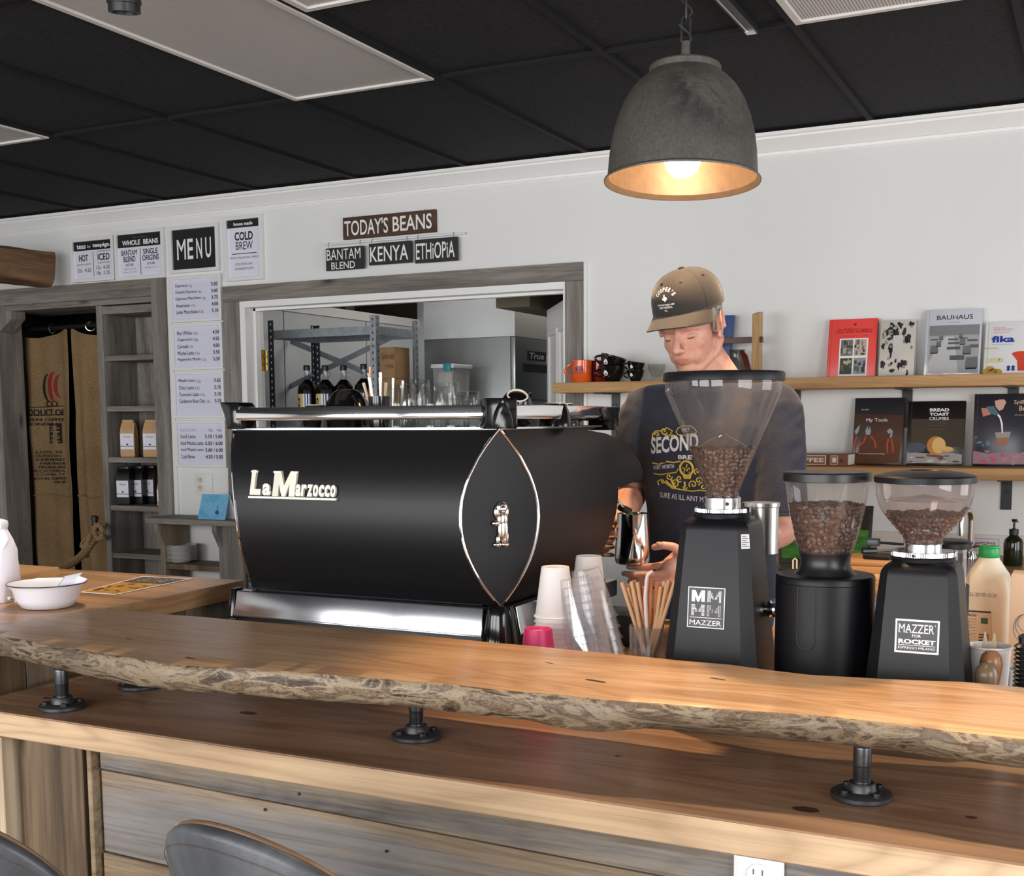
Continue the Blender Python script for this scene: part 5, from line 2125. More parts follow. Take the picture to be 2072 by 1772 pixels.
def mug(c, label, matg, hdir, r=0.043, h=0.098, printm=None):
    t = thing('coffee_mug', label, 'mug', c)
    m = MB(matg)
    m.lathe([(r * 0.93, 0.0), (r, 0.006), (r, h - 0.002), (r - 0.002, h), (r - 0.004, h - 0.002), (r - 0.004, 0.008), (0.001, 0.007)], c, 36, cap1=False)
    bo_ = m.build('body', t)
    m = MB(matg)
    cup_ring_handle(m, c, r - 0.003, 0.018, h - 0.016, 0.034, hdir, 0.0055)
    m.build('handle', t)
    if printm:
        m = MB(printm)
        ang = math.atan2(-1, 0.12)
        n = 10
        for k in range(5):
            a0, a1 = -0.017 + k * 0.0074, -0.017 + k * 0.0074 + 0.0058
            hh = 0.024 * math.sqrt(max(0.1, 1 - ((a0 + a1) / 2 / 0.021) ** 2))
            z0 = c.z + 0.048
            m.face([curved(c, r + 0.0004, ang, q, zz) for q, zz in ((a0, z0), (a1, z0), (a1, z0 + hh), (a0, z0 + hh))])
        z0 = c.z + 0.038
        for k in range(6):
            a0 = -0.021 + k * 0.0072
            m.face([curved(c, r + 0.0004, ang, q, zz) for q, zz in ((a0, z0), (a0 + 0.005, z0), (a0 + 0.005, z0 + 0.005), (a0, z0 + 0.005))])
        m.build('print', bo_, recalc=False)
    return t


p = at(1177, 770, Y=SY + 0.075)
mug(V((p.x, SY + 0.075, Z_UP + 0.0004)), 'bright orange mug with a purple emblem at the end of the upper shelf', M_ORANGE, (-1, -0.25, 0), printm=M_PURPLE)
p = at(1212, 770, Y=SY + 0.165)
mug(V((p.x, SY + 0.165, Z_UP + 0.0004)), 'dark red mug behind the orange mug and black cups', M_REDG, (1, 0.4, 0))


def shelf_cup(c, label, r=0.058, h=0.068, tilt=0.0, hdir=(-1, -0.25, 0), group='black cups stacked on the upper shelf'):
    t = thing('cappuccino_cup', label, 'cup', c, group)
    m = MB(M_CUPB)
    m.lathe([(r * 0.52, 0.0), (r * 0.56, 0.004), (r * 0.78, h * 0.36), (r * 0.94, h * 0.7), (r, h), (r - 0.003, h), (r * 0.86, h * 0.6), (r * 0.5, 0.008), (0.001, 0.007)], c, 36, cap1=False)
    bo_ = m.build('body', t)
    m = MB(M_CUPB)
    cup_ring_handle(m, c, r * 0.84, h * 0.3, h * 0.86, r * 0.5, hdir, r * 0.085)
    m.build('handle', t)
    m = MB(M_WHITEP)
    ang = math.atan2(-1, -0.05)
    def pt(w, z):
        rr = r * (0.78 + (0.94 - 0.78) * (z / h - 0.36) / 0.34) + 0.0006
        return curved(c, rr, ang, w, c.z + z)
    s = r / 0.058
    ring = [pt(-0.009 * s + 0.0115 * s * math.cos(q) * (0.8 if math.sin(q) > 0.3 else 1.0), h * 0.56 + 0.012 * s * math.sin(q)) for q in [2 * PI * i / 12 for i in range(12)]]
    m.face(ring)
    m.face([pt(q * s, zz) for q, zz in ((-0.024, h * 0.33), (0.006, h * 0.33), (0.006, h * 0.36), (-0.024, h * 0.36))])
    m.build('print', bo_, recalc=False)
    t.rotation_euler = (0, tilt, 0)
    return t


p = at(1239, 770, Y=SY + 0.08)
cA = V((p.x, SY + 0.08, Z_UP + 0.0004))
shelf_cup(cA, 'large black cup upright, under a tilted cup on the upper shelf')
shelf_cup(cA + V((-0.012, 0, 0.046)), 'large black cup tilted on top of another cup on the upper shelf', tilt=0.30)
p = at(1286, 770, Y=SY + 0.08)
cB = V((p.x, SY + 0.08, Z_UP + 0.0004))
shelf_cup(cB, 'small black espresso cup upright, beside the large black cups', 0.038, 0.05)
shelf_cup(cB + V((-0.004, 0, 0.034)), 'small black espresso cup tilted on top of the other espresso cup', 0.038, 0.05, 0.16)
p = at(1329, 770, Y=SY + 0.09)
cG = V((p.x, SY + 0.09, Z_UP + 0.0004))
mb = MB(clear('thick_glass', (0.9, 0.9, 0.88), 1.3))
mb.lathe([(0.026, 0.0), (0.027, 0.01), (0.023, 0.014), (0.036, 0.045), (0.040, 0.073), (0.0375, 0.073), (0.033, 0.045), (0.02, 0.02), (0.001, 0.018)], cG, 32, cap0=True, cap1=False)
tag(mb.build('footed_glass', loc=cG, recalc=False), 'clear footed glass on the upper shelf beside the espresso cups', 'glass')

# pour-over rack behind the barista
W_RK = wood('rack_oak', S(212, 176, 126), S(194, 156, 106), S(168, 130, 84), 2, 1.2, 0.5, 0.3, 0.2, seed=57)
ry = SY + 0.10
u0, u1 = at(1524, 760, Y=ry), at(1543, 632, Y=ry)
rk = thing('dripper_rack', 'oak rack with one upright post and dark crossbar behind the barista', 'rack', (u0.x, ry, Z_UP))
mb = MB(W_RK)
ztop = at(1534, 629, Y=ry).z
mb.prism([(u0.x, ry - 0.03, Z_UP + 0.0005), (u0.x, ry + 0.05, Z_UP + 0.0005), (u0.x, ry + 0.05, ztop), (u0.x, ry - 0.03, ztop - 0.014)], (0.024, 0, 0), 0.0015)
mb.build('post', rk)
mb = MB(W_RK)
mb.prism([(u0.x - 0.24, ry - 0.03, Z_UP + 0.0005), (u0.x - 0.24, ry + 0.05, Z_UP + 0.0005), (u0.x - 0.24, ry + 0.05, ztop), (u0.x - 0.24, ry - 0.03, ztop)], (0.024, 0, 0), 0.0015)
mb.build('post', rk)
cb = at(1500, 688, Y=ry - 0.0)
mb = MB(wood('walnut_bar', S(112, 76, 52), S(92, 60, 40), S(66, 42, 28), 0, 1.2, 0.45, 0.3, 0.2, seed=58))
mb.box(u0.x - 0.25, u0.x + 0.036, ry + 0.0, ry + 0.016, cb.z - 0.012, cb.z + 0.012, 0.001, 1)
mb.build('crossbar', rk)
p = at(1490, 760, Y=ry + 0.02)
sv = thing('coffee_server', 'glass coffee server with a dark wooden grip on the upper shelf', 'coffee server', (p.x, ry + 0.02, Z_UP))
mb = MB(clear('server_glass', (0.5, 0.48, 0.46), 1.2))
mb.lathe([(0.04, 0.0005), (0.045, 0.01), (0.04, 0.06), (0.028, 0.10), (0.036, 0.125)], (p.x, ry + 0.02, Z_UP), 28, cap1=False)
mb.build('bowl', sv)
mb = MB(plain('mahogany', S(84, 34, 22), 0.35))
mb.tube([(p.x + 0.03, ry - 0.012, Z_UP + 0.115), (p.x + 0.05, ry - 0.03, Z_UP + 0.09), (p.x + 0.072, ry - 0.04, Z_UP + 0.025)], [0.009, 0.012, 0.010], 10)
mb.build('grip', sv)
p = at(1474, 652, Y=SY + 0.2)
mb = MB(plain('blue_packet', S(58, 84, 140), 0.5))
mb.prism([(p.x - 0.03, SY + 0.20, Z_UP + 0.0004), (p.x + 0.0, SY + 0.20, Z_UP + 0.0004), (p.x + 0.02, SY + 0.21, at(1478, 637, Y=SY + 0.2).z), (p.x - 0.03, SY + 0.21, at(1478, 637, Y=SY + 0.2).z)], (0, 0.02, 0), 0.001)
tag(mb.build('filter_packet', loc=(p.x, SY + 0.2, Z_UP)), 'blue packet standing on the upper shelf behind the ear of the barista', 'packet')

# ------------------------------------------------------------------ books
M_PAGES = plain('book_pages', S(224, 218, 204), 0.8)


class Cover:
    def __init__(s, org, u, v, n):
        s.o, s.u, s.v, s.n = org, u, v, n

    def P(s, a, b, off=0.0005):
        return s.o + s.u * a + s.v * b + s.n * off

    def rect(s, m, a0, a1, b0, b1, off=0.0005):
        m.face((s.P(a0, b0, off), s.P(a1, b0, off), s.P(a1, b1, off), s.P(a0, b1, off)))

    def poly(s, m, pts, off=0.0006):
        m.face([s.P(a, b, off) for a, b in pts])

    def disc(s, m, a, b, ra, rb, off=0.0007, n=18, jit=0.0, seed=0):
        pts = []
        for i in range(n):
            t = 2 * PI * i / n
            k = 1 + jit * mnoise.noise((seed + math.cos(t) * 1.7, math.sin(t) * 1.7, seed * 0.37))
            pts.append((a + ra * k * math.cos(t), b + rb * k * math.sin(t)))
        s.poly(m, pts, off)

    def text(s, m, t, a0, a1, b0, b1, off=0.0009, bold=0.01, **k):
        p = s.P(a0, b0, off)
        m.text(t, p, s.P(a1, b0, off) - p, s.P(a0, b1, off) - p, bold=bold, **k)


def book(label, px0, px1, pytop, zbase, cov, th, group, spine=None, gloss=0.25, foot=0.075, hinge=True, pagecol=None):
    """book leaning back against the wall"""
    yb = WY - foot
    xa, xb = at(px0, pytop + 60, Y=yb).x, at(px1, pytop + 60, Y=yb).x
    ztop = at((px0 + px1) / 2, pytop, Y=WY - th - 0.008).z
    H = math.hypot(ztop - zbase, foot - th * 0.8)
    lean = math.atan2(foot - th - 0.004, ztop - zbase)
    t = thing('book', label, 'book', ((xa + xb) / 2, yb, zbase), group)
    upv = V((0, math.sin(lean), math.cos(lean)))
    nr = V((0, -math.cos(lean), math.sin(lean)))
    o = V((xa, yb, zbase + 0.0006 + math.sin(lean) * th))
    W = xb - xa
    U = V((W, 0, 0))
    m = MB(cov)
    back = -nr
    for q0, q1 in ((0, 0.0025), (th - 0.0025, th)):
        c = [o + back * q0, o + U + back * q0, o + U + upv * H + back * q0, o + upv * H + back * q0]
        m.prism(c, back * (q1 - q0), 0.0006)
    if spine:
        m.mat(spine)
    m.prism([o, o + back * th, o + back * th + upv * H, o + upv * H], V((0.003, 0, 0)), 0.0005)
    cv = Cover(o, U, upv * H, nr)
    if hinge:
        m.mat(plain('cover_groove_' + cov.name, tuple(c_ * 0.6 for c_ in cov.node_tree.nodes['Principled BSDF'].inputs['Base Color'].default_value[:3]), 0.4))
        cv.rect(m, 0.055, 0.065, 0.0, 1.0, 0.0003)
    pg = MB(pagecol or M_PAGES)
    i0 = o + back * 0.0027 + U * 0.02 + upv * 0.003
    pg.prism([i0, i0 + back * (th - 0.0054), i0 + back * (th - 0.0054) + upv * (H - 0.006), i0 + upv * (H - 0.006)], U * 0.965)
    pg.build('pages', t)
    return t, cv, m


C_ = lambda n, r, g, b, rough=0.3: plain('print_' + n, S(r, g, b), rough)
BU, BL = 'books leaning on the upper shelf', 'books leaning on the lower shelf'
rnd = random.Random(5)

# 1: coral red guide
t, c, m = book('coral red book with four small photographs on its cover', 1673, 1771, 649, Z_UP, C_('coral', 240, 82, 76), 0.028, BU)
m.mat(C_('redink', 160, 30, 40))
c.text(m, 'The MONOCLE Guide to', 0.18, 0.9, 0.79, 0.835, bold=0.01)
c.text(m, 'Shops, Kiosks and Markets', 0.16, 0.9, 0.745, 0.79, bold=0.01)
c.text(m, 'the city and its corners', 0.25, 0.82, 0.69, 0.71, bold=0)
c.disc(m, 0.54, 0.9, 0.035, 0.02)
m.mat(M_WHITEP)
c.rect(m, 0.24, 0.83, 0.01, 0.66)
for (a0, b0, cols) in ((0.27, 0.36, ((120, 120, 116), (60, 66, 62), (176, 168, 150))), (0.55, 0.36, ((190, 176, 158), (120, 104, 92), (60, 60, 62))), (0.27, 0.04, ((70, 72, 66), (190, 180, 140), (96, 104, 90))), (0.55, 0.04, ((150, 156, 160), (96, 106, 92), (60, 62, 60)))):
    m.mat(C_('ph%d%d' % (a0 * 100, b0 * 100), *cols[0]))
    c.rect(m, a0, a0 + 0.25, b0, b0 + 0.28, 0.0007)
    for k in range(9):
        m.mat(C_('ph%d%d_%d' % (a0 * 100, b0 * 100, k % 2), *cols[1 + k % 2]))
        x, y = a0 + rnd.uniform(0.0, 0.2), b0 + rnd.uniform(0, 0.2)
        c.rect(m, x, min(a0 + 0.25, x + rnd.uniform(0.02, 0.08)), y, min(b0 + 0.28, y + rnd.uniform(0.03, 0.1)), 0.0008 + k * 0.00003)
m.build('cover', t, recalc=False)

# 2: black and white picture cover, thick
t, c, m = book('thick book with a black and white collage cover beside the red book', 1778, 1850, 651, Z_UP, C_('bone', 204, 196, 184), 0.045, BU, hinge=False, pagecol=plain('white_pages', S(226, 228, 238), 0.7))
m.mat(C_('collage_black', 26, 25, 25))
for k in range(34):
    a, b_ = rnd.uniform(0.1, 0.9), rnd.uniform(0.06, 0.94)
    if 0.36 < a < 0.66 and 0.3 < b_ < 0.75:
        continue
    c.disc(m, a, b_, rnd.uniform(0.03, 0.10), rnd.uniform(0.025, 0.09), 0.0007, 14, 0.9, k)
m.mat(C_('collage_grey', 150, 144, 136))
for k in range(26):
    a, b_ = rnd.uniform(0.08, 0.92), rnd.uniform(0.05, 0.95)
    if 0.36 < a < 0.66 and 0.3 < b_ < 0.75:
        continue
    c.disc(m, a, b_, rnd.uniform(0.015, 0.05), rnd.uniform(0.015, 0.05), 0.0009, 10, 0.9, 50 + k)
m.mat(C_('collage_label', 206, 202, 198))
c.rect(m, 0.38, 0.66, 0.36, 0.72, 0.001)
m.build('cover', t, recalc=False)

# 3: tall grey book
t, c, m = book('tall pale grey book titled BAUHAUS on the upper shelf', 1870, 1984, 629, Z_UP, C_('palegrey', 206, 208, 216, 0.12), 0.03, BU)
m.mat(M_INK)
c.text(m, 'BAUHAUS', 0.2, 0.84, 0.84, 0.91, bold=0.006)
m.mat(M_INKG)
c.text(m, 'reform and avant-garde', 0.4, 0.62, 0.79, 0.805, bold=0)
m.mat(C_('hall', 164, 166, 168, 0.12))
c.rect(m, 0.075, 0.97, 0.02, 0.755)
m.mat(C_('hallwall', 128, 130, 132, 0.12))
c.rect(m, 0.075, 0.97, 0.6, 0.755, 0.0007)
m.mat(C_('hallfloor', 196, 196, 196, 0.12))
c.poly(m, [(0.36, 0.58), (0.52, 0.58), (0.62, 0.02), (0.08, 0.02), (0.08, 0.2)], 0.0008)
m.mat(C_('desk', 92, 94, 96, 0.12))
for a, b_, w_, h_ in ((0.42, 0.52, 0.18, 0.03), (0.42, 0.46, 0.2, 0.035), (0.4, 0.38, 0.24, 0.045), (0.46, 0.22, 0.26, 0.07), (0.62, 0.54, 0.14, 0.02), (0.76, 0.5, 0.18, 0.03), (0.8, 0.4, 0.16, 0.05), (0.1, 0.53, 0.14, 0.02)):
    c.rect(m, a, a + w_, b_, b_ + h_, 0.0009)
for a, b_, s in ((0.25, 0.54, 0.08), (0.2, 0.44, 0.1), (0.1, 0.34, 0.15), (0.6, 0.57, 0.08), (0.62, 0.46, 0.11), (0.68, 0.32, 0.16), (0.74, 0.1, 0.22)):
    m.mat(C_('chairback', 112, 114, 118, 0.12))
    c.poly(m, [(a, b_), (a + s, b_ - 0.01), (a + s * 0.95, b_ + s * 0.75), (a + 0.01, b_ + s * 0.7)], 0.001)
    m.mat(C_('chairleg', 40, 40, 42, 0.12))
    c.rect(m, a + 0.01, a + s * 0.9, b_ - s * 0.12, b_, 0.00105)
m.build('cover', t, recalc=False)

# 4: white cook book cut by the frame
t, c, m = book('white book titled fika with a red pot, last on the upper shelf', 1990, 2108, 655, Z_UP, C_('warmwhite', 226, 226, 226), 0.024, BU)
m.mat(C_('fikablue', 32, 60, 150))
c.text(m, 'fika', 0.12, 0.52, 0.6, 0.73, bold=0.04)
m.mat(M_INKG)
c.text(m, 'the art of the coffee break', 0.14, 0.5, 0.555, 0.57, bold=0)
m.mat(C_('fikared', 214, 74, 50))
for k, w_ in enumerate((0.2, 0.33, 0.32, 0.28)):
    c.text(m, ['The Art of the', 'Swedish Coffee Break', 'with recipes for pastries', 'breads and treats'][k], 0.15, 0.15 + w_, 0.88 - k * 0.032, 0.9 - k * 0.032, bold=0)
c.poly(m, [(0.6, 0.04), (0.98, 0.04), (0.98, 0.42), (0.6, 0.42), (0.52, 0.40), (0.48, 0.38), (0.58, 0.24)], 0.0008)
m.mat(C_('bun', 196, 158, 70))
for a, b_ in ((0.06, 0.04), (0.18, 0.045), (0.12, 0.09), (0.26, 0.03)):
    c.disc(m, a, b_, 0.075, 0.055, 0.0009)
m.mat(C_('pear', 214, 210, 150))
for a, b_ in ((0.08, 0.26), (0.16, 0.27), (0.24, 0.27), (0.3, 0.26)):
    c.disc(m, a, b_, 0.045, 0.04, 0.0009)
m.mat(C_('tray', 196, 184, 130))
c.rect(m, 0.0, 0.24, 0.48, 0.5)
c.rect(m, 0.0, 0.34, 0.215, 0.225)
m.mat(C_('fikablue', 32, 60, 150))
for a, b_ in ((0.44, 0.07), (0.52, 0.07), (0.44, 0.12), (0.52, 0.12)):
    c.disc(m, a, b_, 0.032, 0.026, 0.0009)
m.build('cover', t, recalc=False)

# lower shelf
t, c, m = book('dark book titled My Tools with pictured pliers', 1725, 1825, 808, Z_LO, C_('toolsbrown', 76, 52, 42, 0.25), 0.022, BL, gloss=0.2)
m.mat(C_('toolsblue', 22, 26, 36, 0.25))
c.poly(m, [(0.07, 0.76), (1, 0.74), (1, 1), (0.0, 1), (0, 0.77)], 0.0006)
m.mat(C_('toolsrust', 92, 54, 36, 0.25))
c.poly(m, [(0.07, 0.02), (0.95, 0.02), (0.98, 0.4), (0.6, 0.5), (0.2, 0.42)], 0.0006)
m.mat(M_WHITEP)
c.text(m, 'My Tools', 0.25, 0.68, 0.625, 0.69, bold=0.012)
c.text(m, 'jim dine', 0.14, 0.29, 0.81, 0.835, bold=0.0)
c.text(m, 'with 24 photographs and drawings', 0.13, 0.66, 0.145, 0.165, bold=0)
m.mat(C_('toolgrey', 150, 160, 166, 0.3))
c.poly(m, [(0.24, 0.50), (0.29, 0.58), (0.30, 0.50), (0.33, 0.57), (0.36, 0.49), (0.34, 0.44), (0.26, 0.44)], 0.0008)
c.poly(m, [(0.02, 0.5), (0.13, 0.6), (0.1, 0.48), (0.05, 0.44)], 0.0008)
c.poly(m, [(0.68, 0.5), (0.74, 0.54), (0.8, 0.5), (0.79, 0.41), (0.74, 0.39), (0.76, 0.47), (0.71, 0.46)], 0.0008)
m.mat(C_('toolorange', 186, 74, 44, 0.3))
for q in (((0.26, 0.42), (0.22, 0.33), (0.12, 0.26)), ((0.36, 0.42), (0.44, 0.35), (0.48, 0.24)), ((0.72, 0.38), (0.7, 0.3), (0.72, 0.16)), ((0.78, 0.38), (0.81, 0.3), (0.83, 0.18)), ((0.07, 0.42), (0.04, 0.32), (0.02, 0.22))):
    for (a0, b0), (a1, b1) in zip(q[:-1], q[1:]):
        c.poly(m, [(a0 - 0.018, b0), (a0 + 0.018, b0), (a1 + 0.016, b1), (a1 - 0.016, b1)], 0.0009)
m.build('cover', t, recalc=False)

t, c, m = book('black book titled BREAD TOAST CRUMBS with a sliced loaf', 1834, 1950, 815, Z_LO, C_('breadblack', 26, 24, 22, 0.25), 0.026, BL)
m.mat(C_('breadolive', 58, 50, 40, 0.25))
c.rect(m, 0.07, 1, 0.28, 0.72)
m.mat(M_WHITEP)
for k, w_ in enumerate(('BREAD', 'TOAST', 'CRUMBS')):
    c.text(m, w_, 0.38, 0.72, 0.835 - k * 0.068, 0.885 - k * 0.068, bold=0.04)
m.mat(M_INKG)
c.text(m, 'recipes for no-knead loaves', 0.36, 0.7, 0.645, 0.66, bold=0)
c.text(m, 'and meals to savor', 0.38, 0.69, 0.61, 0.625, bold=0)
c.text(m, 'with a foreword', 0.42, 0.64, 0.55, 0.562, bold=0)
m.mat(C_('cloth', 168, 160, 156))
c.poly(m, [(0.01, 0.02), (0.98, 0.02), (0.98, 0.16), (0.7, 0.19), (0.4, 0.17), (0.02, 0.2)], 0.0007)
m.mat(C_('clothblue', 74, 82, 100))
c.poly(m, [(0.01, 0.22), (0.05, 0.33), (0.2, 0.35), (0.36, 0.3), (0.3, 0.2), (0.05, 0.18)], 0.0008)
for k in range(12):
    m.mat(C_('clothdark', 84, 72, 66) if k % 2 else C_('clothwhite', 210, 206, 204))
    c.disc(m, rnd.uniform(0.05, 0.95), rnd.uniform(0.03, 0.15), rnd.uniform(0.03, 0.09), 0.012, 0.0009, 10, 0.8, k)
m.mat(C_('board', 110, 66, 38))
c.poly(m, [(0.36, 0.16), (0.66, 0.14), (0.66, 0.11), (0.62, 0.06), (0.58, 0.11), (0.36, 0.13)], 0.001)
m.mat(C_('crust', 196, 132, 62))
c.disc(m, 0.52, 0.30, 0.16, 0.145, 0.0011, 20)
m.mat(C_('crumb', 232, 188, 116))
c.disc(m, 0.57, 0.30, 0.12, 0.125, 0.0013, 20)
m.mat(C_('slice', 226, 170, 90))
c.disc(m, 0.72, 0.235, 0.12, 0.035, 0.0014, 16)
m.mat(C_('crumb', 232, 188, 116))
c.disc(m, 0.7, 0.255, 0.11, 0.03, 0.0015, 16)
m.build('cover', t, recalc=False)

t, c, m = book('dark book titled Spill the Beans with a hand pouring milk', 1968, 2092, 800, Z_LO, C_('spillnavy', 42, 42, 52, 0.25), 0.034, BL, spine=C_('spillspine', 214, 172, 140))
m.mat(C_('spillgold', 222, 190, 160))
c.text(m, 'Spill the', 0.66, 0.98, 0.84, 0.91, bold=0.0)
c.text(m, 'Beans', 0.75, 0.98, 0.76, 0.83, bold=0.0)
c.text(m, 'global coffee culture and recipes', 0.68, 0.98, 0.69, 0.71, bold=0)
m.mat(C_('spillhand', 206, 160, 140))
c.poly(m, [(0.34, 0.9), (0.42, 0.92), (0.5, 0.92), (0.53, 0.88), (0.48, 0.78), (0.42, 0.76), (0.36, 0.82)], 0.0008)
m.mat(C_('spillcopper', 186, 120, 92))
c.poly(m, [(0.12, 0.8), (0.16, 0.68), (0.28, 0.71), (0.3, 0.8)], 0.0009)
m.mat(C_('spillteal', 60, 96, 108))
c.poly(m, [(0.2, 0.82), (0.33, 0.83), (0.42, 0.72), (0.36, 0.7), (0.28, 0.72)], 0.001)
m.mat(M_WHITEP)
c.poly(m, [(0.41, 0.72), (0.45, 0.68), (0.49, 0.58), (0.5, 0.45), (0.48, 0.45), (0.46, 0.58), (0.43, 0.66), (0.39, 0.70)], 0.0011)
m.mat(C_('glassg', 150, 140, 136))
c.poly(m, [(0.37, 0.46), (0.63, 0.47), (0.57, 0.28), (0.42, 0.27)], 0.0008)
m.mat(C_('coffee', 150, 96, 58))
c.poly(m, [(0.39, 0.38), (0.6, 0.39), (0.57, 0.28), (0.42, 0.27)], 0.001)
m.mat(C_('table', 148, 112, 120))
c.poly(m, [(0.02, 0.02), (0.98, 0.02), (0.98, 0.14), (0.6, 0.2), (0.3, 0.16), (0.02, 0.2)], 0.0007)
for k in range(16):
    m.mat(C_('berry', 196, 50, 92) if k % 3 == 0 else C_('petal', 176, 120, 140) if k % 3 == 1 else C_('leaf', 74, 116, 136))
    a, b_ = rnd.uniform(0.03, 0.9), rnd.uniform(0.04, 0.24) if k % 3 else rnd.uniform(0.05, 0.2)
    if k % 3 == 2:
        a, b_ = rnd.uniform(0.05, 0.34), rnd.uniform(0.26, 0.44)
    c.disc(m, a, b_, rnd.uniform(0.02, 0.06), rnd.uniform(0.012, 0.035), 0.001, 12, 0.8, k)
m.build('cover', t, recalc=False)

# flat coffee book lying on the lower shelf
fx0, fx1 = at(1500, 930, Y=SY + 0.03).x, at(1716, 930, Y=SY + 0.03).x
zt_ = at(1670, 918, Y=SY + 0.03).z
t = thing('book', 'brown book titled COFFEE lying flat on the lower shelf', 'book', (fx0, SY + 0.03, Z_LO))
mb = MB(C_('coffeebrown', 120, 76, 54))
for z0, z1 in ((Z_LO + 0.0005, Z_LO + 0.004), (zt_ - 0.0035, zt_)):
    mb.box(fx0, fx1, SY + 0.03, SY + 0.2, z0, z1, 0.0008, 1)
mb.box(fx0, fx1, SY + 0.03, SY + 0.034, Z_LO + 0.0005, zt_, 0.0008, 1)
b = Board(fx0, fx1, Z_LO, zt_, SY + 0.0298)
mb.mat(C_('coffeepale', 226, 206, 190))
wd = fx1 - fx0
f_ = lambda px: (at(px, 930, Y=SY + 0.03).x - fx0) / wd
b.text(mb, 'COFFEE', f_(1596), f_(1667), 0.32, 0.68, 0.0004, 0.02)
for a0, a1, b0, b1 in ((f_(1585), f_(1671), 0.12, 0.17), (f_(1585), f_(1671), 0.82, 0.87), (f_(1669), f_(1671), 0.17, 0.82), (f_(1681), f_(1695), 0.14, 0.18), (f_(1681), f_(1695), 0.82, 0.86), (f_(1681), f_(1682), 0.18, 0.82), (f_(1694), f_(1695), 0.18, 0.82), (f_(1684), f_(1692), 0.3, 0.7)):
    b.rect(mb, a0, a1, b0, b1, 0.0004)
mb.mat(C_('coffeestripe', 84, 50, 34))
b.rect(mb, f_(1673), f_(1677), 0.1, 0.9, 0.0004)
b.rect(mb, f_(1699), f_(1706), 0.3, 0.6, 0.0004)
mb.build('cover', t, recalc=False)
mb = MB(M_PAGES)
mb.box(fx0 + 0.003, fx1 - 0.003, SY + 0.036, SY + 0.197, Z_LO + 0.0042, zt_ - 0.0038)
mb.build('pages', t)
# ------------------------------------------------------------------ niche shelving in the left doorway
nx0, nx1 = at(191, 900, Y=WY).x - 0.02, O1x1 - 0.0365
nx0 = -5.14
nt_ = O1z - 0.031
nb = thing('bookcase', 'narrow grey barn wood shelving built into the doorway', 'bookcase', ((nx0 + nx1) / 2, WY, 0))
ND = 0.27
yf, yk = WY + 0.006, WY + 0.006 + ND
mb = MB(GREYWZ)
mb.box(nx0, nx0 + 0.045, yf, yk, 0, nt_, 0.002, 1)
mb.build('side_panel', nb)
mb = MB(GREYWZ)
mb.box(nx1 - 0.02, nx1, yf + 0.01, yk, 0, nt_, 0.002, 1)
mb.build('side_panel', nb)
mb = MB(BROWNZ)
w_ = (nx1 - 0.02 - nx0 - 0.045) / 3
for i in range(3):
    mb.mat([GREYWZ, BROWNZ, BROWNZ][i])
    mb.box(nx0 + 0.045 + i * w_ + 0.001, nx0 + 0.045 + (i + 1) * w_ - 0.001, yk - 0.012, yk, 0, nt_, 0.001, 1)
mb.build('back_panel', nb)
NZ = []
for px, py, lab in ((203, 720, 0), (210, 822, 0), (217, 925, 0), (222, 1022, 0), (230, 1118, 0)):
    p = at(px + 3, py, Y=yf)
    NZ.append(p.z)
    m = MB(GREYW)
    m.box(nx0 + 0.0455, nx1 - 0.0205, yf + 0.004, yk - 0.0125, p.z - 0.03, p.z, 0.002, 1)
    m.build('shelf', nb)
mb = MB(GREYW)
mb.box(nx0 + 0.0455, nx1 - 0.0205, yf, yk - 0.0125, nt_ - 0.05, nt_ - 0.006, 0.002, 1)
mb.build('top_board', nb)

# coffee bags
M_KRAFT = plain('kraft_paper', S(196, 158, 112), 0.6, var=0.08, vscale=25)
M_BAGB = plain('bag_black', S(20, 20, 21), 0.32)


def coffee_bag(c, label, matb, group, yaw=0.0, w_=0.085, d_=0.055, h_=0.215, writing='Ethiopia'):
    t = thing('coffee_bag', label, 'coffee bag', c, group)
    m = MB(matb)
    R_ = Matrix.Rotation(yaw, 3, 'Z')
    def q(x, y, z):
        return V(c) + R_ @ V((x, y, 0)) + V((0, 0, z))
    rs = []
    for z, kx, ky in ((0.0005, 0.94, 0.94), (0.008, 1, 1), (h_ * 0.62, 1.0, 0.98), (h_ * 0.76, 0.97, 0.72), (h_ * 0.9, 0.92, 0.28), (h_ * 0.905, 0.92, 0.22)):
        x, y = w_ / 2 * kx, d_ / 2 * ky
        rs.append([q(-x, -y, z), q(-x * 0.3, -y * 1.04, z), q(x * 0.3, -y * 1.04, z), q(x, -y, z), q(x * (0.90 if z > 0.01 else 1), 0, z), q(x, y, z), q(-x, y, z), q(-x * (0.90 if z > 0.01 else 1), 0, z)])
    m.rings(rs)
    po_ = m.build('pouch', t)
    m = MB(matb)
    m.obox(q(0, -0.003, h_ * 0.94), (w_ * 0.8, 0.018, h_ * 0.085), R_, 0.004)
    m.build('rolled_top', t)
    m = MB(M_PAPER)
    fo = -d_ / 2 * 1.06 - 0.0006
    def lp(a, b):
        return q(-w_ * 0.46 + w_ * 0.92 * a, fo, h_ * 0.2 + h_ * 0.42 * b)
    m.face((lp(0, 0), lp(1, 0), lp(1, 1), lp(0, 1)))
    m.mat(M_INK)
    def r2(a0, a1, b0, b1):
        m.face([V(p_) + R_ @ V((0, -0.0004, 0)) for p_ in (lp(a0, b0), lp(a1, b0), lp(a1, b1), lp(a0, b1))])
    r2(0, 1, 0.18, 0.215)
    p0 = lp(0.22, 0.72) + R_ @ V((0, -0.0004, 0))
    m.text(writing, p0, lp(0.8, 0.72) - lp(0.22, 0.72), lp(0.22, 0.85) - lp(0.22, 0.72), shear=0.25)
    r2(0.44, 0.58, 0.27, 0.36)
    m.build('label', po_, recalc=False)
    return t


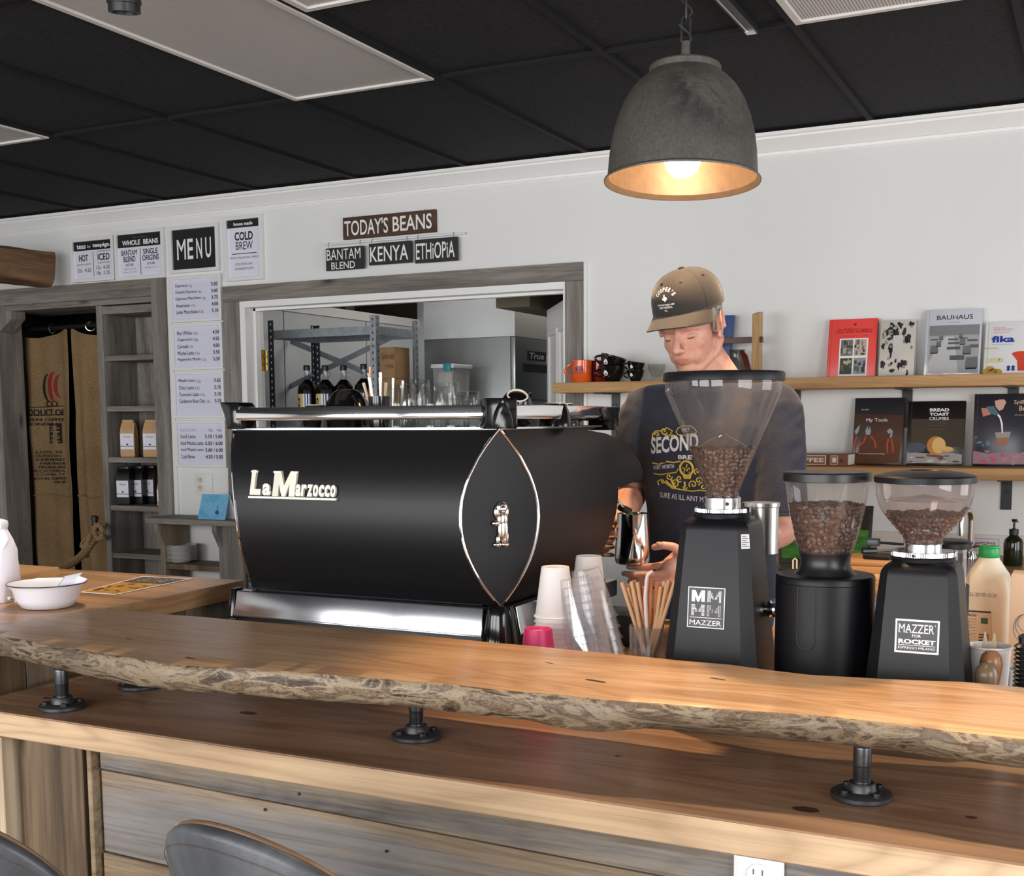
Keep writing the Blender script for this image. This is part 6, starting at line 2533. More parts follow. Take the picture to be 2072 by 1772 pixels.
KG, BG = 'kraft coffee bags in the niche', 'black coffee bags in the niche'
zk = NZ[2] + 0.0003
for px, lab, yw in ((262, 'kraft paper coffee bag with a white label, standing alone on its niche shelf side', 0.35), (308, 'kraft coffee bag half hidden by the door post', 0.3), (317, 'kraft coffee bag furthest behind the door post', 0.3)):
    p = at(px, 905, Y=WY + 0.10)
    if px == 317:
        p.y += 0.0
        p.x += 0.0
    yy = WY + (0.10 if px < 310 else 0.17)
    xx = at(px, 905, Y=yy).x
    coffee_bag(V((xx, yy, zk)), lab, M_KRAFT, KG, yw)
zk = NZ[3] + 0.0003
for px, yy, lab in ((254, 0.065, 'black coffee bag, foremost on the niche shelf below the kraft bags'), (280, 0.13, 'black coffee bag in the middle of its niche shelf'), (304, 0.195, 'black coffee bag behind the others on the niche shelf')):
    xx = at(px, 1005, Y=WY + yy).x
    coffee_bag(V((xx, WY + yy, zk)), lab, M_BAGB, BG, 0.2, 0.083, 0.05, 0.225, 'Decaf')
p = at(331, 1005, Y=WY + 0.09)
coffee_bag(V((nx1 - 0.05, WY + 0.06, zk)), 'white labelled bag peeking out behind the door post on the black bags shelf', M_KRAFT, 'bags behind the post', 0.2, 0.05, 0.04, 0.15, 'Brew')

# ------------------------------------------------------------------ burlap curtains on a rod
M_BURL, nt, bs = new_mat('burlap')
v = coords(nt, (1, 1, 1))
n1 = noise(nt, coords(nt, (160, 160, 420)), 1.0, 2)
n2 = noise(nt, v, 3, 4)
c1 = ramp(nt, n1, [(0.35, S(112, 88, 58)), (0.65, S(160, 130, 90))])
c2 = ramp(nt, n2, [(0.35, (0.75, 0.75, 0.75)), (0.7, (1.08, 1.08, 1.08))])
nt.links.new(mix(nt, c1, c2, 1.0, 'MULTIPLY'), bs.inputs['Base Color'])
bs.inputs['Roughness'].default_value = 0.9
bump(nt, bs, n1, 0.4, 0.001)
CY_ = WY + 0.20
M_RODB = plain('rod_black', S(30, 28, 27), 0.35, 0.6)
rz = at(120, 660, Y=CY_).z
rod = thing('curtain_rod', 'black curtain rod across the dark doorway', 'curtain rod', (-5.4, CY_, rz))
mb = MB(M_RODB)
mb.tube([(-6.3, CY_, rz - 0.012), (nx0 - 0.0005, CY_, rz)], 0.014, 14)
mb.build('rod', rod)


def cloth_y(x, z, x0, ph):
    k = (rz - z)
    f = 0.022 * math.sin((x - x0) * 19 + ph) + 0.012 * math.sin((x - x0) * 41 + ph * 2 + z)
    return CY_ + 0.03 + f * min(1, 0.35 + k) + 0.006 * mnoise.noise((x * 9, z * 5, ph))


def curtain(x0, x1, label, ph):
    t = thing('burlap_curtain', label, 'curtain', ((x0 + x1) / 2, CY_, rz), 'burlap sack curtains')
    m = MB(M_BURL)
    nx, nz = 44, 40
    g = []
    for j in range(nz + 1):
        row = []
        for i in range(nx + 1):
            u = i / nx
            x = x0 + (x1 - x0) * u
            sag = 0.05 + 0.05 * math.sin(u * PI) - 0.04
            z = (rz - sag) * (1 - j / nz) + 0.25 * (j / nz)
            row.append(m.bm.verts.new((x + 0.01 * mnoise.noise((z * 2, ph, u)), cloth_y(x, z, x0, ph), z)))
        g.append(row)
    for j in range(nz):
        for i in range(nx):
            m.bm.faces.new((g[j][i], g[j][i + 1], g[j + 1][i + 1], g[j + 1][i]))
    m.build('sack_cloth', t)
    # seam
    m = MB(M_BURL)
    zs = at(120, 1003, Y=CY_).z
    m.tube([(x0 + (x1 - x0) * i / 20, cloth_y(x0 + (x1 - x0) * i / 20, zs, x0, ph) - 0.006, zs + 0.006 * math.sin(i * 0.7)) for i in range(21)], 0.004, 6)
    m.build('seam', t)
    return t


cxm = at(125, 700, Y=CY_).x
cu1 = curtain(-6.12, cxm + 0.03, 'burlap sack curtain printed with a two colour leaf and black lettering', 0.4)
cu2 = curtain(cxm + 0.04, nx0 - 0.004, 'burlap sack curtain hanging next to the niche shelving', 2.2)
M_PRB = plain('sack_print_black', S(22, 20, 20), 0.9)
M_PRR = plain('sack_print_red', S(150, 28, 26), 0.9)


def sack_warp(x0, ph):
    def f(a, b, q):
        return V((q.x, cloth_y(q.x, q.z, x0, ph) - 0.005, q.z))
    return f


wf = sack_warp(-6.12, 0.4)
mb = MB(M_PRB)


def sk(px, py):
    return at(px, py, Y=CY_ + 0.02)


def stext(txt, px0, px1, py0, py1):
    a, b_, c_ = sk(px0, py1), sk(px1, py1), sk(px0, py0)
    mb.text(txt, a, V((b_.x - a.x, 0, b_.z - a.z)), V((0, 0, c_.z - a.z)), warp=wf, bold=0.02)


stext('CO', 90, 112, 811, 823)
stext('PRODUCT OF', 52, 122, 828, 841)
stext('GREEN COFFEE', 54, 122, 846, 852)
stext('HONDURAS', 64, 118, 855, 861)
for k, (tx, x0_, x1_) in enumerate((('LOTE : 53', 78, 118), ('HUMADORO', 78, 118), ('CERTIFIED', 78, 122), ('FAIR TRADE', 84, 124), ('PRODUCERS', 82, 124), ('APROCOMBA', 66, 124), ('COMBA, PT', 80, 124), ('ROYAL COFFEE', 74, 126), ('CROP', 105, 126))):
    stext(tx, x0_, x1_, 912 + k * 7.6, 917.5 + k * 7.6)
for py in (826, 843):
    a, b_ = sk(52, py), sk(122, py - 4)
    n_ = 12
    for i in range(n_):
        p0, p1 = a.lerp(b_, i / n_), a.lerp(b_, (i + 1) / n_)
        mb.face([wf(0, 0, p_) for p_ in (p0, p1, p1 + V((0, 0, 0.005)), p0 + V((0, 0, 0.005)))])
# black block with the vertical word
a = sk(98, 897)
bb = sk(117, 857)
mb.face([wf(0, 0, V((x_, 0, z_))) for x_, z_ in ((a.x, a.z), (bb.x, a.z), (bb.x, bb.z), (a.x, bb.z))])
mb.mat(M_BURL)
mb.text('RNY', V((bb.x - 0.012, 0, a.z + 0.01)), V((0, 0, bb.z - a.z - 0.02)), V((-(bb.x - a.x) + 0.024, 0, 0)), warp=lambda u_, v_, q: wf(u_, v_, q) + V((0, -0.002, 0)), bold=0.01)
mb.mat(M_PRB)
# leaf emblem: black curve and red curve


def leaf(m, cx, cz, s, flip, w0):
    n_ = 14
    pts_o, pts_i = [], []
    for i in range(n_ + 1):
        t_ = PI * 0.5 + PI * i / n_
        pts_o.append((cx + flip * math.cos(t_) * s * 0.55, cz + math.sin(t_) * s))
        pts_i.append((cx + flip * math.cos(t_) * s * (0.55 - w0) + flip * 0.006, cz + math.sin(t_) * s * 0.94))
    for i in range(n_):
        m.face([wf(0, 0, V((x_, 0, z_))) for x_, z_ in (pts_o[i], pts_o[i + 1], pts_i[i + 1], pts_i[i])])


lc = sk(96, 785)
leaf(mb, lc.x - 0.005, lc.z, 0.085, 1, 0.13)
mb.mat(M_PRR)
leaf(mb, lc.x + 0.04, lc.z + 0.005, 0.09, 1, 0.22)
leaf(mb, lc.x + 0.075, lc.z + 0.01, 0.07, 1, 0.2)
mb.build('sack_print', cu1, recalc=False)
for px, py in ((100, 662), (178, 668)):
    p = at(px, py, Y=CY_ - 0.02)
    m = MB(M_CHROME)
    n_ = 20
    m.tube([(p.x + (0.004 if px > 150 else 0.001) * 0, CY_ + 0.023 * math.cos(2 * PI * i / n_) , rz - 0.012 + 0.026 * math.sin(2 * PI * i / n_)) if px < 150 else (p.x + 0.02 * math.cos(2 * PI * i / n_), CY_ + 0.018 * math.cos(2 * PI * i / n_), rz - 0.01 + 0.026 * math.sin(2 * PI * i / n_)) for i in range(n_)], 0.0035, 8, loop=True)
    o = m.build('curtain_ring', loc=(p.x, CY_, rz))
    tag(o, ['chrome curtain ring seen edge on, above the printed sack', 'bright chrome curtain ring next to the niche shelving'][px > 150], 'curtain ring')

# rope tied to a black hook
M_ROPE = plain('manila_rope', S(150, 122, 84), 0.85, var=0.25, vscale=140, bumps=0.6)
rp = thing('rope_barrier', 'thick manila rope knotted to a black hook beside the niche', 'rope', at(200, 1085, Y=WY - 0.05))
pa, pb = at(122, 1150, Y=WY - 0.35), at(196, 1086, Y=WY - 0.05)


def twisted(m, pts, r, turns):
    n_ = len(pts)
    for s in range(3):
        q = []
        for i, p in enumerate(pts):
            t_ = (V(pts[min(i + 1, n_ - 1)]) - V(pts[max(i - 1, 0)])).normalized()
            up_ = V((0, 0, 1)) - t_ * t_.z
            up_.normalize()
            sd_ = t_.cross(up_)
            a = 2 * PI * s / 3 + turns * 2 * PI * i / n_
            q.append(V(p) + (up_ * math.cos(a) + sd_ * math.sin(a)) * r * 0.52)
        m.tube(q, r * 0.62, 8)


mb = MB(M_ROPE)
pts = [pa + (pb - pa) * (i / 40) + V((0, 0, -0.03 * math.sin(PI * i / 40))) for i in range(-14, 41)]
twisted(mb, pts, 0.02, 9)
mb.build('rope', rp)
mb = MB(M_ROPE)
kc = at(183, 1100, Y=WY - 0.08)
twisted(mb, [kc + V((math.cos(a) * 0.03 * 0.7, -0.028 + math.sin(a) * 0.028, math.sin(a) * 0.03 + 0.012 * a / 3)) for a in [i * 0.45 for i in range(18)]], 0.014, 4)
twisted(mb, [kc + V((0.0, -0.03, -0.01)), kc + V((0.01, -0.035, -0.04)), kc + V((-0.004, -0.03, -0.075))], 0.015, 1)
twisted(mb, [at(205, 1075, Y=WY - 0.05) + V((math.cos(a) * 0.035, -0.02, math.sin(a) * 0.04)) for a in [i * 0.5 for i in range(13)]], 0.016, 3)
mb.build('knot', rp)
hk = at(195, 1062, Y=WY - 0.02)
mb = MB(M_BLACKM)
mb.lathe([(0.018, -0.035), (0.018, 0.035), (0.022, 0.035), (0.022, 0.05), (0.008, 0.056)], (hk.x, WY - 0.03, hk.z), 18)
mb.tube([(hk.x, WY - 0.03, hk.z), (hk.x + 0.02, WY + 0.004, hk.z)], 0.01, 8)
mb.build('hook', rp)

# live-edge beam coming out over the doorway
W_LOG = wood('log_brown', S(150, 118, 88), S(112, 84, 60), S(66, 46, 32), 1, 1.2, 0.7, 0.4, 0.3, 0.3, 0.3, cracks=0.5, seed=61)
le_ = at(112, 545, Y=4.95)
n_ = 16
rs = []
for k in range(24):
    y = 4.95 - k * 0.07
    j = 0.006 * mnoise.noise((k * 0.5, 2, 0))
    hz = 0.10 + j
    ring = []
    for i in range(n_):
        a = 2 * PI * i / n_
        cx_ = math.copysign(abs(math.cos(a)) ** 0.6, math.cos(a)) * 0.045
        cz_ = math.copysign(abs(math.sin(a)) ** 0.6, math.sin(a)) * hz
        w__ = 0.006 * mnoise.noise((k * 0.35, i * 0.9, 1))
        ring.append((le_.x - 0.045 + cx_ + w__, y + 0.02 * math.sin(a) * (k == 0), le_.z + cz_ + w__ - k * 0.0015))
    rs.append(ring)
mb = MB(W_LOG)
mb.rings(rs)
lg = mb.build('log_beam', loc=(le_.x, 4.95, le_.z))
tag(lg, 'rough brown live edge log end jutting in above the doorway', 'log beam')

# ------------------------------------------------------------------ low wall unit with plates and card
ux0, ux1 = -4.49, -3.93
uy = 4.80
a = at(285, 1047, Y=uy)
uz = at(400, 1052, Y=uy).z
ux0, ux1 = a.x, at(478, 1052, Y=uy).x
un = thing('plate_shelf', 'small barn wood shelf unit with white plates, beside the machine', 'shelf', ((ux0 + ux1) / 2, 4.9, 0))
mb = MB(GREYW)
mb.prism([(ux0, uy + 0.03, uz - 0.028), (ux0 + 0.06, uy, uz - 0.028), (ux1, uy, uz - 0.028), (ux1, WY - 0.02, uz - 0.028), (ux0, WY - 0.02, uz - 0.028)], (0, 0, 0.028), 0.002)
mb.build('top_board', un)
for i, (xa_, mm) in enumerate(((ux0 + 0.075, BROWNZ), (ux1 - 0.17, GREYWZ))):
    m = MB(mm)
    m.prism([(xa_, WY - 0.02, 0.0), (xa_, uy + 0.06, 0.0), (xa_, uy + 0.06, uz - 0.15), (xa_, uy + 0.01, uz - 0.06), (xa_, uy + 0.01, uz - 0.0285), (xa_, WY - 0.02, uz - 0.0285)], (0.03, 0, 0), 0.0015)
    m.build('side_panel', un)
mb = MB(GREYWZ)
mb.box(ux1 - 0.1395, ux1 - 0.01, uy + 0.055, uy + 0.075, 0, uz - 0.0287, 0.001, 1)
mb.build('front_board', un)
pz_ = at(365, 1135, Y=uy + 0.12).z - 0.008
mb = MB(V2)
mb.box(ux0 + 0.1055, ux1 - 0.1705, uy + 0.062, WY - 0.021, pz_ - 0.03, pz_, 0.0015, 1)
mb.build('shelf', un)
M_PLATEW = plain('white_china', S(226, 224, 222), 0.15)
pc = at(366, 1130, Y=uy + 0.155)
mb = MB(M_PLATEW)
mb.lathe([(0.05, 0.0), (0.052, 0.003), (0.084, 0.009), (0.0875, 0.0125), (0.085, 0.0128), (0.055, 0.006), (0.001, 0.005)], (0, 0, 0), 40, cap1=False)
pl0 = mb.build('plate', loc=(0, 0, 0))
tag(pl0, 'white saucer plate in the stack on the small shelf', 'plate', 'stack of white plates')
for k in range(13):
    o = pl0 if k == 0 else pl0.copy()
    if k:
        COL.objects.link(o)
    o.location = (pc.x + rnd.uniform(-0.002, 0.002), uy + 0.155 + rnd.uniform(-0.002, 0.002), pz_ + 0.0004 + k * 0.0068)
    if k == 0:
        o['label'] = 'lowest white plate of the stack on the small shelf'
        o['group'] = 'stack of white plates'
    elif k == 12:
        o['label'] = 'topmost white plate of the stack on the small shelf'
    else:
        o['label'] = 'white plate within the stack on the small shelf, between top and bottom plates'
# blue card
M_BLUE, nt, bs = new_mat('card_blue')
n1 = noise(nt, coords(nt, (6, 6, 9)), 1.5, 4, 0.6)
nt.links.new(ramp(nt, n1, [(0.3, S(72, 150, 200)), (0.5, S(116, 186, 220)), (0.7, S(96, 140, 214))]), bs.inputs['Base Color'])
bs.inputs['Roughness'].default_value = 0.4
cy_ = uy + 0.05
x0, x1 = at(400, 1040, Y=cy_).x, at(455, 1040, Y=cy_).x
zt2_ = at(432, 1000, Y=cy_ + 0.02).z
cd = thing('greeting_card', 'folded light blue card standing on the small shelf unit', 'card', ((x0 + x1) / 2, cy_, uz))
mb = MB(M_BLUE)
mb.prism([(x0, cy_, uz + 0.0005), (x1, cy_, uz + 0.0005), (x1 + 0.008, cy_ + 0.03, zt2_), (x0 + 0.008, cy_ + 0.03, zt2_)], (0, 0.001, 0))
mb.mat(plain('card_berry', S(46, 60, 150), 0.4))
pp = V((x0 + (x1 - x0) * 0.68, cy_ + 0.008, uz + 0.035))
mb.ball(pp + V((0, -0.001, 0)), (0.013, 0.0012, 0.013), 14)
mb.mat(plain('card_stem', S(70, 110, 120), 0.5))
mb.prism([pp + V((-0.001, -0.0015, 0.012)), pp + V((0.001, -0.0015, 0.012)), pp + V((0.003, 0.002, 0.04)), pp + V((0.001, 0.002, 0.04))], (0, 0.0008, 0))
mb.build('front_leaf', cd)
mb = MB(M_PAPER)
mb.prism([(x0 + 0.008, cy_ + 0.0315, zt2_), (x1 + 0.008, cy_ + 0.0315, zt2_), (x1 + 0.02, cy_ + 0.075, uz + 0.0005), (x0 + 0.02, cy_ + 0.075, uz + 0.0005)], (0, 0.001, 0))
mb.build('back_leaf', cd)
# wall outlet above the card
p = at(414, 979, Y=WY)
t = thing('wall_outlet', 'white two gang wall outlet below the menu column', 'power outlet', (p.x, WY - 0.003, p.z))
mb = MB(plain('outlet_ivory', S(226, 226, 222), 0.35))
mb.box(p.x - 0.058, p.x + 0.058, WY - 0.007, WY - 0.0005, p.z - 0.06, p.z + 0.06, 0.002)
mb.build('cover_plate', t)
for s in (-1, 1):
    m = MB(plain('outlet_almond', S(206, 196, 170), 0.4))
    m.lathe([(0.0, 0.0), (0.017, 0.0), (0.0165, 0.0025)], (p.x - 0.024, WY - 0.007, p.z + s * 0.021), 24, axis=(0, -1, 0))
    m.mat(M_INK)
    for dx in (-0.006, 0.006):
        m.box(p.x - 0.024 + dx - 0.001, p.x - 0.024 + dx + 0.001, WY - 0.0101, WY - 0.0096, p.z + s * 0.021, p.z + s * 0.021 + 0.008)
    m.build('socket', t)
m = MB(M_TRIM)
m.box(p.x + 0.018, p.x + 0.03, WY - 0.011, WY - 0.0065, p.z - 0.016, p.z + 0.016, 0.001, 1)
m.build('switch', t)

# ------------------------------------------------------------------ things on the return counter
# white enamel bowl with papers
bp_ = at(97, 1228, Z=RZ)
M_ENAM = plain('white_enamel', S(232, 230, 236), 0.18)
bw = thing('enamel_bowl', 'white enamel bowl with dark blue rim holding papers', 'bowl', (bp_.x, bp_.y, RZ))
cb_ = V((bp_.x, bp_.y, RZ + 0.0005))
mb = MB(M_ENAM)
mb.lathe([(0.05, 0.0), (0.058, 0.003), (0.07, 0.02), (0.0765, 0.045), (0.088, 0.056), (0.0865, 0.0575), (0.074, 0.047), (0.067, 0.022), (0.05, 0.006), (0.001, 0.005)], cb_, 48, cap1=False)
mb.build('bowl', bw)
mb = MB(plain('navy_rim', S(24, 28, 66), 0.3))
mb.tube([(cb_.x + 0.0878 * math.cos(2 * PI * i / 48), cb_.y + 0.0878 * math.sin(2 * PI * i / 48), cb_.z + 0.0568) for i in range(48)], 0.0014, 6, loop=True)
mb.build('rim', bw)


def sheet(name, label, cat, corners, m_, extra=None, th=0.0008):
    m = MB(m_)
    n = (V(corners[1]) - V(corners[0])).cross(V(corners[3]) - V(corners[0])).normalized()
    m.prism(corners, n * th)
    if extra:
        extra(m, n)
    o = m.build(name, loc=corners[0], recalc=False)
    return tag(o, label, cat)


q = [at(110, 1192, Y=cb_.y - 0.02), at(142, 1190, Y=cb_.y + 0.02), at(166, 1158, Y=cb_.y + 0.03), at(130, 1166, Y=cb_.y)]


def tkt(m, n):
    u_, v_ = V(q[1]) - V(q[0]), V(q[3]) - V(q[0])
    m.mat(M_INK)
    m.text('TRAY', V(q[0]) + v_ * 0.1 + u_ * 0.75 + n * 0.0012, v_ * 0.8, -u_ * 0.5, bold=0.03)
    for k in (0.02, 0.94):
        m.face([V(q[0]) + u_ * k + v_ * s_ + n * 0.0012 + u_ * t_ for s_, t_ in ((0, 0), (1, 0), (1, 0.03), (0, 0.03))])


sheet('paper_ticket', 'white paper slip with black letters sticking out of the enamel bowl', 'paper', q, M_PAPER, tkt)
q2 = [at(140, 1190, Y=cb_.y + 0.015), at(158, 1186, Y=cb_.y + 0.03), at(177, 1171, Y=cb_.y + 0.035), at(158, 1164, Y=cb_.y + 0.025)]


def tkt2(m, n):
    u_, v_ = V(q2[1]) - V(q2[0]), V(q2[3]) - V(q2[0])
    for k, col in enumerate(((196, 196, 60), (90, 160, 130), (230, 220, 150), (110, 170, 150))):
        m.mat(C_('tk%d' % k, *col))
        m.face([V(q2[0]) + u_ * (0.1 + 0.2 * k) + v_ * s_ + n * 0.0012 + u_ * t_ for s_, t_ in ((0.1, 0), (0.8, 0), (0.8, 0.16), (0.1, 0.16))])


sheet('paper_ticket', 'crumpled slip with yellow and green print in the enamel bowl', 'paper', q2, M_PAPER, tkt2)
# flyer
fz = RZ + 0.0006
q3 = [at(232, 1204, Z=fz), at(391, 1171, Z=fz), at(288, 1166, Z=fz), at(160, 1199, Z=fz)]


def flyer(m, n):
    def F(a, b_, off=0.0014):
        p0 = V(q3[0]).lerp(V(q3[1]), b_)
        p1 = V(q3[3]).lerp(V(q3[2]), b_)
        r_ = p1.lerp(p0, a)
        return V((r_.x, r_.y, fz + off))
    def fr_(a0, a1, b0, b1, off=0.0014):
        m.face((F(a0, b0, off), F(a1, b0, off), F(a1, b1, off), F(a0, b1, off)))
    m.mat(C_('flyer_ochre', 196, 146, 56))
    fr_(0.05, 0.95, 0.04, 0.62)
    m.mat(C_('flyer_dark', 48, 40, 38))
    fr_(0.05, 0.95, 0.62, 0.96)
    rr_ = random.Random(4)
    for k in range(26):
        m.mat([C_('flyer_rust', 146, 78, 40), C_('flyer_amber', 222, 176, 76), C_('flyer_brown', 92, 66, 40)][k % 3])
        a0, b0 = rr_.uniform(0.07, 0.8), rr_.uniform(0.06, 0.52)
        fr_(a0, a0 + rr_.uniform(0.04, 0.14), b0, b0 + rr_.uniform(0.02, 0.08), 0.0016 + k * 0.00002)
    m.mat(C_('flyer_pale', 196, 176, 150))
    for k in range(5):
        for j in range(7):
            a0 = 0.1 + j * 0.115
            fr_(a0, a0 + 0.06 + 0.02 * ((j * k) % 3), 0.66 + k * 0.055, 0.685 + k * 0.055, 0.0018)


m = MB(M_PAPER)
m.face([V(p_) + V((0, 0, 0.001)) for p_ in q3])
m.face([V(p_) for p_ in q3][::-1])
flyer(m, None)
tag(m.build('flyer', loc=q3[0], recalc=False), 'white bordered flyer with ochre and black print lying on the counter', 'flyer')
# white paper bag cut by the frame
pb_ = at(-6, 1215, Z=RZ)
M_WBAG = plain('white_bag_paper', S(228, 224, 232), 0.6)
wb = thing('paper_bag', 'white paper coffee bag with rolled top at the edge beside the bowl', 'paper bag', (pb_.x, pb_.y, RZ))
mb = MB(M_WBAG)
cbg = V((pb_.x, pb_.y, RZ + 0.0005))
rs = []
for z, kx, ky in ((0, 0.95, 0.95), (0.01, 1, 1), (0.08, 1.06, 1.02), (0.125, 1.0, 0.85), (0.15, 0.92, 0.55), (0.168, 0.82, 0.26), (0.178, 0.80, 0.18)):
    ring = []
    for i in range(20):
        a = 2 * PI * i / 20
        cx_ = math.copysign(abs(math.cos(a)) ** 0.55, math.cos(a)) * 0.055 * kx
        cy__ = math.copysign(abs(math.sin(a)) ** 0.55, math.sin(a)) * 0.035 * ky
        w__ = 0.009 * mnoise.noise((i * 0.8, z * 30, 4))
        ring.append(cbg + V((cx_ + w__, cy__ + w__, z)))
    rs.append(ring)
mb.rings(rs)
mb.build('pouch', wb, sharp=60)
mb = MB(M_WBAG)
mb.obox(cbg + V((0.0, -0.004, 0.19)), (0.094, 0.026, 0.024), Matrix.Rotation(0.12, 3, 'Y'), 0.008)
mb.build('rolled_top', wb)
a = at(33, 1222, Z=RZ)
mb = MB(plain('tin_tie', S(200, 198, 202), 0.35))
p0 = at(18, 1210, Z=RZ + 0.02)
mb.tube([p0, (a.x - 0.004, a.y, RZ + 0.012), (a.x, a.y, RZ + 0.004)], 0.004, 6)
tag(mb.build('tin_tie', loc=(a.x, a.y, RZ)), 'bent white tie strip on the counter between bag and bowl', 'tie')
# ------------------------------------------------------------------ store room seen through the opening
M_GALV = plain('galvanised', S(150, 156, 162), 0.38, 0.75, var=0.15, vscale=30)
M_RACKD = plain('rack_dark', S(60, 66, 72), 0.5, 0.4)
RYF = 5.42
xl_ = at(545, 760, Y=RYF).x
xr_ = at(761, 720, Y=RYF).x
RYB = min(6.1, at(846, 700, X=xr_).y)
ztop = at(761, 637, Y=RYF).z
zs1 = at(650, 664, Y=RYF).z
zs0 = at(650, 846, Y=RYF).z
rk2 = thing('storage_rack', 'grey galvanised steel rack with cross braces in the store room', 'rack', ((xl_ + xr_) / 2, (RYF + RYB) / 2, 0))


def post(x, y, sx, sy, mm):
    m = MB(mm)
    a = 0.036
    m.box(x, x + sx * a, y - 0.0012, y + 0.0012, 0.0005, ztop)
    m.box(x - 0.0012, x + 0.0012, y, y + sy * a, 0.0005, ztop)
    m.mat(M_INK if mm is M_GALV else M_WHITEP)
    z = 1.35
    while z < ztop - 0.02:
        m.box(x + sx * 0.015, x + sx * 0.022, y - 0.0016, y - 0.0013, z, z + 0.012)
        m.box(x + 0.0013, x + 0.0016, y + sy * 0.015, y + sy * 0.022, z + 0.008, z + 0.02)
        z += 0.035
    m.build('post', rk2, recalc=False)


post(xl_, RYF, 1, 1, M_RACKD)
post(xr_, RYF, -1, 1, M_GALV)
post(xl_, RYB, 1, -1, M_RACKD)
post(xr_, RYB, -1, -1, M_GALV)
for z in (zs1, zs0, 0.8, 0.15):
    m = MB(M_GALV)
    m.box(xl_ + 0.002, xr_ - 0.002, RYF + 0.002, RYF + 0.006, z - 0.045, z)
    m.box(xl_ + 0.002, xr_ - 0.002, RYB - 0.006, RYB - 0.002, z - 0.045, z)
    m.box(xl_ + 0.002, xl_ + 0.006, RYF + 0.006, RYB - 0.006, z - 0.045, z)
    m.box(xr_ - 0.006, xr_ - 0.002, RYF + 0.006, RYB - 0.006, z - 0.045, z)
    m.mat(M_RACKD if z == zs1 else M_GALV).box(xl_ + 0.006, xr_ - 0.006, RYF + 0.006, RYB - 0.006, z - 0.006, z - 0.002)
    m.build('shelf', rk2)
m = MB(M_GALV)
for (p0, p1, off) in (((588, 690), (790, 775), 0.0), ((560, 795), (800, 678), 0.004)):
    a, b = at(*p0, Y=RYB + 0.003 + off), at(*p1, Y=RYB + 0.003 + off)
    d = (b - a).normalized()
    up_ = V((0, 1, 0)).cross(d).normalized()
    m.prism([a - up_ * 0.016, b - up_ * 0.016, b + up_ * 0.016, a + up_ * 0.016], (0, 0.0025, 0))
m.build('brace', rk2)

# growlers
M_AMBER = plain('dark_coffee_glass', S(16, 11, 9), 0.12, spec=0.6)
M_GLCLEAR = clear('growler_neck', (0.88, 0.9, 0.9), 1.1)
M_LBLC = plain('label_cream', S(214, 190, 130), 0.5)
M_LBLB = plain('label_blue', S(44, 80, 160), 0.5)
for i, (px, dy, lab) in enumerate(((622, 0.0, 'dark growler bottle with cream and blue label, first from the hinge'), (659, 0.0, 'dark growler bottle second from the hinge, label half in view'), (696, 0.05, 'dark growler bottle behind the black bowl cup'), (737, 0.09, 'dark growler bottle beside the right rack post'))):
    y = RYF + 0.10 + dy
    y -= 0.01 * (i == 3)
    p = at(px, 800, Y=y)
    c = V((p.x, y, zs0 + 0.0004))
    zt = at(px, 739 if i < 3 else 736, Y=y).z - c.z
    t = thing('growler', lab, 'bottle', c, 'growler bottles on the store rack')
    m = MB(M_AMBER)
    r = 0.054
    m.lathe([(r - 0.006, 0), (r, 0.006), (r, zt * 0.52), (r * 0.93, zt * 0.6), (r * 0.6, zt * 0.68), (r * 0.42, zt * 0.71), (r * 0.36, zt * 0.73)], c, 32)
    bo_ = m.build('body', t)
    m = MB(M_GLCLEAR)
    m.lathe([(r * 0.37, zt * 0.728), (r * 0.31, zt * 0.8), (r * 0.29, zt * 0.9), (r * 0.3, zt * 0.915)], c, 24, cap0=False, cap1=False)
    m.build('neck', t)
    m = MB(M_BLACKP)
    m.lathe([(r * 0.34, zt * 0.905), (r * 0.35, zt * 0.91), (r * 0.35, zt * 0.985), (r * 0.32, zt)], c, 24)
    m.build('cap', t)
    m = MB(M_GLCLEAR)
    m.tube([c + V((r * 0.3 + math.sin(PI * k / 10) * 0.02, 0.0, zt * (0.88 - 0.12 * k / 10))) for k in range(11)], 0.005, 8)
    m.build('handle', t)
    m = MB(M_LBLC)
    n = 14
    for k in range(n):
        a0, a1 = -2.3 + k * 0.13, -2.3 + (k + 1) * 0.13
        m.mat(M_LBLC if k < 7 else (M_LBLB if k in (8, 12) else M_WHITEP if k in (7, 9, 11) else M_INK))
        q = [c + V((math.cos(a_) * (r + 0.0005), math.sin(a_) * (r + 0.0005), zz)) for a_, zz in ((a0, zt * 0.12), (a1, zt * 0.12), (a1, zt * 0.46), (a0, zt * 0.46))]
        m.face(q)
    m.mat(M_INK)
    ov = []
    for k in range(16):
        a_ = -1.95 + 0.2 * math.cos(2 * PI * k / 16)
        ov.append(c + V((math.cos(a_) * (r + 0.001), math.sin(a_) * (r + 0.001), zt * (0.3 + 0.09 * math.sin(2 * PI * k / 16)))))
    m.face(ov)
    m.build('label', bo_, recalc=False)

# cardboard boxes in the rack
M_CARDB2 = plain('cardboard', S(166, 130, 92), 0.7, var=0.06, vscale=20)
by = RYF + 0.16
x0, x1 = at(797, 740, Y=by).x, at(846, 740, Y=by).x
x1 = min(x1, xr_ + 0.25)
x0, x1 = xr_ - 0.30, xr_ - 0.012
ya_ = RYF + 0.22
xa_ = at(776, 740, Y=ya_).x
xb_ = at(842, 740, Y=ya_ + 0.1).x
bz0, bz1 = at(810, 765, Y=ya_).z, at(810, 702, Y=ya_).z
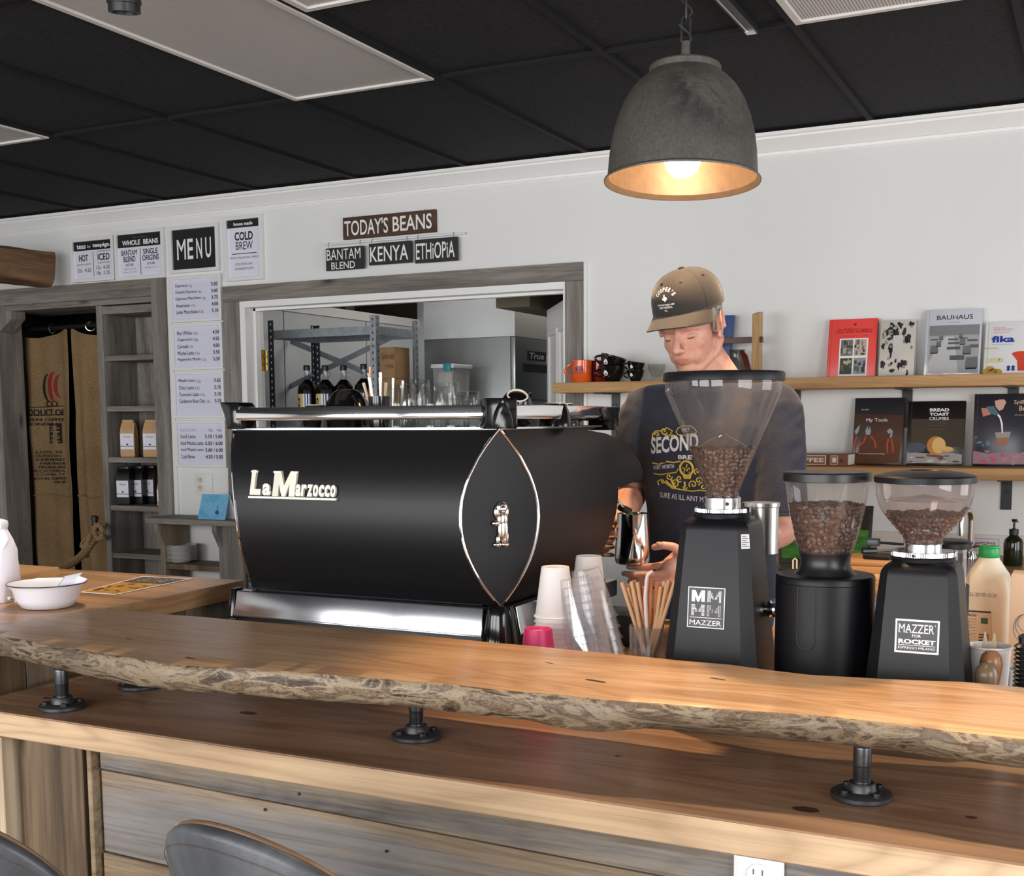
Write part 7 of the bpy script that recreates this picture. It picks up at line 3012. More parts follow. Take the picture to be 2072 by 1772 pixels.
# they stand beyond the rack on a white chest
chx0, chx1 = xr_ + 0.03, at(1012, 760, Y=6.05).x
chest = thing('storage_chest', 'pale grey storage chest below the plastic bin in the store room', 'chest', ((chx0 + chx1) / 2, 6.2, 0))
zc = at(960, 757, Y=5.95).z - 0.03
zbin0 = at(900, 832, Y=5.9).z
mb = MB(plain('chest_grey', S(176, 186, 196), 0.45))
mb.box(chx0, chx1, 5.86, 6.24, 0.0005, zbin0 - 0.04, 0.004)
mb.build('body', chest)
mb = MB(MATS['chest_grey'])
mb.box(chx0 - 0.005, chx1 + 0.005, 5.85, 6.245, zbin0 - 0.0395, zbin0, 0.004)
mb.build('lid', chest)
# bin
x0, x1 = at(876, 780, Y=5.92).x, at(917, 780, Y=5.92).x
zt = at(897, 745, Y=5.92).z
bn = thing('plastic_bin', 'clear plastic bin with white lid and teal latch in the store room', 'bin', ((x0 + x1) / 2, 5.98, zbin0))
mb = MB(clear('bin_plastic', (0.82, 0.84, 0.84), 1.0, 0.15, 1.4, 0.35, (0.75, 0.74, 0.72)))
mb.prism([(x0 + 0.012, 5.92, zbin0 + 0.001), (x1 - 0.012, 5.92, zbin0 + 0.001), (x1, 5.92, zt), (x0, 5.92, zt)], (0, 0.2, 0), 0.003)
mb.build('tub', bn)
mb = MB(plain('bin_lid', S(216, 220, 222), 0.4))
xl0 = at(870, 738, Y=5.9).x
mb.box(xl0, x1 + 0.012, 5.905, 6.135, zt, zt + 0.024, 0.006)
li_ = mb.build('lid', bn)
mb = MB(plain('teal_latch', S(30, 140, 150), 0.4))
a, b = at(897, 741, Y=5.9).x, at(912, 741, Y=5.9).x
mb.box(a, b, 5.895, 5.9045, zt - 0.016, zt + 0.026, 0.003)
mb.build('latch', li_)
mb = MB(plain('packed_paper', S(206, 198, 190), 0.7, var=0.2, vscale=40))
mb.box(x0 + 0.02, x1 - 0.02, 5.94, 6.1, zbin0 + 0.003, zt - 0.02, 0.01)
mb.build('contents', bn)

# cardboard cartons on the rack's far side
xa_, xb_ = at(786, 740, Y=5.9).x, at(842, 740, Y=5.9).x
xb_ = min(xb_, chx0 - 0.012) if xb_ > chx0 else xb_
xb_ = xr_ - 0.045
xa_ = xb_ - 0.15
for i, (yt, yb_, lab) in enumerate(((702, 765, 'cardboard carton printed with a sweetener name, upper of the rack cartons'), (767, 845, 'plain cardboard carton below the printed one in the rack'))):
    z0, z1 = at(812, yb_, Y=5.72).z, at(812, yt, Y=5.72).z
    if i == 1:
        z0 = zs0 + 0.0005
        z1 = at(812, 766, Y=5.72).z
    else:
        z0 = at(812, 766, Y=5.72).z + 0.0006
    t = thing('cardboard_box', lab, 'box', ((xa_ + xb_) / 2, 5.72, z0), 'cartons in the store rack')
    m = MB(M_CARDB2)
    m.box(xa_ + 0.0 * i, xb_ + 0.0 * i, 5.675, RYB - 0.02, z0, z1, 0.002)
    ca_ = m.build('carton', t)
    if i == 0:
        b = Board(xa_, xb_, z0, z1, 5.675)
        m = MB(plain('carton_print', S(70, 48, 34), 0.7))
        b.text(m, 'Splenda', 0.42, 0.98, 0.55, 0.82, 0.0008, 0.0, shear=0.2)
        b.text(m, 'STEVIA', 0.6, 0.96, 0.32, 0.44, 0.0008, 0.0)
        m.build('print', ca_, recalc=False)
        m = MB(M_PAPER)
        b.rect(m, -0.0, 0.26, 0.05, 1.0, 0.001)
        m.mat(M_INKG)
        for k, (b0, b1) in enumerate(((0.8, 0.86), (0.6, 0.65), (0.12, 0.3))):
            b.rect(m, 0.1, 0.22, b0, b1, 0.0014)
        m.build('shipping_label', ca_, recalc=False)

# tall steel refrigerator and the white cabinet over it
fy = 6.26
fx = at(1042, 700, Y=fy).x
fz = at(1042, 680, Y=fy).z
fxl = at(858, 700, Y=fy).x
M_SSF = plain('fridge_steel', S(164, 168, 168), 0.36, 0.75, var=0.05, vscale=6)
fr_ = thing('refrigerator', 'tall stainless steel refrigerator in the store room', 'refrigerator', ((fx + fxl) / 2, fy + 0.5, 0))
mb = MB(M_SSF)
mb.box(fxl, fx - 0.03, fy, fy + 1.05, 0.05, fz, 0.004)
mb.build('cabinet', fr_)
mb = MB(M_SSF)
mb.box(fx - 0.029, fx, fy + 0.002, fy + 1.048, fz - 0.36, fz - 0.002, 0.003)
mb.build('grille_panel', fr_)
mb = MB(M_SSF)
mb.box(fx - 0.029, fx, fy + 0.002, fy + 1.048, 0.12, fz - 0.375, 0.003)
mb.build('door', fr_)
mb = MB(M_INK)
mb.box(fx + 0.0002, fx + 0.004, fy + 0.10, fy + 1.03, fz - 0.20, fz - 0.15, 0.001, 1)
mb.build('handle', fr_)
mb = MB(M_INK)
mb.box(fx + 0.0003, fx + 0.003, fy + 0.16, fy + 0.42, fz - 0.13, fz - 0.075)
mb.mat(M_WHITEP)
mb.text('True', V((fx + 0.0034, fy + 0.19, fz - 0.12)), V((0, 0.2, 0)), V((0, 0, 0.036)), bold=0.02, shear=0.2)
mb.mat(M_PAPER)
mb.box(fx + 0.0003, fx + 0.003, fy + 0.43, fy + 0.56, fz - 0.14, fz - 0.09)
mb.build('badge', fr_, recalc=False)
mb = MB(M_BLACKP)
for x in (fxl + 0.05, fx - 0.08):
    for y in (fy + 0.08, fy + 0.97):
        mb.lathe([(0.02, 0.0005), (0.02, 0.05)], (x, y, 0), 10)
mb.build('castors', fr_)
cz1 = at(1042, 632, Y=fy).z + 0.12
mb = MB(M_STORE)
mb.box(fxl, fx - 0.001, fy + 0.001, fy + 1.05, fz + 0.001, cz1)
tag(mb.build('wall_cabinet', loc=(fx, fy, fz)), 'plain white cabinet panel above the steel refrigerator', 'cabinet')
mb = MB(plain('soffit_olive', S(118, 110, 88), 0.7))
sx_ = at(1117, 646, Y=6.3).x
mb.box(-2.95, -2.75, 5.75, 7.3, at(1042, 630, X=-2.85).z + 0.02, CEIL - 0.001)
structure(mb.build('ceiling_soffit'))
# ------------------------------------------------------------------ cups, straws and tools on the service counter
M_PCUP = plain('paper_cup_white', S(232, 226, 222), 0.55)
M_PINK = plain('paper_cup_pink', S(214, 36, 104), 0.45)
M_PETC = clear('clear_cup_plastic', (0.985, 0.985, 0.99), 1.0, 0.04, 1.5, 0.035, (0.8, 0.8, 0.82))


def cup_mesh(name, mm, r0, r1, h, lip, thin=False):
    """upside-down takeaway cup: rim at the bottom, base on top"""
    m = MB(mm)
    prof = [(r1 + lip, 0.001), (r1 + lip * 1.5, lip), (r1 + lip, lip * 2), (r1, lip * 2), (r0, h - 0.004), (r0 - 0.001, h)]
    if not thin:
        prof += [(r0 - 0.0035, h), (r0 - 0.004, h - 0.008), (0.001, h - 0.008)]
    else:
        prof += [(r0 - 0.004, h - 0.001), (r0 - 0.006, h - 0.004), (0.001, h - 0.004)]
    m.lathe(prof, (0, 0, 0), 36, cap0=False, cap1=False)
    return m.build(name, loc=(0, 0, 0), recalc=not thin)


def cup_stack(proto, base, n, pitch, labels, cat, group, axis=V((0, 0, 1))):
    rot = V((0, 0, 1)).rotation_difference(axis.normalized()).to_euler()
    for k in range(n):
        o = proto if (k == 0 and not proto.get('label')) else proto.copy()
        if o is not proto:
            COL.objects.link(o)
        o.location = V(base) + axis.normalized() * (pitch * k)
        o.rotation_euler = (rot.x, rot.y, k * 0.4 if axis.z > 0.999 else rot.z)
        tag(o, labels[0] if k == n - 1 else labels[1] if k == 0 else labels[2], cat, group)


p = at(1124, 1300, Y=2.29)
pcup = cup_mesh('paper_cup', M_PCUP, 0.030, 0.043, 0.108, 0.0022)
top_z = at(1136, 1147, Y=2.29).z
pt = (top_z - 0.108 - CTR) / 12
cup_stack(pcup, (p.x, 2.29, CTR + 0.0004), 13, pt, ('topmost white paper cup of the stack beside the pink cup', 'lowest white paper cup of the stack beside the pink cup', 'nested white paper cup in the stack beside the pink cup'), 'cup', 'white paper cups beside the pink cup')
p = at(1188, 1300, Y=2.5)
top_z = at(1182, 1124, Y=2.5).z
pt = (top_z - 0.118 - CTR) / 12
pc2 = cup_mesh('paper_cup', M_PCUP, 0.0295, 0.042, 0.118, 0.0022)
cup_stack(pc2, (p.x + 0.004, 2.5, CTR + 0.0004), 13, pt, ('topmost paper cup of the taller white stack behind the clear cups', 'lowest paper cup of the taller white stack behind the clear cups', 'nested paper cup in the taller white stack behind the clear cups'), 'cup', 'white paper cups behind the clear cups')
# leaning stack of clear cups
b0 = at(1198, 1345, Y=2.155)
t0 = at(1164, 1168, Y=2.16)
axs = (t0 - b0).normalized()
clr = cup_mesh('plastic_cup', M_PETC, 0.031, 0.046, 0.115, 0.0018, True)
n_ = 8
L_ = (t0 - b0).length
base = b0 - axs * 0.0
zmin = CTR + 0.010
base = base + axs * ((zmin - base.z) / axs.z)
L_ = (t0 - base).length
pt = (L_ - 0.115) / (n_ - 1)
cup_stack(clr, base, n_, pt, ('topmost clear plastic cup of the front leaning stack', 'lowest clear plastic cup of the front leaning stack', 'nested clear plastic cup in the front leaning stack'), 'cup', 'clear plastic cups, front stack', axs)
b0 = at(1226, 1345, Y=2.31)
t0 = at(1184, 1150, Y=2.30)
axs = (t0 - b0).normalized()
cl2 = cup_mesh('plastic_cup', M_PETC, 0.030, 0.045, 0.112, 0.0018, True)
base = b0 + axs * ((zmin - b0.z) / axs.z)
L_ = (t0 - base).length
cup_stack(cl2, base, 6, (L_ - 0.112) / 5, ('topmost clear plastic cup of the rear leaning stack', 'lowest clear plastic cup of the rear leaning stack', 'nested clear plastic cup in the rear leaning stack'), 'cup', 'clear plastic cups, rear stack', axs)
# pink cup
p = at(1089, 1310, Y=2.155)
top_z = at(1089, 1271, Y=2.155).z
pk = cup_mesh('paper_cup', M_PINK, 0.0285, 0.043, top_z - CTR, 0.0022)
pk.location = (p.x, 2.155, CTR + 0.0004)
tag(pk, 'bright pink paper cup upside down beside the machine foot', 'cup')
m = MB(M_PCUP)
m.lathe([(0.0245, top_z - 0.0076), (0.001, top_z - 0.0074)], (0, 0, -CTR), 30, cap0=False, cap1=True)
o = m.build('cup_base', loc=(0, 0, 0), label='white cup base')
o.parent = pk

# straws in a cut glass tumbler
sx, sy = at(1316, 1300, Y=2.185).x, 2.185
gz = at(1316, 1265, Y=sy).z - CTR
sg = thing('straw_glass', 'cut glass tumbler holding brown paper straws', 'glass', (sx, sy, CTR))
cg = V((sx, sy, CTR + 0.0004))
M_CUT, nt, bs = None, None, None
mb = MB(clear('cut_glass', (0.9, 0.88, 0.86), 1.8, 0.04, 1.5, 0.06, (0.8, 0.74, 0.68)))
mb.lathe([(0.037, 0.0), (0.0385, 0.004), (0.0405, gz * 0.7), (0.0415, gz), (0.0395, gz), (0.0385, gz * 0.7), (0.036, 0.012), (0.001, 0.01)], cg, 40, cap1=False)
mb.build('tumbler', sg, recalc=False)
mb = MB(MATS['cut_glass'])
for k in range(18):
    for s in (-1, 1):
        pts = []
        for i in range(10):
            t_ = i / 9
            a = 2 * PI * k / 18 + s * t_ * 0.9
            z = 0.008 + t_ * gz * 0.62
            pts.append(cg + V((math.cos(a) * (0.0395 + 0.002 * t_), math.sin(a) * (0.0395 + 0.002 * t_), z)))
        mb.tube(pts, 0.0011, 4)
mb.build('cut_pattern', sg, recalc=False)
M_STRAW = plain('paper_straw', S(196, 152, 112), 0.6, var=0.05, vscale=60)
M_STRAWT = plain('straw_tan', S(206, 136, 86), 0.55)


def straw_mesh(length, mm):
    m = MB(mm)
    m.lathe([(0.0040, 0.0), (0.0040, length), (0.0033, length), (0.0033, length - 0.004), (0.0001, length - 0.004)], (0, 0, 0), 12, cap1=False)
    return m.build('paper_straw', loc=(0, 0, 0))


tops = [(1258, 1178), (1264, 1184), (1272, 1181), (1278, 1176), (1283, 1174), (1290, 1178), (1292, 1187), (1297, 1190), (1270, 1188), (1302, 1186), (1281, 1190), (1318, 1170), (1328, 1178), (1337, 1186), (1345, 1176), (1350, 1180), (1357, 1178), (1360, 1184), (1366, 1174), (1286, 1183), (1354, 1173), (1363, 1180)]
sproto = [None, None]
for i, (px, py) in enumerate(tops):
    yy = sy - 0.012 + 0.03 * ((i * 7) % 5) / 4
    tp = at(px, py, Y=yy)
    u = (px - 1312) / 52
    bx_ = V((sx - u * 0.014 + 0.006 * math.sin(i * 2.1), sy + 0.02 * math.sin(i * 1.7), cg.z + 0.0125))
    kind = 1 if i in (11, 12) else 0
    if sproto[kind] is None:
        sproto[kind] = straw_mesh(0.21, [M_STRAW, M_STRAWT][kind])
        o = sproto[kind]
    else:
        o = sproto[kind].copy()
        COL.objects.link(o)
    d = (tp - bx_)
    o.location = bx_
    o.scale = (1, 1, d.length / 0.21)
    o.rotation_euler = d.to_track_quat('Z', 'Y').to_euler()
    tag(o, ['brown paper straw among the bunch in the cut glass tumbler', 'orange tinted straw in the middle of the tumbler bunch'][kind], 'straw', ['brown paper straws in the tumbler', 'orange tinted straws in the tumbler'][kind])
a = V((sx + 0.0, sy + 0.0, cg.z + 0.02))
q0 = at(1306, 1210, Y=sy - 0.01)
q1 = at(1310, 1165, Y=sy - 0.01)
q2_ = at(1320, 1155, Y=sy - 0.012)
m = MB(plain('straw_wrap', S(226, 200, 192), 0.5))
m.tube([a, q0, q0.lerp(q1, 0.8), q1 + V((0.001, 0, 0.002)), q2_], [0.0044, 0.0044, 0.0044, 0.0042, 0.003], 10)
tag(m.build('wrapped_straw', loc=a), 'white wrapped straw with a bent torn end in the tumbler', 'straw')

# dark wooden bowl and tray in the gap behind the cups
p = at(1238, 1240, Y=2.72)
mb = MB(M_BLACKP)
mb.box(p.x - 0.04, p.x + 0.10, 2.66, 2.8, CTR + 0.0004, CTR + 0.075, 0.004)
tag(mb.build('knock_box', loc=(p.x, 2.72, CTR)), 'black knock box on the counter behind the straws', 'knock box')

# milk jug
jx, jy = at(1999, 1200, Y=2.85).x, 2.85
jh = at(1997, 1104, Y=jy).z - CTR
M_MILK = plain('milk_plastic', S(240, 228, 206), 0.35, spec=0.4)
jg = thing('milk_jug', 'white plastic milk jug with a green cap', 'milk jug', (jx, jy, CTR))
cj = V((jx, jy, CTR + 0.0004))


def sq(c, z, hw, p_=4.0, n=32, hy=None):
    hy = hy or hw
    ring = []
    for i in range(n):
        a = 2 * PI * i / n
        k = (abs(math.cos(a)) ** p_ + abs(math.sin(a)) ** p_) ** (-1 / p_)
        ring.append(V((c.x + math.cos(a) * k * hw, c.y + math.sin(a) * k * hy, c.z + z)))
    return ring


mb = MB(M_MILK)
mb.rings([sq(cj, 0, 0.046), sq(cj, 0.006, 0.05), sq(cj, jh * 0.16, 0.0505), sq(cj, jh * 0.6, 0.0515), sq(cj, jh * 0.68, 0.0505, 3.6), sq(cj, jh * 0.76, 0.043, 3.0), sq(cj, jh * 0.84, 0.030, 2.4), sq(cj, jh * 0.885, 0.0225, 2.0), sq(cj, jh * 0.90, 0.0215, 2.0)])
mb.build('bottle', jg, sharp=50)
mb = MB(plain('green_cap', S(34, 160, 84), 0.4))
knurl(mb, cj, 0.0225, CTR + jh * 0.905, CTR + jh * 0.985, 40)
mb.lathe([(0.0215, jh * 0.985), (0.02, jh), (0.001, jh)], cj, 32, cap0=False)
mb.build('cap', jg)
mb = MB(plain('jug_label', S(226, 206, 180), 0.5))
JB = Board(jx - 0.0475, jx + 0.012, CTR + 0.012, CTR + jh * 0.46, jy - 0.0517)
JB.rect(mb, 0, 1, 0, 1, 0.0003)
mb.mat(M_INK)
JB.rect(mb, 0, 1, 0.97, 1.0, 0.0006)
JB.text(mb, 'Nutrition Facts', 0.03, 0.5, 0.88, 0.94, 0.0006)
for k in range(9):
    JB.rect(mb, 0.03, 0.5, 0.82 - k * 0.06, 0.825 - k * 0.06, 0.0006)
    mb.mat(M_INKG)
    JB.rect(mb, 0.05, 0.25 + 0.04 * (k % 3), 0.79 - k * 0.06, 0.80 - k * 0.06, 0.0006)
    mb.mat(M_INK)
for k in range(11):
    JB.rect(mb, 0.6, 0.95, 0.5 - k * 0.032, 0.518 - k * 0.032 - 0.008 * (k % 2), 0.0006)
for k in range(4):
    JB.rect(mb, 0.03, 0.5, 0.24 - k * 0.02, 0.245 - k * 0.02, 0.0006)
mb.mat(plain('label_green', S(60, 110, 70), 0.5))
JB.rect(mb, 0.66, 0.9, 0.74, 0.86, 0.0006)
mb.build('label', jg, recalc=False)
mb = MB(M_INKG)
b = Board(jx - 0.04, jx + 0.022, CTR + jh * 0.585, CTR + jh * 0.615, jy - 0.0522)
b.text(mb, 'SELL BY 05-12-25', 0, 1, 0, 1, 0.0004, 0.0)
mb.build('date_print', jg, recalc=False)

# paper cup with wooden sticks, two wooden brush handles in front of it
px_, py_ = at(2001, 1340, Y=2.2).x, 2.2
hc = at(2001, 1306, Y=py_).z - CTR
pc_ = thing('tool_cup', 'white paper cup holding wooden sticks next to the domed grinder', 'cup', (px_, py_, CTR))
c0 = V((px_, py_, CTR + 0.0004))
mb = MB(M_PCUP)
mb.lathe([(0.026, 0), (0.027, 0.004), (0.0355, hc - 0.004), (0.0375, hc - 0.002), (0.0375, hc), (0.0355, hc + 0.001), (0.0345, hc - 0.004), (0.026, 0.01), (0.001, 0.008)], c0, 36, cap1=False)
mb.build('body', pc_)
for i, (dx, px, py) in enumerate(((-0.012, 1972, 1302), (0.0, 1993, 1278), (0.008, 2012, 1281), (0.018, 2026, 1310))):
    tp = at(px, py, Y=py_ + 0.006 * (i % 2))
    a = c0 + V((dx * 0.6, 0.0, 0.012))
    m = MB(M_STIR)
    mid = a.lerp(tp, 0.8)
    m.prism([a + V((-0.003, 0, 0)), a + V((0.003, 0, 0)), mid + V((0.006, 0, 0)), tp + V((0.001, 0, 0)), tp + V((-0.001, 0, 0)), mid + V((-0.006, 0, 0))], (0, 0.002, 0), 0.0004)
    tag(m.build('wooden_stick', loc=a), 'pointed wooden stick in the white paper tool cup', 'stick', 'sticks in the tool cup')
M_BRUSHW = plain('turned_wood', S(150, 104, 66), 0.3, var=0.15, vscale=30)
M_BRUSHG = plain('turned_wood_grey', S(112, 92, 70), 0.3, var=0.15, vscale=30)
for (px, py, y, mm, lab) in ((2006, 1316, 2.145, M_BRUSHW, 'brown round wooden brush handle in front of the tool cup'), (1996, 1342, 2.095, M_BRUSHG, 'grey brown wooden brush handle, foremost before the tool cup')):
    x = at(px, py + 20, Y=y).x
    zt_ = at(px, py, Y=y).z
    t = thing('grinder_brush', lab, 'brush', (x, y if y > 2.11 else 2.12, CTR))
    yy = y if y > 2.12 else 2.125 - 0.02
    yy = y
    m = MB(mm)
    h = zt_ - CTR
    m.lathe([(0.010, 0.03), (0.012, 0.045), (0.014, h - 0.055), (0.0175, h - 0.035), (0.0185, h - 0.02), (0.016, h - 0.008), (0.009, h - 0.001), (0.001, h)], (x, yy, CTR), 28)
    m.build('handle', t)
    m = MB(plain('bristle', S(40, 32, 26), 0.8))
    m.lathe([(0.012, 0.0005), (0.0105, 0.031)], (x, yy, CTR), 16)
    m.build('bristles', t)
# ribbed black brush and steel basket at the frame's edge
x, y = at(2071, 1340, Y=2.16).x, 2.16
h = at(2071, 1282, Y=y).z - CTR
mb = MB(M_BLACKP)
pr = [(0.012, 0.0005)]
z = 0.004
while z < h - 0.02:
    pr += [(0.0165, z), (0.0125, z + 0.004)]
    z += 0.0075
pr += [(0.009, h - 0.016), (0.010, h - 0.004), (0.004, h)]
mb.lathe(pr, (x, y, CTR), 24)
tag(mb.build('ribbed_brush', loc=(x, y, CTR)), 'ribbed black cleaning brush at the edge beside the tool cup', 'brush')
x, y = at(2046, 1372, Y=2.24).x, 2.245
mb = MB(M_STEEL)
mb.lathe([(0.02, 0.0005), (0.026, 0.03), (0.03, 0.08), (0.03, h - 0.075), (0.028, h - 0.075), (0.026, 0.06), (0.001, 0.05)], (x + 0.008, y, CTR), 28, cap1=False)
tag(mb.build('steel_cup', loc=(x, y, CTR)), 'small steel cup between tool cup and ribbed brush', 'cup')
# carton
x0 = at(2043, 1240, Y=2.72).x
zt_ = at(2060, 1162, Y=2.72).z
ca = thing('carton', 'beige carton with a thin line drawing at the edge beside the milk jug', 'carton', (x0 + 0.06, 2.76, CTR))
mb = MB(plain('carton_beige', S(226, 202, 176), 0.6))
mb.box(x0, x0 + 0.12, 2.72, 2.80, CTR + 0.0004, zt_, 0.002)
mb.build('box', ca)
mb = MB(M_INKG)
for k in range(3):
    c_ = V((x0 + 0.03 + k * 0.004, 2.7194, CTR + 0.10 + k * 0.006))
    mb.tube([c_ + V((math.cos(2 * PI * i / 20) * 0.022, 0, math.sin(2 * PI * i / 20) * (0.03 - 0.005 * k))) for i in range(20)], 0.0004, 4, loop=True)
mb.build('drawing', ca)

# ------------------------------------------------------------------ back counter with sink things
bc = thing('back_counter', 'white back counter with a wooden top under the wall shelves', 'counter', (-0.6, 4.5, 0))
mb = MB(W_CTR)
mb.box(-1.45, 0.9, 4.02, WY - 0.0205, 0.87, CTR, 0.003)
mb.build('worktop', bc)
mb = MB(plain('cabinet_white', S(206, 208, 216), 0.45))
mb.box(-1.42, 0.88, 4.06, WY - 0.021, 0.0, 0.8695)
for k in range(5):
    mb.box(-1.40 + k * 0.456, -1.40 + k * 0.456 + 0.44, 4.045, 4.0595, 0.12, 0.85, 0.003, 1)
mb.build('cabinet', bc)
mb = MB(plain('backsplash', S(224, 216, 208), 0.4))
zz = at(1850, 1077, Y=WY - 0.02).z
mb.box(-1.45, 0.9, WY - 0.02, WY - 0.0006, CTR - 0.04, zz, 0.002, 1)
mb.build('backsplash', bc)
# HAND WASH ONLY sign
x0, x1, z0, z1 = bx(1944, 2022, 1089, 1113, WY - 0.022)
t = thing('hand_wash_sign', 'paper sign reading HAND WASH ONLY behind the faucet', 'sign', ((x0 + x1) / 2, WY - 0.021, z0))
mb = MB(plain('lilac_paper', S(222, 212, 226), 0.6))
mb.box(x0, x1, WY - 0.0225, WY - 0.0206, z0, z1)
b = Board(x0, x1, z0, z1, WY - 0.0226)
mb.mat(plain('lilac_line', S(150, 140, 186), 0.6))
for r_ in ((0, 1, 0, 0.04), (0, 1, 0.96, 1), (0, 0.012, 0, 1), (0.988, 1, 0, 1)):
    b.rect(mb, *r_, 0.0004)
mb.mat(M_INK)
b.text(mb, 'HAND WASH ONLY', 0.1, 0.9, 0.28, 0.72, 0.0006, 0.01)
mb.build('paper', t, recalc=False)
# faucet
fx_, fy_ = at(1963, 1120, Y=4.86).x, 4.86
fc = thing('faucet', 'chrome gooseneck faucet on the back counter', 'faucet', (fx_, fy_, CTR))
zt_ = at(1958, 1032, Y=4.8).z
mb = MB(M_CHROME)
r_ = 0.045
pts = [V((fx_, fy_, CTR + 0.0005)), V((fx_, fy_, zt_ - r_))]
for i in range(1, 10):
    a = PI * i / 9
    pts.append(V((fx_ - 0.3 * r_ * (1 - math.cos(a)), fy_ - r_ * (1 - math.cos(a)), zt_ - r_ + math.sin(a) * r_)))
pts.append(pts[-1] - V((0, 0, 0.05)))
mb.tube(pts, 0.0125, 14)
mb.lathe([(0.026, 0.0005), (0.026, 0.006), (0.018, 0.03), (0.013, 0.032)], (fx_, fy_, CTR), 24)
mb.build('spout', fc)
mb = MB(M_CHROME)
mb.tube([(fx_ + 0.012, fy_, CTR + 0.05), (fx_ + 0.05, fy_, CTR + 0.06), (fx_ + 0.075, fy_, CTR + 0.058)], [0.008, 0.006, 0.007], 8)
mb.build('handle', fc)
# soap bottle
sx_, sy_ = at(2050, 1120, Y=4.72).x, 4.72
sh = at(2050, 1050, Y=sy_).z - CTR
sb_ = thing('soap_bottle', 'dark green glass soap bottle with a black pump', 'soap bottle', (sx_, sy_, CTR))
mb = MB(plain('dark_green_glass', S(26, 34, 18), 0.1, spec=0.6))
mb.lathe([(0.032, 0.0005), (0.034, 0.004), (0.034, sh * 0.50), (0.030, sh * 0.57), (0.018, sh * 0.63), (0.014, sh * 0.66), (0.014, sh * 0.68)], (sx_, sy_, CTR), 28)
mb.build('bottle', sb_)
mb = MB(M_BLACKP)
mb.lathe([(0.0165, sh * 0.665), (0.0165, sh * 0.78), (0.008, sh * 0.79), (0.004, sh * 0.80), (0.004, sh * 0.94), (0.009, sh * 0.945), (0.0095, sh), (0.001, sh)], (sx_, sy_, CTR), 20)
mb.tube([(sx_, sy_, CTR + sh * 0.97), (sx_ + 0.012, sy_ - 0.03, CTR + sh * 0.965)], 0.0045, 8)
mb.build('pump', sb_)
# open laptop
lx, ly = at(1668, 1130, Y=4.4).x, 4.36
lw = 0.165
lp = thing('laptop', 'open black laptop with a green field on its screen, behind the round grinder', 'laptop', (lx, ly, CTR))
mb = MB(M_BLACKP)
mb.box(lx - lw, lx + lw, ly - 0.2, ly + 0.03, CTR + 0.0005, CTR + 0.016, 0.004)
mb.build('base', lp)
lean = math.radians(14)
upv = V((0, math.sin(lean), math.cos(lean)))
o0 = V((lx - lw, ly + 0.02, CTR + 0.017))
mb = MB(M_BLACKP)
mb.prism([o0, o0 + V((2 * lw, 0, 0)), o0 + V((2 * lw, 0, 0)) + upv * 0.215, o0 + upv * 0.215], V((0, 0.008, 0)), 0.003)
mb.build('lid', lp)
M_SCR, nt, bs = new_mat('screen_field')
n1 = noise(nt, coords(nt, (14, 14, 40)), 1.0, 5, 0.6)
colr = ramp(nt, n1, [(0.3, S(20, 44, 18)), (0.55, S(44, 88, 34)), (0.75, S(70, 116, 48))])
nt.links.new(colr, bs.inputs['Base Color'])
nt.links.new(colr, bs.inputs['Emission Color'])
bs.inputs['Emission Strength'].default_value = 0.55
bs.inputs['Roughness'].default_value = 0.25
mb = MB(M_SCR)
i0 = o0 + V((0.012, -0.0008, 0)) + upv * 0.012
mb.quad(i0, V((2 * lw - 0.024, 0, 0)), upv * 0.115)
mb.mat(plain('screen_dark', S(24, 16, 18), 0.3))
mb.quad(i0 + upv * 0.1151, V((2 * lw - 0.024, 0, 0)), upv * 0.075)
mb.mat(plain('screen_red', S(120, 48, 44), 0.3, emit=S(120, 48, 44), estr=0.4))
for k in range(5):
    mb.quad(i0 + upv * (0.12 + 0.008 * (k % 2)) + V((0.02 + k * 0.055, -0.0004, 0)), V((0.04, 0, 0)), upv * 0.012)
mb.build('screen', lp, recalc=False)
# wire stand, stacked boards
p = at(1614, 1136, Y=4.15)
mb = MB(plain('white_wire', S(214, 208, 202), 0.4))
mb.tube([(p.x + 0.03, 4.15, CTR + 0.004), (p.x - 0.012, 4.15, CTR + 0.004), (p.x - 0.016, 4.15, CTR + 0.01), (p.x - 0.016, 4.15, CTR + 0.05), (p.x - 0.010, 4.15, CTR + 0.056), (p.x - 0.003, 4.15, CTR + 0.05), (p.x - 0.003, 4.15, CTR + 0.02)], 0.003, 8)
tag(mb.build('wire_holder', loc=(p.x, 4.15, CTR)), 'bent white wire holder on the back counter before the laptop', 'holder')
for k in range(3):
    p = at(1782, 1170, Y=4.2)
    mb = MB([W_RK, W_SH, W_CTR][k])
    mb.box(p.x - 0.13 + 0.008 * k, p.x + 0.11 - 0.01 * k, 4.1 + 0.006 * k, 4.3, CTR + 0.0005 + k * 0.0225, CTR + 0.0225 + k * 0.0225 - 0.0003, 0.003)
    tag(mb.build('cutting_board', loc=(p.x, 4.2, CTR + k * 0.0225)), ['lowest wooden board of the stack on the back counter', 'middle wooden board of the stack on the back counter', 'topmost wooden board of the stack on the back counter'][k], 'board', 'stacked wooden boards')
p = at(1765, 1160, Y=4.2)
mb = MB(M_BLACKP)
mb.box(p.x - 0.02, p.x + 0.07, 4.12, 4.2, CTR + 0.069, CTR + 0.085, 0.004)
tag(mb.build('card_reader', loc=(p.x, 4.16, CTR + 0.069)), 'small black card reader on top of the stacked boards', 'card reader')

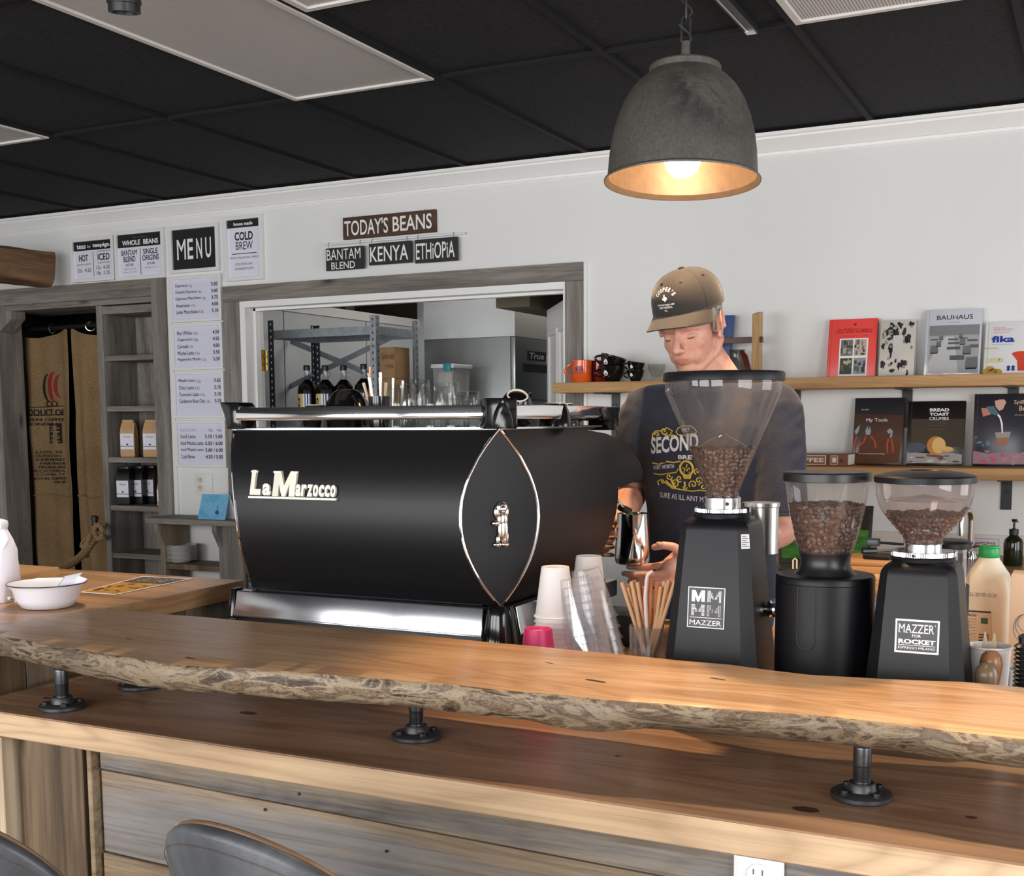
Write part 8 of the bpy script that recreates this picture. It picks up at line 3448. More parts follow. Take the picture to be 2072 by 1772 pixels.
# ------------------------------------------------------------------ bar stools in front
M_LEATHER, nt, bs = new_mat('grey_leather')
v = coords(nt)
n1 = noise(nt, v, 5, 5, 0.6, 0.6)
n2 = noise(nt, v, 260, 3)
nt.links.new(ramp(nt, n1, [(0.3, S(52, 54, 57)), (0.5, S(70, 72, 75)), (0.72, S(98, 100, 102))]), bs.inputs['Base Color'])
bs.inputs['Roughness'].default_value = 0.42
bump(nt, bs, n2, 0.25, 0.001)
M_WELT = plain('leather_welt', S(112, 84, 60), 0.45, var=0.2, vscale=30)
M_LEG = plain('stool_leg_black', S(22, 22, 23), 0.4)


def stool(c, rz, ztop, label, hw=0.1705):
    t = thing('bar_stool', label, 'bar stool', (c[0], c[1], 0), 'grey leather bar stools')
    R_ = Matrix.Rotation(rz, 3, 'Z')
    def L(x, y, z):
        q = R_ @ V((x, y, 0))
        return V((c[0] + q.x, c[1] + q.y, z))
    # wrap-around back: arc open to the bar (+y), convex to the room (-y)
    def pt(u, w, off):
        a = u * 1.12
        r = hw * 1.08
        x = math.sin(a) * r
        y = -math.cos(a) * r * 0.95
        k = 1 + off / r
        drop = 0.0997 * abs(u) ** 2 + 0.0126 * abs(u) ** 6
        z = 0.66 + (ztop - drop - 0.66) * w
        sc_ = 0.86 + 0.14 * w
        return L(x * k * sc_, y * k * sc_, z)
    m = MB(M_LEATHER)
    nu, nw = 40, 10
    outer = [[pt(-1 + 2 * i / nu, j / nw, 0.012) for i in range(nu + 1)] for j in range(nw + 1)]
    inner = [[pt(-1 + 2 * i / nu, j / nw, -0.018) for i in range(nu + 1)] for j in range(nw + 1)]
    crown = [[pt(-1 + 2 * i / nu, 1.0, off) + V((0, 0, dz)) for i in range(nu + 1)] for off, dz in ((0.010, 0.007), (0.004, 0.011), (-0.008, 0.011), (-0.015, 0.006))]
    allr = outer + crown + inner[::-1]
    vr = [[m.bm.verts.new(p) for p in r] for r in allr]
    for a, b in zip(vr[:-1], vr[1:]):
        for i in range(nu):
            m.bm.faces.new((a[i], a[i + 1], b[i + 1], b[i]))
    for i in range(nu):
        m.bm.faces.new((vr[-1][i], vr[-1][i + 1], vr[0][i + 1], vr[0][i]))
    for k in (0, nu):
        m.bm.faces.new([r[k] for r in vr])
    bk_ = m.build('backrest', t, sharp=60)
    m = MB(M_WELT)
    m.tube([pt(-1 + 2 * i / nu, 1.0, -0.004) + V((0, 0, 0.0115)) for i in range(nu + 1)], 0.0035, 8)
    m.build('welt', bk_)
    m = MB(M_WELT)
    for i in range(0, nu * 3):
        u = -1 + 2 * i / (nu * 3)
        a, b = pt(u, 1.0, 0.0135) + V((0, 0, -0.012)), pt(u + 0.008, 1.0, 0.0135) + V((0, 0, -0.012))
        m.tube([a, b], 0.0007, 4)
    m.build('stitching', bk_)
    m = MB(M_LEATHER)
    m.rings([[L(math.cos(2 * PI * i / 28) * hw * k * 0.95, math.sin(2 * PI * i / 28) * hw * k * 0.95, z) for i in range(28)] for z, k in ((0.60, 0.8), (0.605, 0.86), (0.64, 0.88), (0.655, 0.8))])
    m.build('seat', t)
    for sx_, sy__ in ((-1, -1), (1, -1), (1, 1), (-1, 1)):
        m = MB(M_LEG)
        m.tube([L(sx_ * 0.12, sy__ * 0.12, 0.60), L(sx_ * 0.2, sy__ * 0.2, 0.0008)], [0.012, 0.010], 10)
        m.build('leg', t)
    m = MB(M_LEG)
    m.tube([L(0.178 * math.cos(2 * PI * i / 24) * 1.2, 0.178 * math.sin(2 * PI * i / 24) * 1.2, 0.22) for i in range(24)], 0.008, 8, loop=True)
    m.build('foot_ring', t)
    return t


stool((-0.889, 1.223), -0.106, 0.979, 'grey leather bar stool back in front of the plank panel')
stool((-1.331, 1.129), 0.03, 0.979, 'grey leather bar stool back in the bottom corner beside the bar posts')
# ------------------------------------------------------------------ the barista
M_SKIN, nt, bs = new_mat('skin')
v = coords(nt)
n1 = noise(nt, v, 14, 5, 0.6)
n2 = noise(nt, v, 180, 2)
nt.links.new(ramp(nt, n1, [(0.3, S(190, 132, 112)), (0.55, S(206, 152, 130)), (0.75, S(214, 164, 142))]), bs.inputs['Base Color'])
bs.inputs['Roughness'].default_value = 0.48
bs.inputs['Subsurface Weight'].default_value = 0.12
bs.inputs['Subsurface Radius'].default_value = (0.012, 0.005, 0.003)
bump(nt, bs, n2, 0.12, 0.001)
M_LIP = plain('lips', S(186, 118, 106), 0.45, var=0.05, vscale=60)
M_STUB = plain('stubble', S(198, 146, 122), 0.55, var=0.1, vscale=200)
M_LID = plain('eyelid', S(190, 128, 106), 0.45)


def solid(m, voxel, smooth, name, parent, mats, disp=None):
    """join overlapping lumps into one continuous skin"""
    me = bpy.data.meshes.new('tmp')
    bmesh.ops.recalc_face_normals(m.bm, faces=m.bm.faces[:])
    m.bm.to_mesh(me)
    m.bm.free()
    ob = bpy.data.objects.new('tmp', me)
    COL.objects.link(ob)
    r = ob.modifiers.new('r', 'REMESH')
    r.mode = 'VOXEL'
    r.voxel_size = voxel
    r.use_smooth_shade = True
    s = ob.modifiers.new('s', 'SMOOTH')
    s.iterations = smooth
    s.factor = 0.5
    dg = bpy.context.evaluated_depsgraph_get()
    dg.update()
    nm = bpy.data.meshes.new_from_object(ob.evaluated_get(dg))
    bpy.data.objects.remove(ob)
    bm = bmesh.new()
    bm.from_mesh(nm)
    bm.normal_update()
    if disp:
        mv = [(v_, disp(v_.co, v_.normal)) for v_ in bm.verts]
        for v_, d in mv:
            v_.co = v_.co + v_.normal * d
        bm.normal_update()
    return bm


def capsule(m, pts, rad, seg=14):
    """tapering round limb through points, closed with round ends"""
    pts = [V(p) for p in pts]
    a = (pts[0] - pts[1]).normalized()
    b = (pts[-1] - pts[-2]).normalized()
    P, R_ = [], []
    for k in (0.95, 0.6):
        P.append(pts[0] + a * rad[0] * k)
        R_.append(rad[0] * math.sqrt(max(0.02, 1 - k * k)))
    P += pts
    R_ += list(rad)
    for k in (0.6, 0.95):
        P.append(pts[-1] + b * rad[-1] * k)
        R_.append(rad[-1] * math.sqrt(max(0.02, 1 - k * k)))
    m.tube(P, R_, seg)


TX, TY = -1.052, 3.40
man = thing('person', 'person in a dark printed t-shirt and brown topped cap steaming milk in a steel pitcher', 'person', (TX, TY, 0))  # cap cloth is near black; warm lamplight from above browns its top

# pitcher first: the hands close on it
ptc = at(1281, 1090, Y=3.06)
pzb, pzt = at(1281, 1140, Y=3.06).z, at(1281, 1038, Y=3.06).z
PC = V((ptc.x, 3.06, pzb))
PH = pzt - pzb
pit = thing('milk_pitcher', 'polished steel milk pitcher held under the steam wand', 'pitcher', PC)
mb = MB(plain('pitcher_steel', (0.74, 0.74, 0.74), 0.12, 1.0))
NS = 56
spd = math.atan2(-1, 0.42)           # direction of the spout, towards the room
rs = []
for z, r in ((0.0, 0.042), (0.003, 0.047), (0.010, 0.0495), (0.022, 0.0500), (0.05, 0.0485), (0.08, 0.0465), (0.105, 0.0445), (PH, 0.0435)):
    ring = []
    for i in range(NS):
        a = 2 * PI * i / NS
        d = (a - spd + PI) % (2 * PI) - PI
        q = r
        if z > 0.05:
            wv_ = max(0.0, 1 - abs(d) / (0.10 + 0.45 * (z - 0.05) / (PH - 0.05)))
            q += wv_ * 0.022 * (z - 0.05) / (PH - 0.05)
        ring.append(PC + V((math.cos(a) * q, math.sin(a) * q, z)))
    rs.append(ring)
inner_ = [[PC + (p - PC) * 1.0 - V(((p - PC).x * 0.025, (p - PC).y * 0.025, 0)) for p in r] for r in rs[::-1][:-2]]
mb.rings(rs + inner_)
mb.build('body', pit)
mb = MB(MATS['pitcher_steel'])
hd = V((-0.5, 0.86, 0)).normalized()
mb.tube([PC + hd * 0.042 + V((0, 0, PH - 0.015)), PC + hd * 0.07 + V((0, 0, PH - 0.012)), PC + hd * 0.078 + V((0, 0, PH - 0.03)), PC + hd * 0.07 + V((0, 0, 0.035)), PC + hd * 0.05 + V((0, 0, 0.02))], 0.006, 10)
mb.build('handle', pit)
mb = MB(plain('milk', S(236, 230, 216), 0.3))
mb.lathe([(0.0, 0.06), (0.044, 0.06), (0.0445, 0.0605)], PC, 32)
mb.build('milk', pit)

# ---- head frame
ha, hp, hr = math.radians(8), math.radians(17), math.radians(4)
fw = V((-math.sin(ha) * math.cos(hp), -math.cos(ha) * math.cos(hp), -math.sin(hp)))
rt0 = V((math.cos(ha), -math.sin(ha), 0))
up0 = fw.cross(rt0)
rtv = (rt0 * math.cos(hr) + up0 * math.sin(hr)).normalized()
upv_ = fw.cross(rtv).normalized()
HC = at(1397, 660, Y=3.335)
HC = V((HC.x, 3.335, HC.z))
HR = Matrix((fw, rtv, upv_)).transposed()


def H(f, r, u):
    return HC + fw * f + rtv * (r * 1.1) + upv_ * u


def hb_(m, f, r, u, rf, rr_, ru, seg=20, pitch=0.0):
    rot = HR
    if pitch:
        rot = HR @ Matrix.Rotation(pitch, 3, 'Y')
    m.ball(H(f, r, u), (rf, rr_ * 1.1, ru), seg, rot)


sk_ = MB(M_SKIN)
hb_(sk_, -0.012, 0, 0.042, 0.096, 0.075, 0.088, 28)     # skull
hb_(sk_, 0.026, 0, -0.028, 0.064, 0.064, 0.085, 24)      # face
hb_(sk_, 0.036, 0, -0.075, 0.044, 0.049, 0.045, 20)      # lower face
hb_(sk_, 0.062, 0, -0.108, 0.022, 0.027, 0.018, 16)      # chin
for s in (-1, 1):
    capsule(sk_, [H(-0.022, s * 0.060, -0.048), H(-0.008, s * 0.055, -0.078), H(0.050, s * 0.026, -0.112)], [0.020, 0.017, 0.013])
    hb_(sk_, 0.050, s * 0.036, -0.036, 0.023, 0.024, 0.024, 14)   # cheek bones
    hb_(sk_, 0.060, s * 0.026, -0.066, 0.020, 0.020, 0.030, 14)   # cheek beside the mouth
    hb_(sk_, 0.0715, s * 0.0305, -0.012, 0.0145, 0.0165, 0.0115, 14)   # closed lids
    capsule(sk_, [H(0.083, s * 0.010, 0.010), H(0.081, s * 0.030, 0.013), H(0.066, s * 0.050, 0.008)], [0.010, 0.010, 0.009])
    hb_(sk_, 0.099, s * 0.0115, -0.048, 0.0105, 0.0085, 0.0075, 12)   # nostril wings
    # ears
    hb_(sk_, -0.012, s * 0.077, -0.006, 0.019, 0.007, 0.034, 16)
    ear = []
    for i in range(13):
        a = -0.6 + i * 0.36
        ear.append(H(-0.014 - 0.019 * math.cos(a), s * (0.083 + 0.007 * (1 - math.cos(a)) / 2), 0.0 + 0.034 * math.sin(a)))
    capsule(sk_, ear, [0.0042] * 13, 8)
    hb_(sk_, -0.004, s * 0.076, -0.036, 0.009, 0.006, 0.011, 12)
capsule(sk_, [H(0.086, 0, 0.012), H(0.096, 0, -0.012), H(0.108, 0, -0.034), H(0.113, 0, -0.043)], [0.0085, 0.0085, 0.0105, 0.0115], 14)   # nose
hb_(sk_, 0.098, 0, -0.052, 0.010, 0.009, 0.007, 12)
hb_(sk_, 0.076, 0, -0.070, 0.020, 0.030, 0.024, 16)      # mouth area
capsule(sk_, [H(0.079, -0.022, -0.0745), H(0.0915, -0.008, -0.0722), H(0.0915, 0.008, -0.0722), H(0.079, 0.022, -0.0745)], [0.003, 0.0046, 0.0046, 0.003], 10)
capsule(sk_, [H(0.078, -0.020, -0.0775), H(0.0905, -0.007, -0.0822), H(0.0905, 0.007, -0.0822), H(0.078, 0.020, -0.0775)], [0.003, 0.0052, 0.0052, 0.003], 10)
# neck and inner trunk
NB = V((TX + 0.004, TY + 0.005, 1.545))
capsule(sk_, [H(-0.022, 0, -0.03), H(-0.030, 0, -0.085), NB + V((0, -0.01, 0.03)), NB + V((0, 0, -0.06))], [0.056, 0.057, 0.064, 0.085], 22)
for s in (-1, 1):
    capsule(sk_, [H(-0.03, s * 0.03, -0.07), NB + V((s * 0.07, 0.012, 0.004)), NB + V((s * 0.16, 0.01, -0.045))], [0.03, 0.035, 0.045], 14)
for z0, z1, hw, hd_ in ((0.95, 1.25, 0.155, 0.09), (1.2, 1.48, 0.17, 0.09)):
    sk_.ball((TX, TY + 0.02, (z0 + z1) / 2), (hw, hd_, (z1 - z0) * 0.75), 24)

# ---- arms
S_L = V((TX - 0.195, TY - 0.005, 1.485))     # towards the machine
S_R = V((TX + 0.205, TY + 0.005, 1.490))     # towards the grinders
E_L = at(1280, 1000, Y=3.42)
E_R = at(1583, 1072, Y=3.36)
W_L = at(1236, 1070, Y=3.16)
W_R = at(1404, 1138, Y=3.085)
capsule(sk_, [S_L, S_L.lerp(E_L, 0.5), E_L], [0.055, 0.052, 0.044], 18)
capsule(sk_, [E_L, E_L.lerp(W_L, 0.35), E_L.lerp(W_L, 0.75), W_L], [0.044, 0.046, 0.036, 0.029], 18)
capsule(sk_, [S_R, S_R.lerp(E_R, 0.5), E_R], [0.055, 0.052, 0.046], 18)
capsule(sk_, [E_R, E_R.lerp(W_R, 0.30), E_R.lerp(W_R, 0.75), W_R], [0.046, 0.049, 0.037, 0.029], 18)

# ---- hand under the pitcher (from the right)
def chain(pts, r):
    capsule(sk_, pts, r, 10)


k0 = at(1352, 1138, Y=3.025)
pal = at(1374, 1140, Y=3.05)
rotp = Matrix((V((-1, -0.1, -0.15)).normalized(), V((0, -1, 0.35)).normalized(), V((0, 0.35, 1)).normalized())).transposed()
sk_.ball(pal, (0.042, 0.022, 0.040), 18, rotp)
sk_.ball(at(1356, 1147, Y=3.035), (0.026, 0.020, 0.034), 16, rotp)
sk_.ball(at(1380, 1122, Y=3.05), (0.030, 0.022, 0.024), 16, rotp)
fz = pzb
fing = [((1344, 1142, 3.034), (1322, 1146, 3.032), (1296, 1147, 3.036), (1272, 1147, 3.05), 0.0098),
        ((1346, 1159, 3.022), (1318, 1163, 3.012), (1286, 1163, 3.014), (1262, 1160, 3.034), 0.0102),
        ((1350, 1175, 3.026), (1324, 1180, 3.014), (1296, 1180, 3.014), (1274, 1176, 3.032), 0.0098),
        ((1356, 1188, 3.036), (1336, 1196, 3.026), (1316, 1196, 3.026), (1300, 1192, 3.038), 0.0088)]
for q in fing:
    pts = [at(*a[:2], Y=a[2]) for a in q[:4]]
    r = q[4]
    chain([pal.lerp(pts[0], 0.45)] + pts, [r * 1.15, r * 1.08, r, r * 0.93, r * 0.8])
th = [at(1384, 1122, Y=3.04), at(1362, 1106, Y=3.02), at(1342, 1103, Y=3.014), at(1324, 1107, Y=3.022)]
chain(th, [0.016, 0.0125, 0.0115, 0.0098])
# ---- hand behind the pitcher (from the left)
pal2 = at(1224, 1090, Y=3.12)
sk_.ball(pal2, (0.022, 0.036, 0.042), 18)
sk_.ball(W_L.lerp(pal2, 0.5), (0.026, 0.03, 0.03), 16)
for k, (py0, py1) in enumerate(((1068, 1064), (1086, 1084), (1103, 1103), (1118, 1120))):
    r = (0.0090, 0.0094, 0.0090, 0.0078)[k]
    a0 = at(1216, py0, Y=3.10)
    a1 = at(1213, py0 + 1, Y=3.07)
    a2 = at(1224, py1 + 2, Y=3.045)
    a3 = at(1240, py1 + 3, Y=3.058)
    chain([pal2.lerp(a0, 0.4), a0, a1, a2, a3], [r * 1.1, r * 1.05, r, r * 0.95, r * 0.82])
chain([at(1232, 1070, Y=3.13), at(1246, 1056, Y=3.12), at(1262, 1052, Y=3.115)], [0.013, 0.0115, 0.0095])

# legs inside the trousers
for s in (-1, 1):
    capsule(sk_, [(TX + s * 0.085, TY + 0.03, 0.98), (TX + s * 0.095, TY + 0.02, 0.52), (TX + s * 0.10, TY + 0.04, 0.10)], [0.075, 0.05, 0.035], 14)
bm = solid(sk_, 0.0034, 4, 'body', man, None)
for v_ in bm.verts:
    v_.co -= V(man['_org'])
# tint: lips, shaven upper lip and chin
Hinv = HR.transposed()
for f in bm.faces:
    q = Hinv @ (f.calc_center_median() + V(man['_org']) - HC)
    q.y /= 1.1
    f.material_index = 0
    f.smooth = True
    if q.x > 0.05 and abs(q.y) < 0.0205:
        if -0.0905 < q.z < -0.0665 and q.x > 0.074 and abs(q.z + 0.0772) < 0.0075 * (1 - (q.y / 0.0208) ** 2) ** 0.5:
            f.material_index = 1
    if f.material_index == 0 and q.x > 0.0 and -0.135 < q.z < -0.058 and abs(q.y) < 0.06 and q.z < -0.058 - 0.30 * max(0, abs(q.y) - 0.022):
        f.material_index = 2
me = bpy.data.meshes.new('body')
bm.to_mesh(me)
bm.free()
for m_ in (M_SKIN, M_LIP, M_STUB):
    me.materials.append(m_)
bo = bpy.data.objects.new('body', me)
COL.objects.link(bo)
bo.parent = man
bo['_org'] = man['_org']

# lash lines, eyebrows, nail, hair
M_HAIRD = plain('hair_dark', S(62, 50, 44), 0.6)
M_HAIRG = plain('hair_grey', S(150, 146, 140), 0.55, var=0.35, vscale=220)
for s in (-1, 1):
    m = MB(M_HAIRD)
    m.tube([H(0.0723 + 0.0145 * math.sqrt(max(0.02, 0.728 - (i * 0.0042 / 0.0165) ** 2)), s * 0.0305 + i * 0.0042, -0.018 + 0.0003 * i * i) for i in range(-3, 4)], [0.0004, 0.0011, 0.0014, 0.0015, 0.0014, 0.0011, 0.0004], 6)
    m.build('eyelash', man)
    m = MB(M_HAIRD)
    m.tube([H(0.0925 - 0.0011 * k * k, s * (0.010 + k * 0.0095), 0.019 + 0.002 * k - 0.0009 * k * k) for k in range(5)], [0.002, 0.0034, 0.0034, 0.0028, 0.001], 6)
    m.build('eyebrow', man)
m = MB(plain('nail', S(226, 176, 156), 0.3))
npos = at(1333, 1100, Y=3.0065)
m.ball(npos, (0.0075, 0.003, 0.0055), 12, Matrix.Rotation(0.2, 3, 'Y'))
m.build('thumb_nail', bo)
# side hair below the cap: combed strands over a shell
hm = MB(M_HAIRG)
rnd2 = random.Random(9)
for s in (-1, 1):
    for k in range(150):
        f0 = rnd2.uniform(-0.085, 0.022)
        u0 = rnd2.uniform(0.022, 0.054)
        ln = rnd2.uniform(0.020, 0.045) if f0 > -0.02 else rnd2.uniform(0.03, 0.055)
        pts = []
        for i in range(4):
            t_ = i / 3
            f_1 = f0 - 0.012 * t_ + (0.004 if f0 > 0 else 0)
            u_1 = u0 - ln * t_
            e = max(0.05, 1 - ((f_1 + 0.012) / 0.098) ** 2 - ((u_1 - 0.042) / 0.11) ** 2)
            pts.append(H(f_1, s * (0.0775 * math.sqrt(e) + 0.0035), u_1))
        hm.tube(pts, [0.0022, 0.0022, 0.0018, 0.0006], 5)
for k in range(90):
    a = rnd2.uniform(-1.2, 1.2)
    u0 = rnd2.uniform(0.01, 0.05)
    pts = [H(-0.012 - 0.098 * math.cos(a) * (1 - 0.25 * t_), 0.078 * math.sin(a) * (1 - 0.12 * t_), u0 - 0.05 * t_) for t_ in (0, 0.5, 1)]
    hm.tube(pts, [0.0024, 0.0022, 0.0008], 5)
hm.build('hair', man)

# ---- shirt
M_SHIRT, nt, bs = new_mat('shirt_navy')
v = coords(nt)
n1 = noise(nt, v, 420, 2, 0.5)
n2 = noise(nt, v, 6, 3)
nt.links.new(mix(nt, ramp(nt, n1, [(0.35, S(30, 33, 44)), (0.65, S(48, 52, 66))]), ramp(nt, n2, [(0.3, (0.92, 0.92, 0.92)), (0.7, (1.05, 1.05, 1.05))]), 1.0, 'MULTIPLY'), bs.inputs['Base Color'])
bs.inputs['Roughness'].default_value = 0.9
bs.inputs['Sheen Weight'].default_value = 0.15
bump(nt, bs, n1, 0.2, 0.001)
sh_ = MB(M_SHIRT)


def ell(cx, cy, z, a, b, n=40, p_=2.5):
    ring = []
    for i in range(n):
        t_ = 2 * PI * i / n
        k = (abs(math.cos(t_)) ** p_ + abs(math.sin(t_)) ** p_) ** (-1 / p_)
        ring.append(V((cx + math.cos(t_) * k * a, cy + math.sin(t_) * k * b, z)))
    return ring


sh_.rings([ell(TX + 0.01, TY + 0.05, 0.93, 0.195, 0.125), ell(TX + 0.008, TY + 0.04, 1.05, 0.188, 0.122), ell(TX + 0.004, TY + 0.03, 1.2, 0.193, 0.125), ell(TX, TY + 0.012, 1.34, 0.205, 0.128), ell(TX, TY + 0.002, 1.43, 0.205, 0.118), ell(TX, TY, 1.49, 0.185, 0.100), ell(TX, TY + 0.002, 1.53, 0.130, 0.086), ell(TX + 0.002, TY + 0.002, 1.555, 0.088, 0.078), ell(TX + 0.003, TY, 1.562, 0.070, 0.068)])
# shoulders sloping from the collar
for s, S_ in ((-1, S_L), (1, S_R)):
    capsule(sh_, [V((TX + s * 0.055, TY + 0.006, 1.505)), V((TX + s * 0.13, TY + 0.004, 1.492)), S_ + V((s * 0.0, 0, 0.0))], [0.062, 0.067, 0.066], 20)
HL_ = at(1268, 952, Y=3.42)
HRm = S_R.lerp(E_R, 0.90)
for S_, hem, r1 in ((S_L, S_L.lerp(E_L, 0.80), 0.072), (S_R, HRm, 0.078)):
    d = (hem - S_).normalized()
    sh_.tube([S_ - d * 0.03, S_, S_.lerp(hem, 0.35), S_.lerp(hem, 0.7), hem], [0.05, 0.070, 0.074, 0.074, r1], 22)


def folds(co, no):
    d = 0.0
    # drag lines from the armpits and across the belly
    d += 0.0035 * mnoise.noise((co.x * 16 + co.z * 7, co.y * 10, co.z * 9))
    d += 0.0022 * mnoise.noise((co.x * 30 - co.z * 22, 3.1, co.z * 24 + co.x * 8))
    if co.z < 1.25:
        d += 0.004 * math.sin(co.z * 60 + co.x * 9) * max(0, (1.25 - co.z) / 0.3) * 0.5
    return d


bm = solid(sh_, 0.0062, 5, 'shirt', man, None, folds)
shirt_bvh = BVHTree.FromBMesh(bm)
for v_ in bm.verts:
    v_.co -= V(man['_org'])
for f in bm.faces:
    f.smooth = True
me = bpy.data.meshes.new('shirt')
bm.to_mesh(me)
bm.free()
me.materials.append(M_SHIRT)
so = bpy.data.objects.new('shirt', me)
COL.objects.link(so)
so.parent = man
so['_org'] = man['_org']
# hems
for S_, hem, r1 in ((S_R, HRm, 0.0775), (S_L, S_L.lerp(E_L, 0.80), 0.0715)):
    d = (hem - S_).normalized()
    a_ = d.orthogonal().normalized()
    b_ = d.cross(a_)
    m = MB(M_SHIRT)
    m.tube([hem - d * 0.003 + (a_ * math.cos(2 * PI * i / 28) + b_ * math.sin(2 * PI * i / 28)) * (r1 - 0.002) for i in range(28)], 0.0035, 6, loop=True)
    m.build('sleeve_hem', so)
m = MB(M_SHIRT)
m.tube([V((TX + 0.003 + 0.072 * math.cos(2 * PI * i / 30), TY - 0.002 + 0.070 * math.sin(2 * PI * i / 30), 1.562 + 0.012 * math.sin(2 * PI * i / 30))) for i in range(30)], 0.0065, 8, loop=True)
m.build('collar', so)

# printed chest: lettering and scrolls laid on the cloth
M_PRW = plain('shirt_print_white', S(212, 212, 214), 0.8)
M_PRY = plain('shirt_print_yellow', S(206, 176, 70), 0.8)
YP = 3.24


def on_shirt(p, off=0.0022):
    h = shirt_bvh.ray_cast(V((p.x, p.y - 0.35, p.z)), V((0, 1, 0)))
    if h[0] is None:
        return V((p.x, TY - 0.12, p.z))
    return V((p.x, h[0].y - off, p.z))


pm = MB(M_PRW)
sp_ = lambda px, py: at(px, py, Y=YP)


def stx(txt, px0, px1, py0, py1, tilt=0.0, bold=0.02):
    a, b_, c_ = sp_(px0, py1), sp_(px1, py1 + tilt), sp_(px0, py0)
    pm.text(txt, a, b_ - a, c_ - a, warp=lambda u, v_, q: on_shirt(q), bold=bold)


stx('SECOND', 1302, 1404, 886, 920, -10, 0.03)
stx('BREWING', 1362, 1440, 921, 930, 2, 0.03)
stx('EST', 1370, 1386, 866, 873, 0, 0.01)
stx('FORT WORTH', 1306, 1352, 944, 952, -4, 0.02)
stx('SURE AS ILL AINT MY FIRST', 1318, 1446, 998, 1009, 14, 0.02)
pm.mat(M_PRY)


def stroke(pts, w_=0.0022):
    P_ = [sp_(*p) for p in pts]
    P_ = [on_shirt(p, 0.0015) for p in P_]
    pm.tube(P_, w_, 6)


def spiral(cx, cy, r, turns, a0, s=1, w_=0.002):
    stroke([(cx + r * (1 - i / 26) * math.cos(a0 + s * turns * 2 * PI * i / 24), cy + r * (1 - i / 26) * math.sin(a0 + s * turns * 2 * PI * i / 24)) for i in range(25)], w_)


stroke([(1304, 894), (1306, 878), (1314, 872), (1326, 872), (1338, 866), (1350, 872), (1344, 882), (1332, 880)])
spiral(1332, 872, 8, 1.2, 0.5)
spiral(1316, 880, 6, 1.0, 3.0)
spiral(1350, 884, 5, 1.0, 1.0, -1)
stroke([(1358, 874), (1362, 866), (1372, 862), (1388, 862), (1396, 868), (1400, 874), (1394, 880), (1376, 882), (1362, 880), (1358, 874)], 0.0014)
stroke([(1304, 938), (1318, 941), (1328, 938)], 0.0022)
stroke([(1336, 935), (1352, 937), (1366, 934)], 0.0022)
for k in range(3):
    stroke([(1324 + k * 4, 938), (1325 + k * 4, 937.5)], 0.0012)
# round badge with a rider
spiral_pts = [(1378 + 13.5 * math.cos(2 * PI * i / 24), 949 + 15 * math.sin(2 * PI * i / 24)) for i in range(25)]
stroke(spiral_pts, 0.0034)
stroke([(1372, 964), (1373, 968), (1384, 968), (1385, 964)], 0.0042)
for px, py, w_ in ((1375, 951, 0.0042), (1380, 952, 0.004), (1384, 949, 0.003), (1379, 945, 0.0032), (1380, 941, 0.0022), (1373, 956, 0.0022), (1384, 957, 0.0022), (1371, 948, 0.0024)):
    stroke([(px - 1, py), (px + 1, py + 0.5)], w_)
stroke([(1306, 960), (1320, 962), (1336, 960), (1356, 957), (1360, 950)], 0.0018)
for cx, cy, r, t_, a0, s in ((1340, 966, 7, 1.2, 0, 1), (1352, 978, 9, 1.3, 2, -1), (1362, 970, 7, 1.2, 1, 1), (1390, 982, 9, 1.3, 2.5, 1), (1402, 974, 8, 1.2, 0.5, -1), (1410, 986, 9, 1.3, 3.4, 1), (1400, 955, 7, 1.2, 2, 1), (1372, 988, 5, 1.0, 0, 1), (1326, 975, 5, 0.8, 1, 1)):
    spiral(cx, cy, r, t_, a0, s)
stroke([(1316, 984), (1314, 976), (1322, 972), (1330, 978), (1346, 990), (1362, 992)], 0.002)
stroke([(1372, 976), (1373, 985)], 0.0028)
stroke([(1358, 992), (1372, 994), (1388, 996), (1404, 994), (1420, 996)], 0.0018)
stroke([(1332, 975), (1350, 990)], 0.003)
stroke([(1344, 972), (1352, 990)], 0.003)
pm.build('print', so, recalc=False)

# ---- trousers and shoes
M_JEAN = plain('denim', S(52, 66, 104), 0.85, var=0.12, vscale=300)
tm = MB(M_JEAN)
tm.rings([ell(TX + 0.01, TY + 0.05, 1.0, 0.172, 0.112), ell(TX + 0.01, TY + 0.05, 0.9, 0.182, 0.120), ell(TX + 0.01, TY + 0.045, 0.80, 0.175, 0.115)])
for s in (-1, 1):
    tm.rings([ell(TX + s * 0.085, TY + 0.04, 0.86, 0.098, 0.105, 24, 2), ell(TX + s * 0.09, TY + 0.03, 0.5, 0.072, 0.078, 24, 2), ell(TX + s * 0.10, TY + 0.05, 0.06, 0.06, 0.068, 24, 2)])
bm = solid(tm, 0.012, 3, 'trousers', man, None)
for v_ in bm.verts:
    v_.co -= V(man['_org'])
for f in bm.faces:
    f.smooth = True
me = bpy.data.meshes.new('trousers')
bm.to_mesh(me)
bm.free()
me.materials.append(M_JEAN)
to = bpy.data.objects.new('trousers', me)
COL.objects.link(to)
to.parent = man
for s in (-1, 1):
    m = MB(M_BLACKP)
    cx = TX + s * 0.10
    rs = []
    for y, hw, hz in ((0.11, 0.03, 0.05), (0.09, 0.042, 0.085), (0.0, 0.043, 0.08), (-0.08, 0.048, 0.055), (-0.15, 0.045, 0.045), (-0.19, 0.025, 0.03)):
        ring = []
        for i in range(16):
            a = 2 * PI * i / 16
            ring.append(V((cx + math.cos(a) * hw, TY + 0.05 + y, max(0.0006, hz / 2 + math.sin(a) * hz / 2))))
        rs.append(ring)
    m.rings(rs)
    m.build('shoe', man)

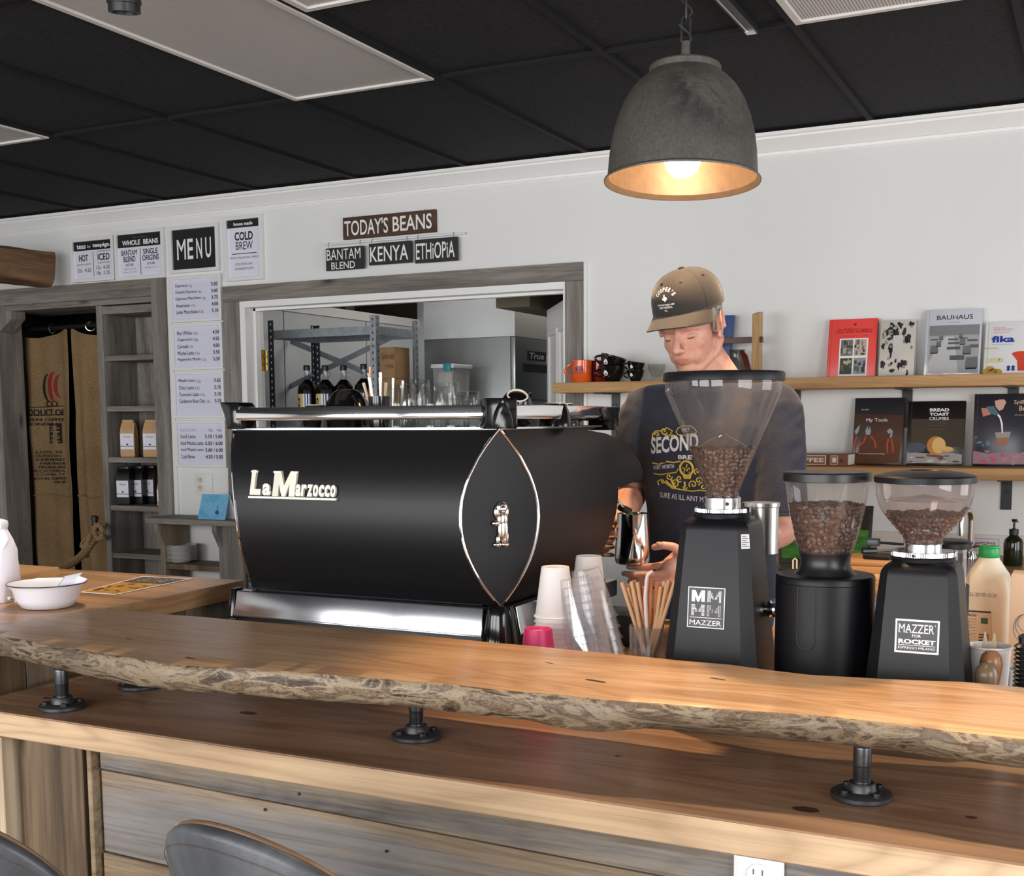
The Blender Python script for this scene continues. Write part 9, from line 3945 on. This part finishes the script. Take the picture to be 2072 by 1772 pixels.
# ---- cap
M_CAP, nt, bs = new_mat('cap_cloth')
v = coords(nt)
n1 = noise(nt, v, 500, 2)
nt.links.new(ramp(nt, n1, [(0.3, S(24, 21, 21)), (0.7, S(42, 36, 34))]), bs.inputs['Base Color'])
bs.inputs['Roughness'].default_value = 0.8
bs.inputs['Sheen Weight'].default_value = 0.2
bump(nt, bs, n1, 0.2, 0.001)
cm = MB(M_CAP)
CB, CHT = 0.050, 0.114
RF, RR = 0.110, 0.0905


def cap_pt(a, h):
    """a: angle round the crown (0 = front), h: 0 band .. 1 button"""
    k = max(0.0, 1 - h ** 2.7) ** (1 / 2.3)
    front = max(0.0, math.cos(a))
    lean = 0.012 * front * h * (1 - h)
    f_ = math.cos(a) * (RF * k + lean) - 0.010
    r_ = math.sin(a) * RR * k
    return H(f_, r_, CB + CHT * h - 0.006 * (1 - h) * math.cos(2 * a) * 0 - 0.012 * h * 0)


NA = 72
rs = []
for j in range(22):
    h = 1 - (1 - j / 21) ** 1.6
    rs.append([cap_pt(2 * PI * i / NA, min(h, 0.9985)) for i in range(NA)])
inn = [[HC + (p - HC) * 0.975 for p in rs[0]]]
cm.rings(inn + rs, True, False, True)
cap_bvh = BVHTree.FromBMesh(cm.bm)
cap_o = cm.build('cap', man, sharp=60)
# seams, eyelets, button
m = MB(M_CAP)
for a in [PI * k / 3 + PI / 2 * 0 for k in range(1, 6)]:
    if abs(a - PI) < 0.1:
        continue
    m.tube([cap_pt(a, 0.01 + 0.98 * i / 20) for i in range(21)], 0.0012, 6)
m.tube([cap_pt(2 * PI * i / 60, 0.02) for i in range(60)], 0.0016, 6, loop=True)
m.build('seam', cap_o)
for a in (-0.42, 0.42, 1.35):
    m = MB(M_INK)
    p = cap_pt(a, 0.78)
    n_ = (p - H(-0.01, 0, 0.05)).normalized()
    m.lathe([(0.0042, 0.0), (0.0042, 0.0015), (0.002, 0.0016), (0.002, 0.0005)], p, 12, axis=n_)
    m.build('eyelet', cap_o)
m = MB(M_CAP)
m.lathe([(0.0085, 0.0), (0.0085, 0.005), (0.005, 0.007)], H(-0.010, 0, CB + CHT - 0.001), 16, axis=upv_)
m.build('button', cap_o)
# brim
m = MB(M_CAP)
top, bot = [], []
NB_, NR = 30, 8
for j in range(NR + 1):
    w_ = j / NR
    rt_, rb_ = [], []
    for i in range(NB_ + 1):
        a = -1.18 + 2.36 * i / NB_
        ext = 0.074 * max(0.0, math.cos(a * 1.30)) ** 0.55 * w_
        f_ = math.cos(a) * RF + ext - 0.010
        r_ = math.sin(a) * RR * (1 + 0.10 * w_)
        u_ = CB + 0.004 - 0.020 * w_ - 0.022 * (abs(math.sin(a)) ** 2) * (0.15 + 0.85 * w_)
        rt_.append(H(f_, r_, u_))
        rb_.append(H(f_ - 0.0005, r_, u_ - 0.0032))
    top.append(rt_)
    bot.append(rb_)
allr = top + bot[::-1]
vr = [[m.bm.verts.new(p) for p in r] for r in allr]
for a, b in zip(vr, vr[1:] + vr[:1]):
    for i in range(NB_):
        try:
            m.bm.faces.new((a[i], a[i + 1], b[i + 1], b[i]))
        except ValueError:
            pass
for k in (0, NB_):
    m.bm.faces.new([r[k] for r in vr])
m.build('brim', cap_o, sharp=50)
# embroidered lettering
m = MB(M_WHITEP)


def on_cap(r_, u_, off=0.0012):
    h = cap_bvh.ray_cast(H(0.3, r_, u_), -fw)
    if h[0] is None:
        return H(0.1, r_, u_)
    return h[0] + fw * off


def cap_text(txt, r0, r1, u0, u1, bold=0.02, shear=0.0):
    m.text(txt, V((r0, 0, u0)), V((r1 - r0, 0, 0)), V((0, 0, u1 - u0)), warp=lambda a, b, q: on_cap(q.x, q.z), bold=bold, shear=shear)


CXL = -0.012
for i, ch_ in enumerate("COOPER'S"):
    a = math.radians(152 - i * 17.8)
    cx, cz = CXL + 0.0235 * math.cos(a), CB + 0.050 + 0.0215 * math.sin(a)
    tdir = V((math.sin(a), 0, -math.cos(a)))
    ndir = V((math.cos(a), 0, math.sin(a)))
    wd_ = 0.0062 if ch_ != "'" else 0.002
    hh = 0.0105 if ch_ != "'" else 0.004
    o_ = V((cx, 0, cz)) - tdir * wd_ / 2 + (ndir * 0.006 if ch_ == "'" else V((0, 0, 0)))
    m.text(ch_, o_, tdir * wd_, ndir * hh, warp=lambda u_, v_, q: on_cap(q.x, q.z), bold=0.03)
tex = [(-0.004, 0.008), (0.0, 0.008), (0.0, 0.003), (0.006, 0.001), (0.0075, -0.004), (0.004, -0.006), (0.001, -0.011), (-0.002, -0.007), (-0.006, -0.006), (-0.0085, -0.001), (-0.004, 0.0)]
m.face([on_cap(CXL + x_, CB + 0.055 + z_) for x_, z_ in tex])
cap_text('IN STOCKYARDS 1902', CXL - 0.026, CXL + 0.026, CB + 0.034, CB + 0.0385, 0.03, 0.3)
cap_text('FORT WORTH,', CXL - 0.020, CXL + 0.020, CB + 0.025, CB + 0.0315, 0.02)
cap_text('TX.', CXL - 0.005, CXL + 0.005, CB + 0.0175, CB + 0.0225, 0.02)
m.build('embroidery', cap_o, recalc=False)
